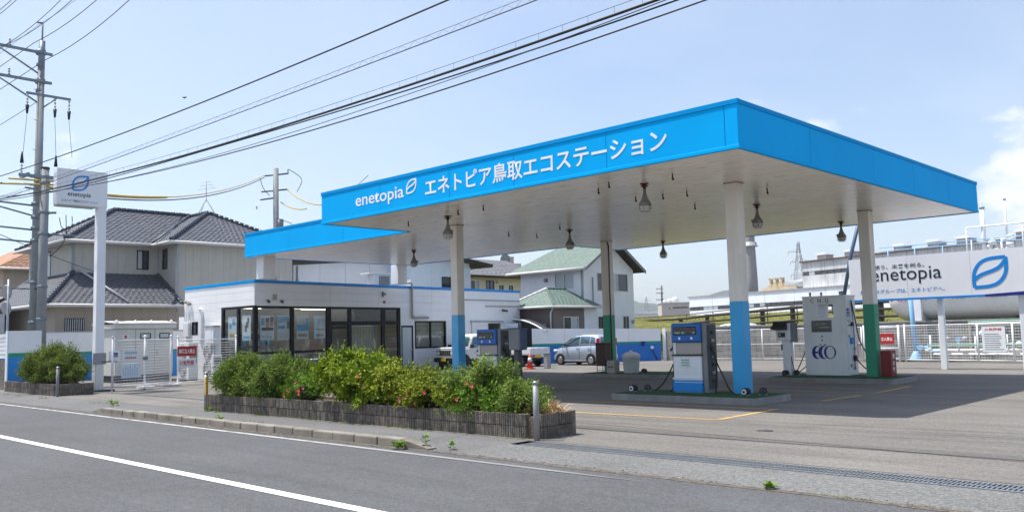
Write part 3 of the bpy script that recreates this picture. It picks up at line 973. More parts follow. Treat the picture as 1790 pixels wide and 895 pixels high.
b = B(); b.prism([(-39.05, 18.8, 3.95), (-32.95, 18.8, 3.95), (-35.0, 36.8, 3.95), (-39.05, 36.8, 3.95)], (0, 0, .1)); b.obj('roof', 'greyroof', st)
b = B(); b.box(-39.1, 18.7, 0, -39.0, 36.9, 4.1); b.box(-39.0, 36.75, 0, -34.95, 36.88, 4.1); b.obj('back_wall', 'panelw', st)
B(FF).box(0, .1, .0, 18.2, 4, .03).obj('interior_floor', 'floorin', st)
b = B(FF); b.box(.8, 3.6, .03, 8.9, 3.7, 3.2); b.box(8.9, .13, .03, 9.0, 3.7, 3.2); b.box(14.5, .13, 0, 14.6, 3, 3.2); b.box(14.6, 3, 0, 17, 3.1, 3.2); b.box(17, .13, 0, 17.1, 3, 3.2); b.obj('partition', 'intwall', st)
B(FF).box(9.2, .5, .03, 12.5, .6, 3.2).obj('partition', 'intwall', st)
# dark glazed corner
b = B(FF)
for (a, c) in ((0, .18), (1.87, 2.05), (3.88, 4.13), (5.17, 5.36), (7.3, 7.5), (8.38, 8.56)):
    b.box(a, 0, 0, c, .1, 3.0)
b.box(0, -.004, 3.0, 8.56, .104, 3.1)
b.box(4.1, -.006, 2.26, 8.44, .106, 2.44); b.box(.12, .004, 1.08, 3.93, .096, 1.18); b.box(.12, .004, 0, 8.44, .096, .1)
b.box(7.45, .01, 2.5, 7.55, .09, 3.0); b.box(4.25, .012, 2.1, 5.2, .088, 2.2); b.box(4.1, .012, .1, 4.2, .088, 2.26)
sf = b.obj('shop_front', 'frame', st)
for (a, z0, c, z1) in ((.12, 1.18, 1.9, 3.0), (2.0, 1.18, 3.93, 3.0), (.12, .1, 1.9, 1.08), (2.0, .1, 3.93, 1.08), (4.1, 2.44, 5.2, 3.0), (5.32, 2.44, 7.33, 3.0), (7.55, 2.5, 8.4, 3.0),
                       (4.2, .1, 5.2, 2.1), (5.32, .1, 7.33, 2.26), (7.45, .1, 8.44, 2.26)):
    bb = B(FF); bb.face([(a, .05, z0), (c, .05, z0), (c, .05, z1), (a, .05, z1)]); bb.obj('pane', 'glass', sf)
b = B(FL)
for (a, c) in ((3.48, 3.66), (4.82, 4.99), (6.12, 6.299)):
    b.box(a, 0, 0, c, .1, 3.02)
b.box(3.48, -.004, 3.02, 6.3, .104, 3.12); b.box(3.62, .004, 1.08, 6.18, .096, 1.16); b.box(3.62, .004, 0, 6.18, .096, .1)
sl = b.obj('side_window', 'frame', st)
for (a, z0, c, z1) in ((3.62, 1.16, 4.85, 3.02), (4.95, 1.16, 6.18, 3.02), (3.62, .1, 4.85, 1.08), (4.95, .1, 6.18, 1.08)):
    bb = B(FL); bb.face([(a, .05, z0), (c, .05, z0), (c, .05, z1), (a, .05, z1)]); bb.obj('pane', 'glass', sl)
window(st, FL, .71, 1.99, 1.53, 2.57, mull=1, out=.01)
# door and curtained window
b = B(FF); b.box(8.6, 0, 0, 8.68, .1, 2.22); b.box(9.37, 0, 0, 9.45, .1, 2.22); b.box(8.68, 0, 2.14, 9.37, .1, 2.22); d = b.obj('side_door', 'frame', st)
B(FF).box(8.68, .03, .05, 9.37, .06, 2.14).obj('frosted_leaf', 'frosted', d)
B(FF).cyl((9.3, -.05, 1.0), (9.3, .03, 1.0), .035, n=8).obj('handle', 'alu', d)
w_ = window(st, FF, 9.57, 1.07, 11.9, 2.44, fm='frame', pm='glass', mull=1, fw=.07)
b = B(FF)
for i in range(46):
    s = 9.66 + i * .0485
    b.face([(s, .16 + .03 * (i % 2), 1.1), (s + .0485, .16 + .03 * ((i + 1) % 2), 1.1), (s + .0485, .16 + .03 * ((i + 1) % 2), 2.4), (s, .16 + .03 * (i % 2), 2.4)])
b.obj('curtain', 'fabric', w_)
# service doorway: dark opening, sliding shutter leaf and open door
B(FF).box(13.95, -.09, .05, 15.32, -.03, 2.36).obj('sliding_leaf', 'whitedull', st)
B(FF).box(13.9, -.1, 2.36, 16.7, .02, 2.44).obj('door_rail', 'grey', st)
B(FF @ Matrix.Translation((16.7, 0, 0)) @ Matrix.Rotation(R(-62), 4, 'Z')).box(0, 0, .03, .9, .045, 2.28).obj('open_door', 'bluewhite', st)
# interior things
CLI = [0, 1, 2, 3, 4, 5]
for (s0, s1, y) in ((.5, 1.35, 1.1), (1.0, 1.9, 2.1), (3.2, 3.9, 1.6), (4.3, 5.1, 1.0), (5.4, 6.4, 1.3), (4.6, 6.2, 2.6)):
    t = tag(B(FF).box(s0, y, 3.06, s1, y + .1, 3.14).obj('ceiling_light', 'tubelight'), 'lit fluorescent strip on the shop ceiling, ' + ['leftmost in the corner window', 'second in the corner window', 'in the second front window', 'over the shop door', 'behind the middle fanlight', 'deepest in the shop'][CLI.pop(0)], 'ceiling light', 'lit strips inside the shop')
t = thing('service_counter', 'white service counter standing behind the shop window', 'counter', (FF @ Vector((2.3, 1.9, 0)))[:])
B(FF).box(1.0, 1.8, .03, 3.6, 2.3, .95).obj('front', 'whitedull', t); B(FF).box(.95, 1.75, .95, 3.65, 2.35, .99).obj('top', 'paper', t)
t = thing('filing_cabinet', 'pale cabinet just inside the shop door', 'cabinet', (FF @ Vector((4.6, .9, 0)))[:])
B(FF).box(4.3, .7, .03, 5.0, 1.1, 1.15, .01).obj('carcass', 'paper', t); B(FF).box(4.32, .69, .1, 4.98, .7, .6).obj('drawer', 'whitedull', t)
t = thing('vertical_blind', 'beige vertical blind hanging behind the middle shop windows', 'blind', (FF @ Vector((6.4, .3, 0)))[:])
b = B(FF)
for i in range(20):
    s = 5.4 + i * .095
    B(FF).box(s, .28 + .02 * (i % 2), .25, s + .085, .285 + .02 * (i % 2), 2.2).obj('slat', 'fabric', t)
B(FF).box(5.35, .25, 2.2, 7.3, .33, 2.25).obj('head_rail', 'alu', t)
t = thing('display_shelf', 'dark shelf unit with pale goods at the back of the shop', 'shelf', (FF @ Vector((1.2, 3.2, 0)))[:])
for z in (.4, .9, 1.4, 1.9):
    B(FF).box(.9, 3.1, z, 3.4, 3.5, z + .04).obj('shelf', 'midgrey', t)
    for k in range(7):
        B(FF).box(1.0 + k * .34, 3.15, z + .042, 1.2 + k * .34, 3.35, z + .042 + rnd(.15, .35)).obj('carton', random.choice(['paper', 'paperblue', 'whitedull']), t)


def poster(f, s0, z0, s1, z1, lab, design):
    o = thing('poster', lab, 'poster', (f @ Vector(((s0 + s1) / 2, .08, z0)))[:], 0, 'posters hung inside the shop glass')
    B(f).box(s0, .08, z0, s1, .084, z1).obj('sheet', 'paper', o)
    w, h = s1 - s0, z1 - z0
    for (a, c, e, g, m) in design:
        B(f).box(s0 + a * w, .074, z0 + c * h, s0 + e * w, .0795, z0 + g * h).obj('print', m, o)


def portrait(o, f, s, z, r):
    B(f).cyl((s, .073, z), (s, .0735, z), r, n=12).obj('print', 'skin', o)


poster(FF, .35, 1.68, 1.05, 2.7, 'poster of two dark haired figures in the first front window', [(.05, .6, .3, .9, 'paperblue'), (.4, .5, .65, .75, 'skin'), (.38, .72, .66, .9, 'hairprint'), (.7, .55, .95, .78, 'skin'), (.72, .76, .96, .95, 'hairprint'), (.1, .38, .95, .5, 'hairprint'), (.2, .08, .3, .16, 'paperblue'), (.45, .08, .55, .16, 'paperblue'), (.7, .08, .8, .16, 'paperblue')])
poster(FF, 1.22, 1.68, 1.88, 2.7, 'poster with broad blue top right of the two figure poster', [(.0, .72, .95, .95, 'paperblue'), (.05, .45, .6, .58, 'paperblue'), (.3, .6, .7, .8, 'paper'), (.75, .45, .95, .75, 'midgrey'), (.1, .1, .85, .3, 'whitedull')])
poster(FF, 2.25, 1.68, 2.9, 2.7, 'poster with blue band across its middle in the second front window', [(0, .35, .8, .6, 'paperblue'), (.8, .35, .98, .9, 'paperblue'), (.05, .62, .76, .95, 'whitedull'), (.1, .1, .85, .22, 'dispbeige')])
poster(FF, 3.2, 1.68, 3.85, 2.7, 'greyish poster beside the shop door post', [(.05, .42, .95, .9, 'bluewhite'), (.1, .38, .9, .42, 'midgrey'), (.15, .1, .85, .2, 'dispbeige')])
poster(FL, 3.95, 1.68, 4.68, 2.7, 'white poster with blue blotches in the left side window', [(.15, .5, .4, .7, 'paperblue'), (.5, .65, .85, .9, 'paperblue'), (.2, .15, .75, .28, 'yellowline')])
poster(FL, 5.15, 1.68, 5.85, 2.72, 'white poster with a grey figure in the right side window', [(.3, .35, .55, .6, 'midgrey'), (.45, .5, .75, .75, 'midgrey'), (.6, .72, .85, .9, 'hairprint'), (.1, .08, .9, .16, 'paperblue')])

# fittings on the shop walls
t = thing('floodlight', 'small twin floodlight over the glazed shop corner', 'floodlight', (FF @ Vector((1.0, -.05, 3.35)))[:])
B(FF).box(.9, -.08, 3.36, 1.1, 0, 3.6, .02).obj('base', 'dispbeige', t)
for s in (.62, 1.32):
    B(FF).cyl((s, -.16, 3.26), (s + .03, -.02, 3.32), .055, n=8).obj('lamp_head', 'darkgrey', t); B(FF).box(min(s, 1), -.03, 3.3, max(s, 1), -.01, 3.33).obj('arm', 'white', t)
t = thing('wall_sensor', 'small beige wall lamp high on the shop front near the downpipe', 'wall lamp', (FF @ Vector((7.35, -.05, 3.6)))[:])
B(FF).box(7.3, -.06, 3.62, 7.42, 0, 3.86, .015).obj('body', 'lampgrey', t); B(FF).cyl((7.44, -.1, 3.7), (7.44, -.1, 3.8), .05, n=8).obj('lens', 'dispbeige', t)
tag(B(FF).box(7.38, -.04, 3.3, 7.52, 0, 3.42, .015).obj('alarm_box', 'red'), 'tiny red alarm box above the shop window end', 'alarm')
t = thing('downpipe', 'beige downpipe with bent top between the two halves of the shop front', 'downpipe', (FF @ Vector((9.32, -.08, 2.6)))[:])
B(FF).tube([(9.0, -.02, 4.32), (9.25, -.08, 4.34), (9.32, -.08, 4.25), (9.32, -.08, 2.72), (9.36, -.08, 2.62), (9.5, -.08, 2.6), (10.5, -.08, 2.6)], .05, 8).obj('pipe', 'dispbeige', t)
B(FF).box(9.45, -.12, 2.66, 10.45, -.01, 2.74, .01).obj('cover', 'whitedull', t)
t = thing('wall_camera', 'small dark camera high on the plain right part of the shop', 'camera', (FF @ Vector((16.6, -.1, 3.0)))[:])
B(FF).box(16.45, -.07, 2.98, 16.6, 0, 3.1).obj('bracket', 'white', t); B(FF).cyl((16.6, -.12, 3.03), (17.0, -.16, 2.99), .06, n=8).obj('body', 'darkgrey', t)
t = thing('handrail', 'grey steel handrail before the shop door', 'handrail', (-31.6, 21.5, 0))
b = B(); b.tube([(-31.6, 20.3, .8), (-31.6, 22.9, .86)], .025, 8)
for y in (20.4, 22.8):
    b.tube([(-31.6, y, 0), (-31.6, y, .82)], .022, 8)
b.obj('rail', 'steel', t)
t = thing('roof_condenser', 'white air conditioner standing on the shop roof behind the parapet', 'air conditioner', (-37.2, 28.6, 4.05))
b = B(); b.box(-37.5, 27.9, 4.15, -36.9, 29.4, 5.0, .02); b.obj('casing', 'whitedull', t)
B().box(-36.9, 28.2, 4.3, -36.88, 28.9, 4.9).obj('coil', 'midgrey', t); B().box(-37.6, 27.5, 5.0, -36.8, 29.5, 5.06).obj('lid', 'white', t)
B().box(-37.4, 28.0, 4.05, -37.0, 29.3, 4.15).obj('foot', 'steel', t)

# left side: meter boxes, pipe covers, big condensing unit
t = thing('pipe_duct', 'white vertical pipe cover on the bright side wall of the shop', 'pipe cover', (-37.4, 18.55, 1.8))
B(FL).box(1.5, -.1, 1.75, 1.82, 0, 3.05, .03).obj('cover', 'white', t); B(FL).cyl((1.66, -.05, 3.05), (1.66, .0, 3.12), .13, .1, 10).obj('cap', 'white', t)
t = thing('service_bracket', 'white conduit rack at the left end of the shop side wall', 'conduit', (-38.8, 18.5, 1.9))
b = B(FL); b.box(.08, -.12, 1.9, .6, -.02, 2.55, .01); b.obj('box', 'white', t)
b = B(FL)
for s in (.12, .3, .5):
    b.tube([(s, -.05, 2.55), (s, -.05, 3.5)], .02, 6)
b.obj('conduit', 'whitedull', t)
b = B(FL)
for (s, z) in ((.2, 3.5), (.45, 3.45), (.6, 3.4)):
    b.cyl((s, -.14, z), (s + .1, -.05, z), .06, n=8)
b.obj('insulator', 'lampgrey', t)
t = thing('meter_box', 'pale grey meter box on legs left of the shop glazing', 'meter box', (-36.0, 18.4, 0))
B(FL).box(2.6, -.3, 1.55, 3.35, 0, 2.3, .015).obj('box', 'cnggrey', t); B(FL).box(2.55, -.34, 2.3, 3.4, 0, 2.36).obj('lid', 'dispbeige', t); B(FL).box(2.7, -.31, 1.6, 3.2, -.3, 2.2).obj('door', 'dispwhite', t)
b = B(FL)
for s in (2.85, 3.1):
    b.tube([(s, -.12, 0), (s, -.12, 1.55)], .04, 6)
b.obj('conduit', 'grey', t)


def condenser(x, y, lab, w=.95, d=.42, h=1.65):
    t = thing('outdoor_condenser', lab, 'air conditioner', (x, y, 0), 0, 'outdoor condensers beside the shop')
    B(WM[t.name].copy()).box(0, 0, .12, w, d, h, .015).obj('casing', 'whitedull', t)
    m = WM[t.name].copy()
    for z in (.52, 1.2):
        b = B(m)
        for r in (.1, .18, .26, .33):
            b.tube([(w * .42 + r * math.cos(a), -.02, z + r * math.sin(a)) for a in [k * math.pi / 10 for k in range(21)]], .008, 4)
        for k in range(6):
            a = k * math.pi / 3
            b.tube([(w * .42, -.02, z), (w * .42 + .34 * math.cos(a), -.02, z + .34 * math.sin(a))], .007, 4)
        b.obj('fan_guard', 'whitedull', t)
        b = B(m); b.cyl((w * .42, -.003, z), (w * .42, .01, z), .35, n=24); b.obj('fan_opening', 'darkgrey', t)
        b = B(m)
        for k in range(3):
            a = k * 2.094
            b.prism([(w * .42, -.008, z), (w * .42 + .3 * math.cos(a), -.008, z + .3 * math.sin(a)), (w * .42 + .3 * math.cos(a + .7), -.008, z + .3 * math.sin(a + .7))], (0, .003, 0))
        b.obj('fan_blade', 'grey', t)
    B(m).box(w, .05, .75, w + .004, d - .05, h - .12).obj('coil', 'darkgrey', t)
    for i in range(7):
        B(m).box(w + .004, .05, .8 + i * .12, w + .012, d - .05, .815 + i * .12).obj('coil_guard', 'whitedull', t)
    b = B(m); b.box(.05, 0, 0, .12, d, .12); b.box(w - .12, 0, 0, w - .05, d, .12); b.obj('foot', 'concrete', t)
    return t


condenser(-36.25, 17.0, 'tall white two fan condenser behind the red warning signs')
condenser(-35.0, 17.5, 'lower white condenser next to the shop glazing', .85, .4, 1.1)

# ------------------------------------------------------------------ cubicle, mesh gate, signs
FC = frame(-38.0, 15.05, 90)
t = thing('electrical_cubicle', 'pale grey electrical cubicle with overhanging roof behind the white mesh gate', 'electrical cubicle', (-38.0, 16.3, 0))
b = B(FC); b.box(0, 0.02, .3, 2.52, 2.2, 2.3); b.obj('body', 'cubicle', t)
b = B(FC); b.box(-.08, -.1, 2.3, 2.62, 2.3, 2.5, .01); b.prism([(-.12, -.14, 2.5), (2.66, -.14, 2.5), (2.66, 1.1, 2.62), (-.12, 1.1, 2.62)], (0, 0, .04)); b.prism([(-.12, 2.35, 2.5), (2.66, 2.35, 2.5), (2.66, 1.1, 2.62), (-.12, 1.1, 2.62)], (0, 0, .04)); b.obj('roof', 'cubicle', t)
b = B(FC); b.box(.05, .08, 0, 2.47, 2.1, .3); b.obj('plinth', 'darkgrey', t)
for i, s in enumerate((0, .84, 1.68)):
    d = B(FC).box(s + .012, -.02, .34, s + .828, .02, 2.27, .006).obj('door', 'cubicle', t)
    if i:
        B(FC).box(s + .2, -.03, 1.86, s + .66, -.018, 2.1, .02).obj('window_frame', 'darkgrey', d); B(FC).box(s + .25, -.034, 1.9, s + .61, -.03, 2.06).obj('pane', 'frosted', d)
        B(FC).box(s + .09, -.05, 1.15, s + .12, -.02, 1.35).obj('handle', 'steel', d)
    else:
        B(FC).cyl((.42, -.03, 1.95), (.42, -.02, 1.95), .06, n=10).obj('warning_mark', 'redink', d); B(FC).box(.3, -.026, 1.9, .56, -.02, 2.0).obj('plate', 'paper', d)
b = B(FC)
for (s, y) in ((.05, .05), (2.45, .05), (.05, 2.1), (2.45, 2.1), (1.0, .4), (1.7, .4)):
    b.lathe((s, y, 2.54), [(.06, 0), (.07, .06), (.04, .13), (.001, .15)], 8)
b.obj('lifting_eye', 'white', t)


def mesh_fence(par, p, q, h, z0=.12, vs=.06, hs=.1, r=.0065, rail=True, mat='white'):
    """welded wire infill between two posts, joined as one part, with its two rails"""
    p, q = Vector((*p, 0)), Vector((*q, 0)); L = (q - p).length; d = (q - p) / L
    b = B()
    n = round(L / vs)
    for i in range(1, n):
        a = p + d * (L * i / n); b.cyl(a + Vector((0, 0, z0)), a + Vector((0, 0, h)), r * .55, n=3, cap=False)
    for k in range(round((h - z0) / hs)):
        z = z0 + k * hs; b.cyl(p + Vector((0, 0, z)), q + Vector((0, 0, z)), r, n=4, cap=False)
    o = b.obj('wire_mesh', mat, par, kind='stuff')
    if rail:
        b = B(); b.tube([p + Vector((0, 0, h)), q + Vector((0, 0, h))], .024, 6); b.obj('top_rail', mat, par)
        b = B(); b.tube([p + Vector((0, 0, z0)), q + Vector((0, 0, z0))], .02, 6); b.obj('bottom_rail', mat, par)


def post(par, x, y, h, r=.035, mat='white', cap=True):
    b = B(); b.cyl((x, y, 0), (x, y, h), r, n=10)
    if cap: b.lathe((x, y, h), [(r * 1.3, 0), (r * 1.5, .04), (r, .08), (.001, .1)], 10)
    b.obj('post', mat, par)


t = thing('mesh_gate', 'white wire mesh gate in front of the pale electrical cubicle', 'gate', (-31.7, 13.4, 0))
gp = [(-31.55, 12.4), (-31.8, 13.65), (-32.85, 15.1)]
for (x, y) in gp: post(t, x, y, 1.86, .036)
mesh_fence(t, gp[0], gp[1], 1.78, .16); mesh_fence(t, gp[1], gp[2], 1.78, .16)
b = B(); b.box(-31.9, 13.4, .04, -31.6, 13.95, .1); b.box(-33.0, 14.7, .02, -32.7, 15.5, .08); b.obj('foot_plate', 'white', t)
B().box(-31.76, 13.55, 1.05, -31.7, 13.72, 1.18).obj('latch', 'midgrey', t)
t = thing('mesh_fence', 'white wire mesh fence before the condensers carrying two red signs', 'fence', (-32.95, 16.4, 0))
fp = [(-33.0, 15.45), (-33.0, 17.9)]
for (x, y) in fp: post(t, x, y, 1.82, .03)
mesh_fence(t, fp[0], fp[1], 1.75, .12)
FS = frame(-32.94, 15.4, 90)
t = thing('warning_sign', 'red no entry sign with white characters hung on the mesh fence', 'sign', (-32.94, 15.7, 1.1))
B(FS).box(0, 0, 1.12, .78, .012, 1.5).obj('plate', 'red', t); text('無断立入禁止', FS @ Matrix.Translation((.06, -.001, 1.22)), .66, .18, 'letter', t, bold=.02, th=.004)
t = thing('warning_sign', 'white sign with red characters hung below the red one', 'sign', (-32.94, 15.7, .7))
B(FS).box(.02, 0, .68, .76, .012, 1.02).obj('plate', 'paper', t); text('火気厳禁', FS @ Matrix.Translation((.08, -.001, .75)), .6, .2, 'redink', t, bold=.02, th=.004)
FG = frame(-31.5, 12.35, 100)
t = thing('notice_board', 'small pale notice with red line on the mesh gate', 'notice', (FG @ Vector((.7, 0, 1.0)))[:])
B(FG).box(.42, -.03, 1.02, 1.02, -.02, 1.42).obj('sheet', 'paper', t)
b = B(FG)
for k in range(6): b.box(.5 + k * .075, -.034, 1.12, .55 + k * .075, -.03, 1.18)
b.obj('print_line', 'redink', t); B(FG).box(.48, -.034, 1.3, .95, -.03, 1.36).obj('print_line', 'paleprint', t)
t = thing('notice_board', 'wide pale notice with rows of faint blue writing low on the mesh gate', 'notice', (FG @ Vector((.7, 0, .5)))[:])
B(FG).box(.36, -.03, .44, 1.12, -.02, .94).obj('sheet', 'bluewhite', t)
for k in range(7): B(FG).box(.42 + k * .09, -.034, .5, .445 + k * .09, -.03, .5 + rnd(.25, .4)).obj('print_line', 'paleprint', t)
t = thing('intercom', 'small white call box with blue screen on the sign post', 'intercom', (-31.75, 12.3, 1.05))
B(frame(-31.84, 12.42, 90)).box(-.05, -.15, 1.05, .3, 0, 1.42, .02).obj('case', 'white', t); B(frame(-31.84, 12.42, 90)).box(.02, -.157, 1.2, .22, -.148, 1.36).obj('screen', 'navy', t)
B(frame(-31.84, 12.42, 90)).box(-.3, -.14, 1.02, .2, -.02, 1.06).obj('bracket', 'darkgrey', t)

# station sign on its tall post
t = thing('station_sign', 'tall white flag sign on a square post beside the left planter', 'sign', (-32.3, 12.15, 0))
b = B(); b.box(-32.42, 12.03, 0, -32.12, 12.33, 7.85, .015); b.obj('post', 'panelw', t)
FSg = frame(-32.09, 10.62, 90)
B(FSg).box(0, 0, 6.55, 1.72, .36, 7.85, .02).obj('panel', 'panelw', t)
B(FSg).box(.02, .02, 6.5, 1.3, .34, 6.55).obj('soffit', 'dispbeige', t)
leaf_logo(FSg @ Matrix.Translation((.5, -.001, 7.06)), .56, .58, 'logoblue', t)
text('enetopia', FSg @ Matrix.Translation((.36, -.001, 6.82)), .78, .2, 'ink', t, bold=.012, th=.004)
text('エネトピア鳥取エコステーション', FSg @ Matrix.Translation((.16, -.001, 6.66)), 1.22, .085, 'ink', t, bold=.01, th=.004, res=1)
B().box(-32.13, 11.95, .95, -32.1, 12.4, 1.35).obj('clamp_plate', 'grey', t)
B().box(-32.75, 11.7, 0, -31.8, 12.6, .06).obj('base', 'darkgrey', t)

# bollards
for (x, y, h, lab, mt, yel) in ((-30.4, 10.22, .97, 'short grey bollard at the corner of the left planter', 'midgrey', False),
                                (-20.35, 10.25, .92, 'bollard with a yellow reflector behind the left end of the long planter', 'steel', True),
                                (-9.30, 10.14, .92, 'nearest grey steel bollard at the right corner of the long planter', 'bollardgrey', False)):
    t = thing('bollard', lab, 'bollard', (x, y, 0), 0, 'steel bollards at planter corners')
    m = WM[t.name].copy()
    b = B(m); b.lathe((0, 0, 0), [(.046, 0), (.046, h - .06)], 16); b.obj('post', mt, t)
    b = B(m); b.lathe((0, 0, h - .06), [(.049, 0), (.05, .035), (.036, .055), (.001, .06)], 16); b.obj('cap', 'steel', t)
    if yel: B(m).box(.03, -.045, h - .55, .075, .02, h - .12).obj('reflector', 'yellow', t)
# ------------------------------------------------------------------ pump islands


def island(x0, x1, y0, y1, lab):
    t = thing('pump_island', lab, 'pump island', ((x0 + x1) / 2, (y0 + y1) / 2, 0), 0, 'concrete pump islands')
    c = .16

    def outl(i, z):
        return [(x0 + c, y0 + i, z), (x1 - c, y0 + i, z), (x1 - c * .3 - i * .7, y0 + c * .3 + i * .7, z), (x1 - i, y0 + c, z), (x1 - i, y1 - c, z), (x1 - c, y1 - i, z), (x0 + c, y1 - i, z), (x0 + i, y1 - c, z), (x0 + i, y0 + c, z), (x0 + c * .3 + i * .7, y0 + c * .3 + i * .7, z)]
    b = B(); b.prism(outl(0, 0), (0, 0, .135)); b.prism(outl(.012, .135), (0, 0, .012)); b.obj('concrete_edge', 'concrete', t)
    B().prism(outl(.09, .1475), (0, 0, .012)).obj('turf', 'turf', t)
    return t


island(-13.35, -9.35, 17.2, 18.95, 'pump island of the pale blue column nearest to the planter')
island(-13.2, -9.35, 25.0, 27.1, 'island carrying the tall white gas dispenser and green column')
island(-21.0, -16.7, 25.3, 27.2, 'island with brown bin and grey tubs at the green column on the left')
island(-21.2, -17.0, 17.5, 19.3, 'island half hidden by the planter bushes')


def dispenser(x, y, lab):
    t = thing('fuel_dispenser', lab, 'dispenser', (x, y, .16), 0, 'blue topped fuel dispensers')
    m = WM[t.name].copy()
    W, D, H = .82, .56, 1.66
    b = B(m); b.box(.02, .02, .0, W - .02, D - .02, .88, .01); lo = b.obj('lower_cabinet', 'dispwhite', t)
    B(m).box(.0, -.004, .02, W - .005, D + .004, .24, .008).obj('blue_band', 'logoblue', lo)
    B(m).box(.0, -.002, .265, W - .005, D + .002, .29).obj('blue_band', 'bluetrim', lo)
    B(m).box(.0, -.002, .31, W - .005, D + .002, .36).obj('blue_band', 'bluewhite', lo)
    B(m).box(.22, .014, .6, .5, .02, .84).obj('label_sheet', 'paper', lo)
    for k in range(3): B(m).box(.25, .012, .64 + k * .06, .47, .0145, .67 + k * .06).obj('label_print', 'pipeg', lo)
    B(m).box(-.005, -.01, .88, W - .01, D + .01, .915).obj('ledge', 'black', t)
    B(m).box(.1, .05, .915, W - .02, D - .05, 1.2).obj('mid_panel', 'dispbeige', t)
    B(m).box(.03, .03, .915, .1, D - .03, 1.2).obj('side_strip', 'whitedull', t)
    h = B(m).box(0, -.02, 1.2, W, D + .02, H, .03).obj('head', 'dispblue', t)
    B(m).box(.08, -.027, 1.38, W - .1, -.018, 1.57, .015).obj('display', 'display', h)
    for (a, c, mt) in ((.12, .27, 'lcd'), (.31, .4, 'lcd'), (.5, .6, 'leddigit'), (.2, .27, 'leddigit'), (.62, .68, 'lcd')):
        B(m).box(a, -.031, 1.41 if mt == 'lcd' else 1.49, c, -.027, 1.45 if mt == 'lcd' else 1.52).obj('digits', mt, h)
    for s in (.22, .56): B(m).box(s, -.026, 1.27, s + .05, -.018, 1.33).obj('emblem', 'letter', h)
    B(m).box(W, .06, 0, W + .12, D - .04, 1.66, .01).obj('side_pillar', 'midgrey', t)
    B(m).box(W + .12, .12, .1, W + .16, D - .12, 1.6, .01).obj('hose_tray', 'darkgrey', t)
    for k in range(7): B(m).box(W + .16, .2, .25 + k * .19, W + .19, .32, .32 + k * .19, .008).obj('hose_clip', 'steel' if k % 2 else 'black', t)
    for (sx, pts) in ((1, [(W + .17, .2, 1.0), (W + .28, .12, .92), (W + .34, .1, .6), (W + .3, .1, .15), (W + .32, .08, .02)]), (1, [(W + .18, .3, .95), (W + .3, .2, .7), (W + .5, .1, .42), (W + .72, -.02, .12), (W + .9, -.1, .015)]),
                      (-1, [(-.01, .25, .95), (-.06, .2, .85), (-.08, .16, .4), (-.1, .14, .08), (-.16, .1, .02)]), (-1, [(-.03, .2, .8), (-.12, .12, .55), (-.32, .04, .2), (-.52, -.04, .02)])):
        B(m).tube(curve_pts(pts, 5), .018, 7).obj('hose', 'rubber', t)
    B(m).tube([(W + .16, .16, 1.06), (W + .22, .1, 1.14), (W + .26, .02, 1.06)], .025, 7).obj('nozzle', 'black', t)
    B(m).tube([(-.02, .2, 1.0), (-.06, .14, 1.08), (-.09, .08, 1.0)], .025, 7).obj('nozzle', 'black', t)
    B(m).box(-.03, .1, .85, -.004, .35, 1.15).obj('nozzle_boot', 'midgrey', t)
    return t


D1 = dispenser(-12.02, 18.05, 'blue topped dispenser standing clear on the nearest island beside the pale blue column')
copy_thing(D1, (-19.0, 18.15, .16), 0, 'blue topped dispenser half hidden by bushes before the white cars')


def hose_reel(x, y, deg, lab):
    t = thing('static_reel', lab, 'hose reel', (x, y, .16), deg, 'small reels on the pump islands')
    m = WM[t.name].copy()
    B(m).cyl((0, 0, .085), (0, .16, .085), .085, n=16).obj('drum', 'rubber', t)
    B(m).cyl((0, -.012, .085), (0, 0, .085), .062, n=16).obj('disc', 'whitedull' if lab.startswith('white faced') else 'darkgrey', t)
    B(m).cyl((0, -.02, .085), (0, -.01, .085), .03, n=10).obj('hub', 'black', t)
    B(m).box(-.09, .0, 0, .09, .12, .03).obj('bracket', 'midgrey', t)
    return t


for (x, y, d, l) in ((-13.05, 17.75, 0, 'white faced reel at the left end of the nearest island'), (-12.78, 18.05, 30, 'black reel just right of the white faced one on the nearest island'),
                     (-9.95, 17.75, 0, 'white faced reel at the foot of the pale blue column'), (-9.62, 18.0, 25, 'dark reel at the right end of the nearest island'),
                     (-13.0, 25.75, 0, 'small reel at the left end of the gas dispenser island'), (-12.72, 26.0, 20, 'small reel just left of the card post'),
                     (-18.3, 25.75, 60, 'black reel lying right of the lidded grey tub'), (-19.1, 25.6, -40, 'black reel between column and lidded tub')):
    hose_reel(x, y, d, l)

# ------------------------------------------------------------------ CNG dispenser
t = thing('gas_dispenser', 'tall grey white gas dispenser with window opening and blue emblem', 'dispenser', (-12.56, 26.35, .16))
m = WM[t.name].copy(); W, D, H = 1.36, .75, 2.44
fr = frame(-12.56, 26.35, 0, .16)
b = B(m)
for (a, z0, c, z1) in rect_minus((0, 0, W, H), [(.5, 1.78, .98, 2.2)]):
    b.box(a, 0, z0, c, D, z1)
b.obj('cabinet', 'cnggrey', t)
B(m).box(.24, -.012, 1.74, .5, 0, 2.2).obj('blank_panel', 'dispwhite', t)
B(m).box(-.02, -.015, H - .02, W + .02, D + .015, H + .02, .006).obj('top_rim', 'cnggrey', t)
B(m).box(.29, -.02, 1.36, .88, 0, 1.67, .01).obj('display', 'display', t)
B(m).box(.26, -.01, 1.33, .91, -.001, 1.70, .01).obj('display_bezel', 'midgrey', t)
for (a, c, z) in ((.4, .52, 1.56), (.6, .72, 1.56), (.5, .82, 1.46)): B(m).box(a, -.024, z, c, -.02, z + .035).obj('digits', 'lcd', t)
for i, ch in enumerate('CNG'):
    text(ch, fr @ Matrix.Translation((.26 + i * .24, -.001, 2.25)), .11, .13, 'midgrey', t, bold=.015, th=.006)
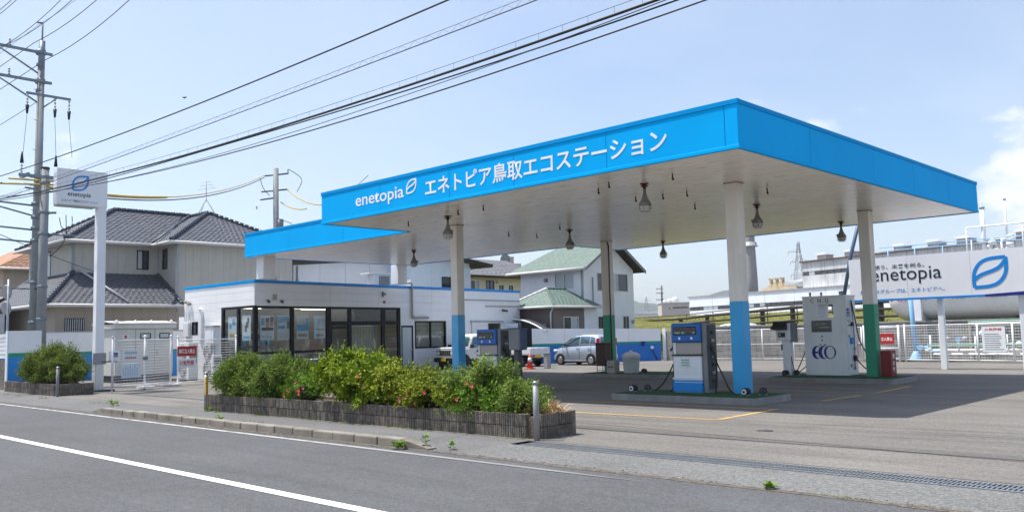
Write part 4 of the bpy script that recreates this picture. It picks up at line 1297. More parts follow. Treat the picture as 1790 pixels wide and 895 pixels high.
B(m).box(.47, -.006, .9, .7, 0, 1.28).obj('key_panel', 'cnggrey', t)
for z in (1.2, 1.08): B(m).cyl((.585, -.02, z), (.585, 0, z), .03, n=10).obj('button', 'midgrey', t)
B(m).box(.49, -.008, .92, .56, 0, .96).obj('caption_plate', 'midgrey', t); B(m).box(.62, -.008, .92, .7, 0, .96).obj('caption_plate', 'midgrey', t)
# emblem of three overlapping crescents


def crescent(b, cx, cz, rx, rz, shift, a0, a1, thin):
    n = 28; o = []; i_ = []
    for k in range(n + 1):
        a = a0 + (a1 - a0) * k / n
        o.append((cx + rx * math.cos(a), cz + rz * math.sin(a)))
        i_.append((cx + shift + (rx - thin) * math.cos(a), cz + (rz - thin * .35) * math.sin(a)))
    for k in range(n):
        b.face([(o[k][0], -.007, o[k][1]), (o[k + 1][0], -.007, o[k + 1][1]), (i_[k + 1][0], -.007, i_[k + 1][1]), (i_[k][0], -.007, i_[k][1])])


def eco(mtx, par, sc):
    b = B(mtx @ Matrix.Scale(sc, 4))
    crescent(b, .2, .2, .17, .2, .03, math.pi * .38, math.pi * 1.62, .075)
    b.box(.09, -.007, .17, .22, -.004, .225)
    crescent(b, .4, .2, .17, .2, .035, math.pi * .36, math.pi * 1.64, .08)
    crescent(b, .6, .2, .19, .2, .012, 0, 2 * math.pi, .06)
    return b.obj('emblem', 'navy', par)


eco(fr @ Matrix.Translation((.2, 0, .5)), t, 1.02)
FR2 = frame(-12.56 + W, 26.35, 90, .16)
side = B(FR2).box(.02, -.012, .02, D - .02, 0, 2.38, .01).obj('side_door', 'dispwhite', t)
eco(FR2 @ Matrix.Translation((.1, -.014, 1.62)) @ Matrix.Rotation(R(90), 4, 'Y') @ Matrix.Translation((-.45, 0, -.05)), t, .55)
B(FR2).box(.12, -.02, 1.5, .6, -.012, 1.54).obj('stripe', 'greenstripe', side)
B(FR2).box(.2, -.06, .95, .42, -.012, 1.15, .02).obj('valve_body', 'logoblue', t)
B(FR2).box(.3, -.07, 1.5, .45, -.012, 1.62, .01).obj('hose_holder', 'black', t); B(FR2).box(.38, -.08, .42, .55, -.012, .6, .015).obj('hose_holder', 'black', t)
for (a, z) in ((.15, 1.2), (.5, .8), (.2, .3), (.45, .2)): B(FR2).cyl((a, -.05, z), (a, -.01, z), .045, n=8).obj('fitting', 'steel', t)
B(FR2).tube([(.4, -.03, 2.25), (.42, -.05, 1.7), (.42, -.06, 1.2), (.4, -.06, .7), (.38, -.05, .2)], .014, 6).obj('tubing', 'darkgrey', t)
B(FR2).tube(curve_pts([(.35, -.05, 2.3), (.4, -.14, 1.6), (.45, -.2, 1.1), (.5, -.42, .6), (.55, -.75, .2), (.5, -.9, .02)], 6), .018, 7).obj('hose', 'rubber', t)
B(FR2).tube(curve_pts([(.4, -.07, .6), (.42, -.15, .42), (.45, -.35, .2), (.5, -.62, .05), (.5, -.75, .02)], 6), .018, 7).obj('hose', 'rubber', t)
B(m).tube(curve_pts([(-.01, .3, 1.0), (-.1, .2, .7), (-.22, .1, .35), (-.38, .05, .03)], 6), .016, 7).obj('hose', 'rubber', t)
B(m).tube(curve_pts([(.0, .2, .35), (-.15, .12, .18), (-.35, .05, .03)], 6), .014, 7).obj('hose', 'rubber', t)
for (a, d_) in ((.22, .1), (.45, .4), (1.1, .3), (1.25, .1)):
    B(m).lathe((a, d_, H + .02), [(.03, 0), (.03, .07), (.05, .09), (.02, .13)], 8).obj('lifting_eye', 'grey', t)
# card terminal
t = thing('card_terminal', 'grey card terminal with black hood on a post left of the tall gas dispenser', 'card terminal', (-13.0, 26.0, .16))
b = B(); b.box(-13.12, 25.95, .16, -12.86, 26.15, 1.3, .01); b.obj('post', 'cnggrey', t)
b = B(); b.box(-13.3, 25.9, 1.25, -12.82, 26.25, 1.8, .015); b.obj('case', 'cnggrey', t)
b = B(); b.prism([(-13.34, 25.62, 1.62), (-13.34, 25.9, 1.86), (-13.34, 25.9, 1.58)], (.44, 0, 0)); b.box(-13.36, 25.86, 1.8, -12.9, 26.2, 1.86); b.obj('hood', 'black', t)
B().box(-13.22, 25.885, 1.36, -12.98, 25.9, 1.5).obj('keypad', 'black', t); B().box(-13.2, 25.88, 1.4, -13.12, 25.885, 1.46).obj('card_slot', 'steel', t)
B().box(-12.82, 25.95, 1.2, -12.7, 26.2, 1.82, .01).obj('side_box', 'midgrey', t)
B().box(-13.16, 25.93, .95, -13.12, 26.1, 1.15).obj('switch_box', 'midgrey', t)
B().tube(curve_pts([(-12.9, 26.05, .9), (-12.8, 25.95, .5), (-12.68, 25.9, .2)], 5), .014, 6).obj('cable', 'rubber', t)
# extinguisher cabinet
t = thing('extinguisher_cabinet', 'dark red fire extinguisher cabinet at the right end of the gas dispenser island', 'cabinet', (-10.1, 26.2, .16))
b = B(); b.box(-10.08, 26.0, .16, -9.78, 26.4, .92, .012); b.obj('case', 'darkred', t)
B().box(-10.06, 25.99, .22, -9.8, 26.0, .88).obj('door', 'darkred', t)
for i, ch in enumerate('消火器'):
    text(ch, frame(-9.775, 26.1, 90) @ Matrix.Translation((0, -.001, .68 - i * .2)), .16, .15, 'letter', t, bold=.03, th=.005)
# grey switch box on a dark post before the truck
t = thing('switch_box', 'dark grey steel box on a dark post behind the right end of the bushes', 'switch box', (-17.55, 18.4, .16))
B().box(-17.56, 18.25, .02, -17.38, 18.42, 1.2, .01).obj('post', 'darkgrey', t)
b = B(); b.box(-17.66, 18.15, 1.2, -17.22, 18.45, 1.82, .012); b.obj('box', 'midgrey', t)
B().box(-17.64, 18.135, 1.23, -17.24, 18.15, 1.79).obj('door', 'midgrey', t); B().box(-17.68, 18.12, 1.82, -17.2, 18.48, 1.84).obj('lid', 'darkgrey', t)
B().box(-17.68, 18.2, 1.35, -17.66, 18.3, 1.42).obj('hinge', 'black', t)
B().box(-17.22, 18.17, 1.22, -17.19, 18.43, 1.81).obj('side_cover', 'bluegrey', t)
# bin and tubs at the left rear column
t = thing('rubbish_bin', 'tall brown rubbish bin on wire legs beside the green banded column', 'bin', (-20.0, 25.55, .16))
b = B(); b.box(-20.25, 25.4, .42, -19.83, 25.8, 1.22, .02); b.obj('body', 'maroon', t); B().box(-20.27, 25.38, 1.22, -19.81, 25.82, 1.27, .01).obj('lid', 'maroon', t)
b = B()
for (x, y) in ((-20.22, 25.43), (-19.86, 25.43), (-20.22, 25.77), (-19.86, 25.77)): b.tube([(x, y, .16), (x, y, .44)], .015, 5)
b.tube([(-20.22, 25.43, .26), (-19.86, 25.43, .26)], .012, 5); b.tube([(-19.86, 25.43, .26), (-19.86, 25.77, .26)], .012, 5)
b.obj('leg_frame', 'midgrey', t)
t = thing('paint_tin', 'square pale tin standing between brown bin and column', 'tin', (-19.6, 25.5, .16))
b = B(); b.box(-19.74, 25.38, .16, -19.38, 25.7, .62, .02); b.obj('body', 'dispbeige', t); B().box(-19.75, 25.37, .5, -19.37, 25.71, .53).obj('rim', 'grey', t)
for k in (0, .13): B().box(-19.66 + k, 25.37, .36, -19.58 + k, 25.38, .42).obj('print', 'darkgrey', t)
t = thing('lidded_tub', 'round grey tub with a domed lid right of the green banded column', 'tub', (-18.9, 25.75, .16))
B().lathe((-18.9, 25.75, .16), [(.25, 0), (.27, .02), (.31, .55), (.33, .56), (.33, .6)], 20).obj('body', 'whitedull', t)
B().lathe((-18.9, 25.75, .76), [(.34, 0), (.33, .05), (.2, .14), (.07, .17), (.05, .22), (.001, .23)], 20).obj('lid', 'whitedull', t)
# traffic cone and stand near the truck
t = thing('traffic_cone', 'small orange cone with white band behind the dark switch post', 'cone', (-28.3, 30.5, 0))
B().box(-28.5, 30.3, 0, -28.1, 30.7, .04, .01).obj('base', 'orange', t); B().lathe((-28.3, 30.5, .04), [(.16, 0), (.035, .66), (.001, .67)], 14).obj('cone', 'orange', t)
B().lathe((-28.3, 30.5, .36), [(.108, 0), (.074, .18)], 14).obj('reflective_band', 'letter', t)
t = thing('grey_stand', 'low grey post stand beside the orange cone', 'stand', (-28.0, 31.0, 0))
B().box(-28.05, 31.2, 0, -27.8, 31.45, .68, .02).obj('body', 'grey', t); B().box(-28.08, 31.17, .68, -27.77, 31.48, .72).obj('cap', 'midgrey', t)


# ------------------------------------------------------------------ vehicles
def wheel(t, x, y, r, w, side, rim='alu'):
    m = WM[t.name].copy()
    b = B(m); b.cyl((x, y - w / 2, r), (x, y + w / 2, r), r, n=24); wh = b.obj('wheel', 'rubber', t)
    B(m).cyl((x, y + side * w * .47, r), (x, y + side * (w / 2 + .012), r), r * .66, r * .6, 20).obj('rim', rim, wh)
    b = B(m)
    for k in range(5):
        a = k * 2 * math.pi / 5 + .3
        b.cyl((x + math.cos(a) * r * .38, y + side * (w / 2 + .008), r + math.sin(a) * r * .38), (x + math.cos(a) * r * .38, y + side * (w / 2 + .016), r + math.sin(a) * r * .38), r * .1, n=6)
    b.obj('rim_hole', 'darkgrey', wh)
    B(m).cyl((x, y + side * (w / 2 + .01), r), (x, y + side * (w / 2 + .03), r), r * .14, n=10).obj('hub_cap', 'alu', wh)


def shell(m, prof, half, name, mat, t, sub=1):
    """smooth body: side profile [(x, z0, z1, halfwidth0, halfwidth1)] stations lofted along x"""
    b = B(m); rings = []
    for (x, z0, z1, h0, h1) in prof:
        c = min(.07, (z1 - z0) * .3)
        ring = [(x, -h0 + .04, z0), (x, -h0, z0 + c), (x, -(h0 * .35 + h1 * .65), z0 + (z1 - z0) * .6), (x, -h1, z1 - c), (x, -h1 + .09, z1), (x, 0, z1 + .015),
                (x, h1 - .09, z1), (x, h1, z1 - c), (x, (h0 * .35 + h1 * .65), z0 + (z1 - z0) * .6), (x, h0, z0 + c), (x, h0 - .04, z0)]
        rings.append([b.v(p) for p in ring])
    for a, c in zip(rings, rings[1:]):
        for k in range(len(a)):
            f = b.bm.faces.new((a[k], a[(k + 1) % len(a)], c[(k + 1) % len(a)], c[k])); f.smooth = True
    b.bm.faces.new(rings[0][::-1]); b.bm.faces.new(rings[-1])
    return b.obj(name, mat, t)


def side_poly(m, pts, y, th, name, mat, par):
    """flat outline on a car's flank: pts (x, z) with inward tilt towards the roof"""
    b = B(m); b.prism([(p[0], y(p[1]), p[1]) for p in pts], (0, th, 0)); return b.obj(name, mat, par)


def hatchback(loc, deg, lab, paint):
    # local x forward (nose at +x), length 3.4
    t = thing('parked_car', lab, 'car', loc, deg)
    m = WM[t.name].copy()
    prof = [(-1.68, .32, .95, .66, .62), (-1.62, .25, 1.02, .72, .68), (-1.2, .2, 1.04, .74, .71), (-.4, .2, 1.02, .74, .72), (.5, .2, .98, .74, .71), (.95, .22, .94, .74, .69), (1.35, .24, .85, .72, .64), (1.6, .28, .74, .66, .54), (1.7, .34, .62, .56, .46)]
    shell(m, prof, .74, 'body', paint, t)
    # greenhouse
    gh = [(-1.62, .98, 1.3, .69, .6), (-1.5, .98, 1.5, .7, .57), (-1.2, .98, 1.545, .71, .56), (-.5, .98, 1.56, .71, .56), (.1, .97, 1.5, .7, .55), (.45, .96, 1.34, .68, .55), (.8, .95, 1.12, .67, .57), (1.05, .93, .97, .66, .6)]
    shell(m, gh, .7, 'cabin', paint, t)
    for s in (-1, 1):
        yy = lambda z, s=s: s * (.725 - (z - .98) * .27)
        th = -s * .03
        side_poly(m, [(.88, 1.0), (.42, 1.29), (.08, 1.43), (-.28, 1.46), (-.28, 1.02)], yy, th, 'door_window', 'carglass', t)
        side_poly(m, [(-.36, 1.02), (-.36, 1.46), (-.98, 1.45), (-.98, 1.04)], yy, th, 'door_window', 'carglass', t)
        side_poly(m, [(-1.06, 1.06), (-1.06, 1.44), (-1.3, 1.4), (-1.38, 1.1)], yy, th, 'quarter_window', 'carglass', t)
        b = B(m)
        for x in (.86, -.32, -1.12): b.box(x - .004, s * .745 - .006, .3, x + .004, s * .745 + .006, 1.0)
        b.box(-1.12, s * .742 - .005, .3, .86, s * .742 + .005, .308)
        b.obj('door_gap', 'darkgrey', t)
        for x in (-.22, -1.02): B(m).box(x, s * .735, .9, x + .16, s * .765, .93, .008).obj('door_handle', paint, t)
        B(m).box(.62, s * .72, 1.0, .74, s * .9, 1.12, .03).obj('mirror', 'darkgrey', t)
        b = B(m); b.box(-1.64, s * .6, .98, -1.5, s * .72, 1.36, .02); b.obj('tail_lamp', 'lens_red', t)
        b = B(m); b.box(1.32, s * .42, .68, 1.62, s * .69, .82, .04); b.obj('headlamp', 'lens_clear', t)
        for x in (1.05, -1.12):
            b = B(m)
            pts = [(x + .33 * math.cos(a), .27 + .33 * math.sin(a)) for a in [k * math.pi / 14 for k in range(15)]]
            b.prism([(p[0], s * .748, p[1]) for p in pts], (0, -s * .1, 0)); b.obj('wheel_arch', 'black', t)
            wheel(t, x, s * .675, .265, .165, s)
        B(m).box(-.8, s * .70, .19, .75, s * .755, .26, .01).obj('sill', 'midgrey', t)
    b = B(m); b.prism([(1.0, -.6, .985), (.42, -.5, 1.37), (.42, .5, 1.37), (1.0, .6, .985)], (.012, 0, .02)); b.obj('windscreen', 'carglass', t)
    b = B(m); b.prism([(-1.645, -.52, 1.02), (-1.6, -.48, 1.42), (-1.6, .48, 1.42), (-1.645, .52, 1.02)], (-.03, 0, .0)); b.obj('rear_window', 'carglass', t)
    B(m).box(-1.73, -.68, .3, -1.6, .68, .52, .03).obj('bumper', paint, t); B(m).box(-1.745, -.17, .6, -1.7, .17, .77).obj('number_plate', 'plate', t)
    B(m).box(1.62, -.5, .36, 1.72, .5, .5, .03).obj('grille', 'black', t)
    b = B(m); b.box(-1.5, -.66, .14, 1.5, .66, .3); b.obj('underbody', 'black', t)
    return t


HB = hatchback((-28.95, 35.4, 0), 176, 'silver blue hatchback parked before the striped boundary wall', 'car_silver')

# white boxy off-roader beside the shop
t = thing('parked_car', 'white boxy off-roader with black grille parked along the shop front behind the bushes', 'car', (-32.3, 30.3, 0), -90)
m = WM[t.name].copy(); PW = 'car_white'
hw = .74
b = B(m); b.box(-1.62, -hw, .45, 1.6, hw, 1.02, .06, 2); b.obj('body', PW, t)
b = B(m); b.box(.55, -.66, .95, 1.6, .66, 1.1, .05, 2); b.obj('bonnet', PW, t)
shell(m, [(-1.6, 1.0, 1.62, .72, .62), (-1.5, 1.0, 1.7, .72, .62), (-.4, 1.0, 1.73, .72, .62), (.2, 1.0, 1.7, .72, .62), (.34, 1.0, 1.62, .71, .62), (.62, 1.0, 1.06, .7, .68)], .7, 'cabin', PW, t)
b = B(m); b.prism([(.66, -.6, 1.06), (.4, -.55, 1.6), (.4, .55, 1.6), (.66, .6, 1.06)], (.015, 0, .01)); b.obj('windscreen', 'carglass', t)
for s in (-1, 1):
    yy = lambda z, s=s: s * (.745 - (z - 1.0) * .15)
    side_poly(m, [(.5, 1.06), (.3, 1.56), (-.3, 1.6), (-.3, 1.06)], yy, -s * .02, 'door_window', 'carglass', t)
    side_poly(m, [(-.42, 1.06), (-.42, 1.6), (-1.4, 1.58), (-1.4, 1.06)], yy, -s * .02, 'quarter_window', 'carglass', t)
    B(m).box(.5, s * .73, 1.05, .62, s * .92, 1.22, .02).obj('mirror', 'black', t)
    for x in (1.05, -1.05):
        b = B(m); pts = [(x + .44 * math.cos(a), .36 + .42 * math.sin(a)) for a in [k * math.pi / 8 for k in range(9)]]
        b.prism([(p[0], s * .775, p[1]) for p in pts], (0, -s * .1, 0)); b.obj('wheel_arch', 'black', t)
        wheel(t, x, s * .66, .34, .19, s, 'darkgrey')
    B(m).box(-.6, s * .735, .42, .6, s * .77, .5).obj('sill', 'black', t)
    b = B(m); b.cyl((1.59, s * .5, .82), (1.625, s * .5, .82), .11, n=16); b.obj('headlamp', 'lens_clear', t)
    b = B(m); b.box(-.37, s * .742, .55, -.355, s * .747, 1.0); b.obj('door_gap', 'darkgrey', t)
B(m).box(1.58, -.64, .7, 1.615, .64, .95, .01).obj('grille', 'black', t)
for k in range(5): B(m).box(1.61, -.3 + k * .14, .72, 1.63, -.26 + k * .14, .93).obj('grille_bar', 'midgrey', t)
B(m).box(1.58, -.74, .38, 1.72, .74, .6, .03).obj('bumper', 'black', t); B(m).box(1.72, -.17, .42, 1.735, .17, .58).obj('number_plate', 'plate', t)
B(m).box(-1.5, -.6, .25, 1.5, .6, .46).obj('underbody', 'black', t)

# kei truck seen from its tailgate
t = thing('parked_truck', 'small white flatbed truck with yellow plate parked beside the silver hatchback', 'truck', (-31.7, 33.2, 0), 178)
m = WM[t.name].copy()
for (x0, y0, x1, y1, nm) in ((-1.7, -.7, -1.66, .7, 'tailgate'), (-1.64, -.7, .42, -.66, 'side_gate'), (-1.64, .66, .42, .7, 'side_gate')):
    B(m).box(x0, y0, .64, x1, y1, .95, .008).obj(nm, PW, t)
B(m).box(-1.66, -.66, .58, .44, .66, .64).obj('bed', 'whitedull', t)
for y in (-.45, .0, .45): B(m).box(-1.712, y - .015, .68, -1.7, y + .015, .92).obj('gate_rib', 'whitedull', t)
b = B(m); b.box(.48, -.7, .4, 1.68, .7, 1.2, .05, 2); b.obj('body', PW, t)
shell(m, [(.5, 1.15, 1.7, .69, .6), (.6, 1.15, 1.75, .69, .6), (1.1, 1.15, 1.76, .69, .6), (1.3, 1.15, 1.66, .69, .6), (1.6, 1.15, 1.2, .68, .66)], .7, 'cab', PW, t)
b = B(m); b.prism([(.485, -.52, 1.22), (.485, -.5, 1.62), (.485, .5, 1.62), (.485, .52, 1.22)], (.02, 0, 0)); b.obj('rear_window', 'carglass', t)
for s in (-1, 1):
    yy = lambda z, s=s: s * (.71 - (z - 1.15) * .15)
    side_poly(m, [(1.5, 1.2), (1.24, 1.64), (.66, 1.66), (.66, 1.2)], yy, -s * .02, 'door_window', 'carglass', t)
    B(m).box(-1.715, s * .5 - .11, .49, -1.66, s * .5 + .11, .6, .01).obj('tail_lamp', 'lens_red', t)
    for x in (1.1, -.9): wheel(t, x, s * .6, .26, .15, s, 'whitedull')
B(m).box(-1.7, -.62, .47, -1.67, .62, .62).obj('rear_panel', PW, t); B(m).box(-1.74, .0, .44, -1.725, .34, .6).obj('number_plate', 'plate', t)
B(m).box(-1.5, -.35, .3, 1.5, .35, .56).obj('chassis', 'black', t); B(m).box(-1.66, -.66, .2, -1.64, -.4, .46).obj('mud_flap', 'black', t); B(m).box(-1.66, .4, .2, -1.64, .66, .46).obj('mud_flap', 'black', t)
# ------------------------------------------------------------------ boundary walls


def striped_wall(name, lab, p, q, h0, h1, th=.14, zg=(.98, 1.1), mats=('panelw', 'greenstripe', 'wallblue')):
    L = math.hypot(q[0] - p[0], q[1] - p[1]); deg = math.degrees(math.atan2(q[1] - p[1], q[0] - p[0]))
    f = frame(p[0], p[1], deg)
    t = thing(name, lab, 'wall', ((p[0] + q[0]) / 2, (p[1] + q[1]) / 2, 0))
    n = max(1, round(L / 2.0))
    for i in range(n):
        a, c = L * i / n + .004, L * (i + 1) / n - .004
        ha, hc = h0 + (h1 - h0) * i / n, h0 + (h1 - h0) * (i + 1) / n
        B(f).prism([(a, 0, zg[1]), (c, 0, zg[1]), (c, 0, hc), (a, 0, ha)], (0, th, 0)).obj('white_panel', mats[0], t)
        B(f).box(a, -.002, zg[0], c, th + .002, zg[1]).obj('green_stripe', mats[1], t)
        B(f).box(a, 0, 0, c, th, zg[0]).obj('blue_panel', mats[2], t)
    return t, f


bw, fbw = striped_wall('boundary_wall', 'white boundary wall with green and blue stripes behind the parked cars', (-32.9, 35.7), (-28.0, 41.0), 1.95, 1.79)
b = B(fbw); b.box(6.1, -.1, .85, 6.3, 0, 1.1, .02); b.obj('switch_cover', 'navy', bw); B(fbw).cyl((6.7, -.12, .75), (6.7, 0, .75), .09, n=10).obj('outlet', 'white', bw)
B(fbw).tube([(6.7, -.05, .7), (6.8, -.04, .4), (7.0, -.04, .05)], .02, 5).obj('cable', 'rubber', bw)
t = thing('gate_post', 'white and grey post closing the right end of the striped boundary wall', 'post', (-27.85, 41.2, 0))
B().box(-27.95, 41.1, 0, -27.75, 41.3, 1.8).obj('post', 'white', t); B().box(-27.72, 41.15, 0, -27.35, 41.5, 1.6).obj('pier', 'concrete', t)
sw, fsw = striped_wall('boundary_wall', 'short wall end with white top, green line and blue base at the far left', (-36.3, 10.44), (-36.3, 11.6), 2.24, 2.24, .16, (1.24, 1.41), ('panelw', 'greenstripe', 'logoblue'))
B(frame(-36.3, 10.44, 90)).box(-.03, -.02, 0, .005, .2, 2.25).obj('end_post', 'bluewhite', sw)
t, _f = striped_wall('boundary_wall', 'white boundary wall with blue base between the tiled house and the cubicle', (-43.2, 11.5), (-43.2, 21.1), 2.24, 2.24, .15, (1.2, 1.34), ('panelw', 'greenstripe', 'logoblue'))
B(frame(-43.22, 11.5, 90)).box(0, -.03, 2.24, 9.6, .22, 2.3).obj('coping', 'dispbeige', t)
t = thing('neighbour_wall', 'dark block wall with pale slatted fence on top at the left edge', 'wall', (-45, 10.7, 0))
nb = B(); nb.box(.004, 0, 0, .39, .14, .186, .006); nme = nb.mesh('block', 'block')
for k in range(6):
    for i in range(24):
        part('block', nme, t, (-1.0 + 8.3 - i * .395, 0, k * .19))
for k in range(6):
    B().box(-60, 10.72, 1.2 + k * .16, -36.7, 10.76, 1.33 + k * .16).obj('slat', 'whitedull', t)
for i in range(10):
    B().box(-37 - i * 2.2, 10.77, 1.14, -36.94 - i * 2.2, 10.83, 2.12).obj('post', 'grey', t)
B().box(-60, 10.7, 0, -46.7, 10.84, 1.14).obj('lower_wall', 'mortar', t)

t = thing('traffic_mirror', 'pair of round grey traffic mirrors seen from behind on the left edge pole', 'traffic mirror', (-36.75, 10.5, 0))
B().cyl((-36.72, 10.52, 0), (-36.72, 10.52, 4.2), .04, n=10).obj('post', 'steel', t)
for z, w_ in ((3.72, .28), (3.1, .26)):
    d_ = Vector((.35, -.9, -.12)).normalized(); c_ = Vector((-36.85, 10.48, z))
    B().cyl(c_ - d_ * .03, c_ + d_ * .02, w_, w_ * .92, 20).obj('mirror_back', 'grey', t); B().tube([(-36.72, 10.52, z), c_], .025, 6).obj('bracket', 'steel', t)

# retaining wall of blocks, bank, rail fence
t = thing('retaining_wall', 'grey concrete block retaining wall below the grass bank', 'retaining wall', (-18, 42.0, 0))
ob = B(); ob.box(.004, 0, .003, .796, .2, .243, .008); ome = ob.mesh('block', 'oldblock')
for k in range(7):
    for i in range(26):
        part('block', ome, t, (-9.5 + i * .8 + (.4 if k % 2 else 0), rnd(-.006, .006), k * .246))
B().box(-27.3, 42.1, 0, -6.8, 42.4, 1.74).obj('core', 'mortar', t)
B().box(-27.4, 41.97, 1.735, -6.8, 42.3, 1.83, .01).obj('coping', 'concrete', t)


def bankz(y):
    return .4 if y < 45.4 else min(1.35 + (y - 45.4) * .11, 1.9 + (y - 50.4) * .07, 2.95)


b = B()
NX, NY = 60, 30
rows = []
for j in range(NY + 1):
    y = 42.35 + (66 - 42.35) * (j / NY) ** 1.2
    row = []
    for i in range(NX + 1):
        x = -75 + 100 * i / NX
        z = bankz(y) + (.12 * noise.noise((x * .25, y * .25, 0)) if y > 46.5 else 0)
        row.append(b.v((x, y, z)))
    rows.append(row)
for r0, r1 in zip(rows, rows[1:]):
    for i in range(NX):
        f = b.bm.faces.new((r0[i], r0[i + 1], r1[i + 1], r1[i])); f.smooth = True
for a, c in zip(rows[0], rows[0][1:]):
    b.bm.faces.new((b.bm.verts.new(a.co - Vector((0, 0, 1.8))), b.bm.verts.new(c.co - Vector((0, 0, 1.8))), c, a))
struct(b.obj('grass_bank', 'bank'))
b = B(); b.face([(-500, 65.9, 2.7), (400, 65.9, 2.7), (400, 700, 2.7), (-500, 700, 2.7)]); struct(b.obj('factory_ground', 'ground'))
b = B()
for i in range(9000):
    x = rnd(-46, 0); y = 45.6 + 20 * rnd(0, 1)
    z = bankz(y) - .03
    h = rnd(.04, .13); a = rnd(0, 6.28); w = rnd(.02, .05)
    dx, dy = math.cos(a) * w, math.sin(a) * w
    b.face([(x - dx, y - dy, z), (x + dx, y + dy, z), (x + rnd(-.1, .1), y + rnd(-.1, .1), z + h)])
b.obj('grass', 'leaf_bank', kind='stuff')
t = thing('rail_fence', 'brown post and rail fence along the ramp on the grass bank', 'fence', (-26, 49.6, 1.6))
FP = [(-46.0, 61.5, 2.5), (-40.49, 58.2, 2.5), (-36.05, 55.5, 2.5), (-31.97, 52.5, 2.6), (-26.3, 49.63, 2.74), (-23.56, 48.1, 2.81), (-19.64, 46.3, 2.86), (-17.3, 45.1, 2.86), (-14.2, 43.9, 2.86), (-10.5, 43.0, 2.86)]
for (x, y, z) in FP:
    B().box(x - .11, y - .11, 1.5, x + .11, y + .11, z + .12, .01).obj('post', 'brownrail', t)
for dz, r in ((0, .1), (-.38, .07), (-.75, .07)):
    for p, q in zip(FP, FP[1:]):
        B().tube([(p[0], p[1] - .1, p[2] + dz), (q[0], q[1] - .1, q[2] + dz)], r, 6).obj('rail', 'brownrail', t)
t = thing('hand_rail', 'thin dark pipe rail running above the brown fence', 'handrail', (-26, 47.6, 1.6))
for p, q in zip(FP, FP[1:]):
    B().tube([(p[0] - .5, p[1] + 1.6, p[2] + .32), (q[0] - .5, q[1] + 1.6, q[2] + .32)], .035, 6).obj('rail', 'brownrail', t)
    B().tube([(p[0] - .5, p[1] + 1.6, 1.9), (p[0] - .5, p[1] + 1.6, p[2] + .32)], .035, 6).obj('post', 'brownrail', t)


def recolour(o, frm, to):
    for c in [o] + list(o.children_recursive):
        if c.type == 'MESH' and c.material_slots and c.material_slots[0].material == MAT[frm]:
            c.material_slots[0].link = 'OBJECT'; c.material_slots[0].material = MAT[to]


c2 = copy_thing(HB, (-25.6, 44.2, .42), 181, 'pale car half hidden behind the brown rail fence beside the blue column'); recolour(c2, 'car_silver', 'car_white')

# white mesh fence before the retaining wall, and gas yard fence with gate
t = thing('mesh_fence', 'long white mesh fence in front of the retaining wall', 'fence', (-22, 41.5, 0))
xs = rng(-27.2, -16.9, 1.75)
for x in xs: post(t, x, 41.45, 1.62, .03, cap=False)
for a, c in zip(xs, xs[1:]):
    B().tube([(a, 41.45, 1.6), (c, 41.45, 1.6)], .022, 5).obj('top_rail', 'white', t); B().tube([(a, 41.45, .85), (c, 41.45, .85)], .016, 5).obj('mid_rail', 'white', t); B().tube([(a, 41.45, .1), (c, 41.45, .1)], .016, 5).obj('bottom_rail', 'white', t)
b = B()
for k in range(9): b.cyl((xs[0], 41.45, .2 + k * .16), (xs[-1], 41.45, .2 + k * .16), .0012, n=3, cap=False)
for i in range(100): b.cyl((xs[0] + i * .103, 41.45, .1), (xs[0] + i * .103, 41.45, 1.6), .001, n=3, cap=False)
b.obj('wire_mesh', 'white', t, kind='stuff')
t = thing('mesh_fence', 'white mesh fence of the gas yard below the big signboard', 'fence', (-10, 40, 0))
gx = [(-16.6, 41.0), (-14.6, 40.6), (-13.0, 40.3), (-11.4, 39.95), (-10.0, 39.65), (-8.4, 39.3), (-6.5, 38.9), (-4.6, 38.5), (-2.5, 38.1)]
for p in gx: post(t, p[0], p[1], 1.68, .04, cap=False)
for p, q in zip(gx, gx[1:]): mesh_fence(t, p, q, 1.62, .1, .12, .12, .006)
B().box(-16.6, 40.7, 0, -2.5, 41.2, .1).obj('kerb', 'concrete', t).location = (10 - 10, 0, 0)
t = thing('yard_gate', 'white framed gate with red sign at the left of the gas yard', 'gate', (-15.6, 40.7, 0))
for (x, y) in ((-16.0, 40.78), (-14.85, 40.55)): post(t, x, y, 1.66, .05, cap=False)
b = B(); b.tube([(-16.0, 40.75, 1.55), (-14.85, 40.52, 1.55)], .025, 6); b.tube([(-16.0, 40.75, .62), (-14.85, 40.52, .62)], .03, 6); b.tube([(-16.0, 40.75, .15), (-14.85, 40.52, .15)], .025, 6); b.obj('gate_frame', 'white', t)
t = thing('warning_sign', 'faded red sign with white characters on the yard gate', 'sign', (-15.4, 40.55, 1.0))
fg = frame(-15.75, 40.66, -11.3)
B(fg).box(0, 0, .82, .72, .012, 1.28).obj('plate', 'red', t); text('立入禁止', fg @ Matrix.Translation((.08, -.001, .95)), .56, .17, 'letter', t, bold=.02, th=.004)
t = thing('notice_board', 'white notice with red heading on the gas yard fence', 'notice', (-10.6, 39.7, .7))
fg = frame(-11.2, 39.85, -11.3)
B(fg).box(0, -.02, .45, .95, -.008, 1.5).obj('sheet', 'paper', t); text('火気厳禁', fg @ Matrix.Translation((.12, -.021, 1.33)), .7, .11, 'redink', t, bold=.02, th=.004)
b = B(fg)
for k in range(8): b.box(.1, -.026, .55 + k * .09, rnd(.6, .88), -.021, .575 + k * .09)
b.obj('print_line', 'midgrey', t)
t = thing('warning_sign', 'red stand with white plate just right of the tall gas dispenser', 'sign', (-16.7, 39.9, 0))
B().box(-16.95, 39.9, .15, -16.5, 40.0, 1.0).obj('stand', 'red', t); B().box(-16.97, 39.86, .95, -16.48, 39.9, 1.36).obj('plate', 'paper', t)
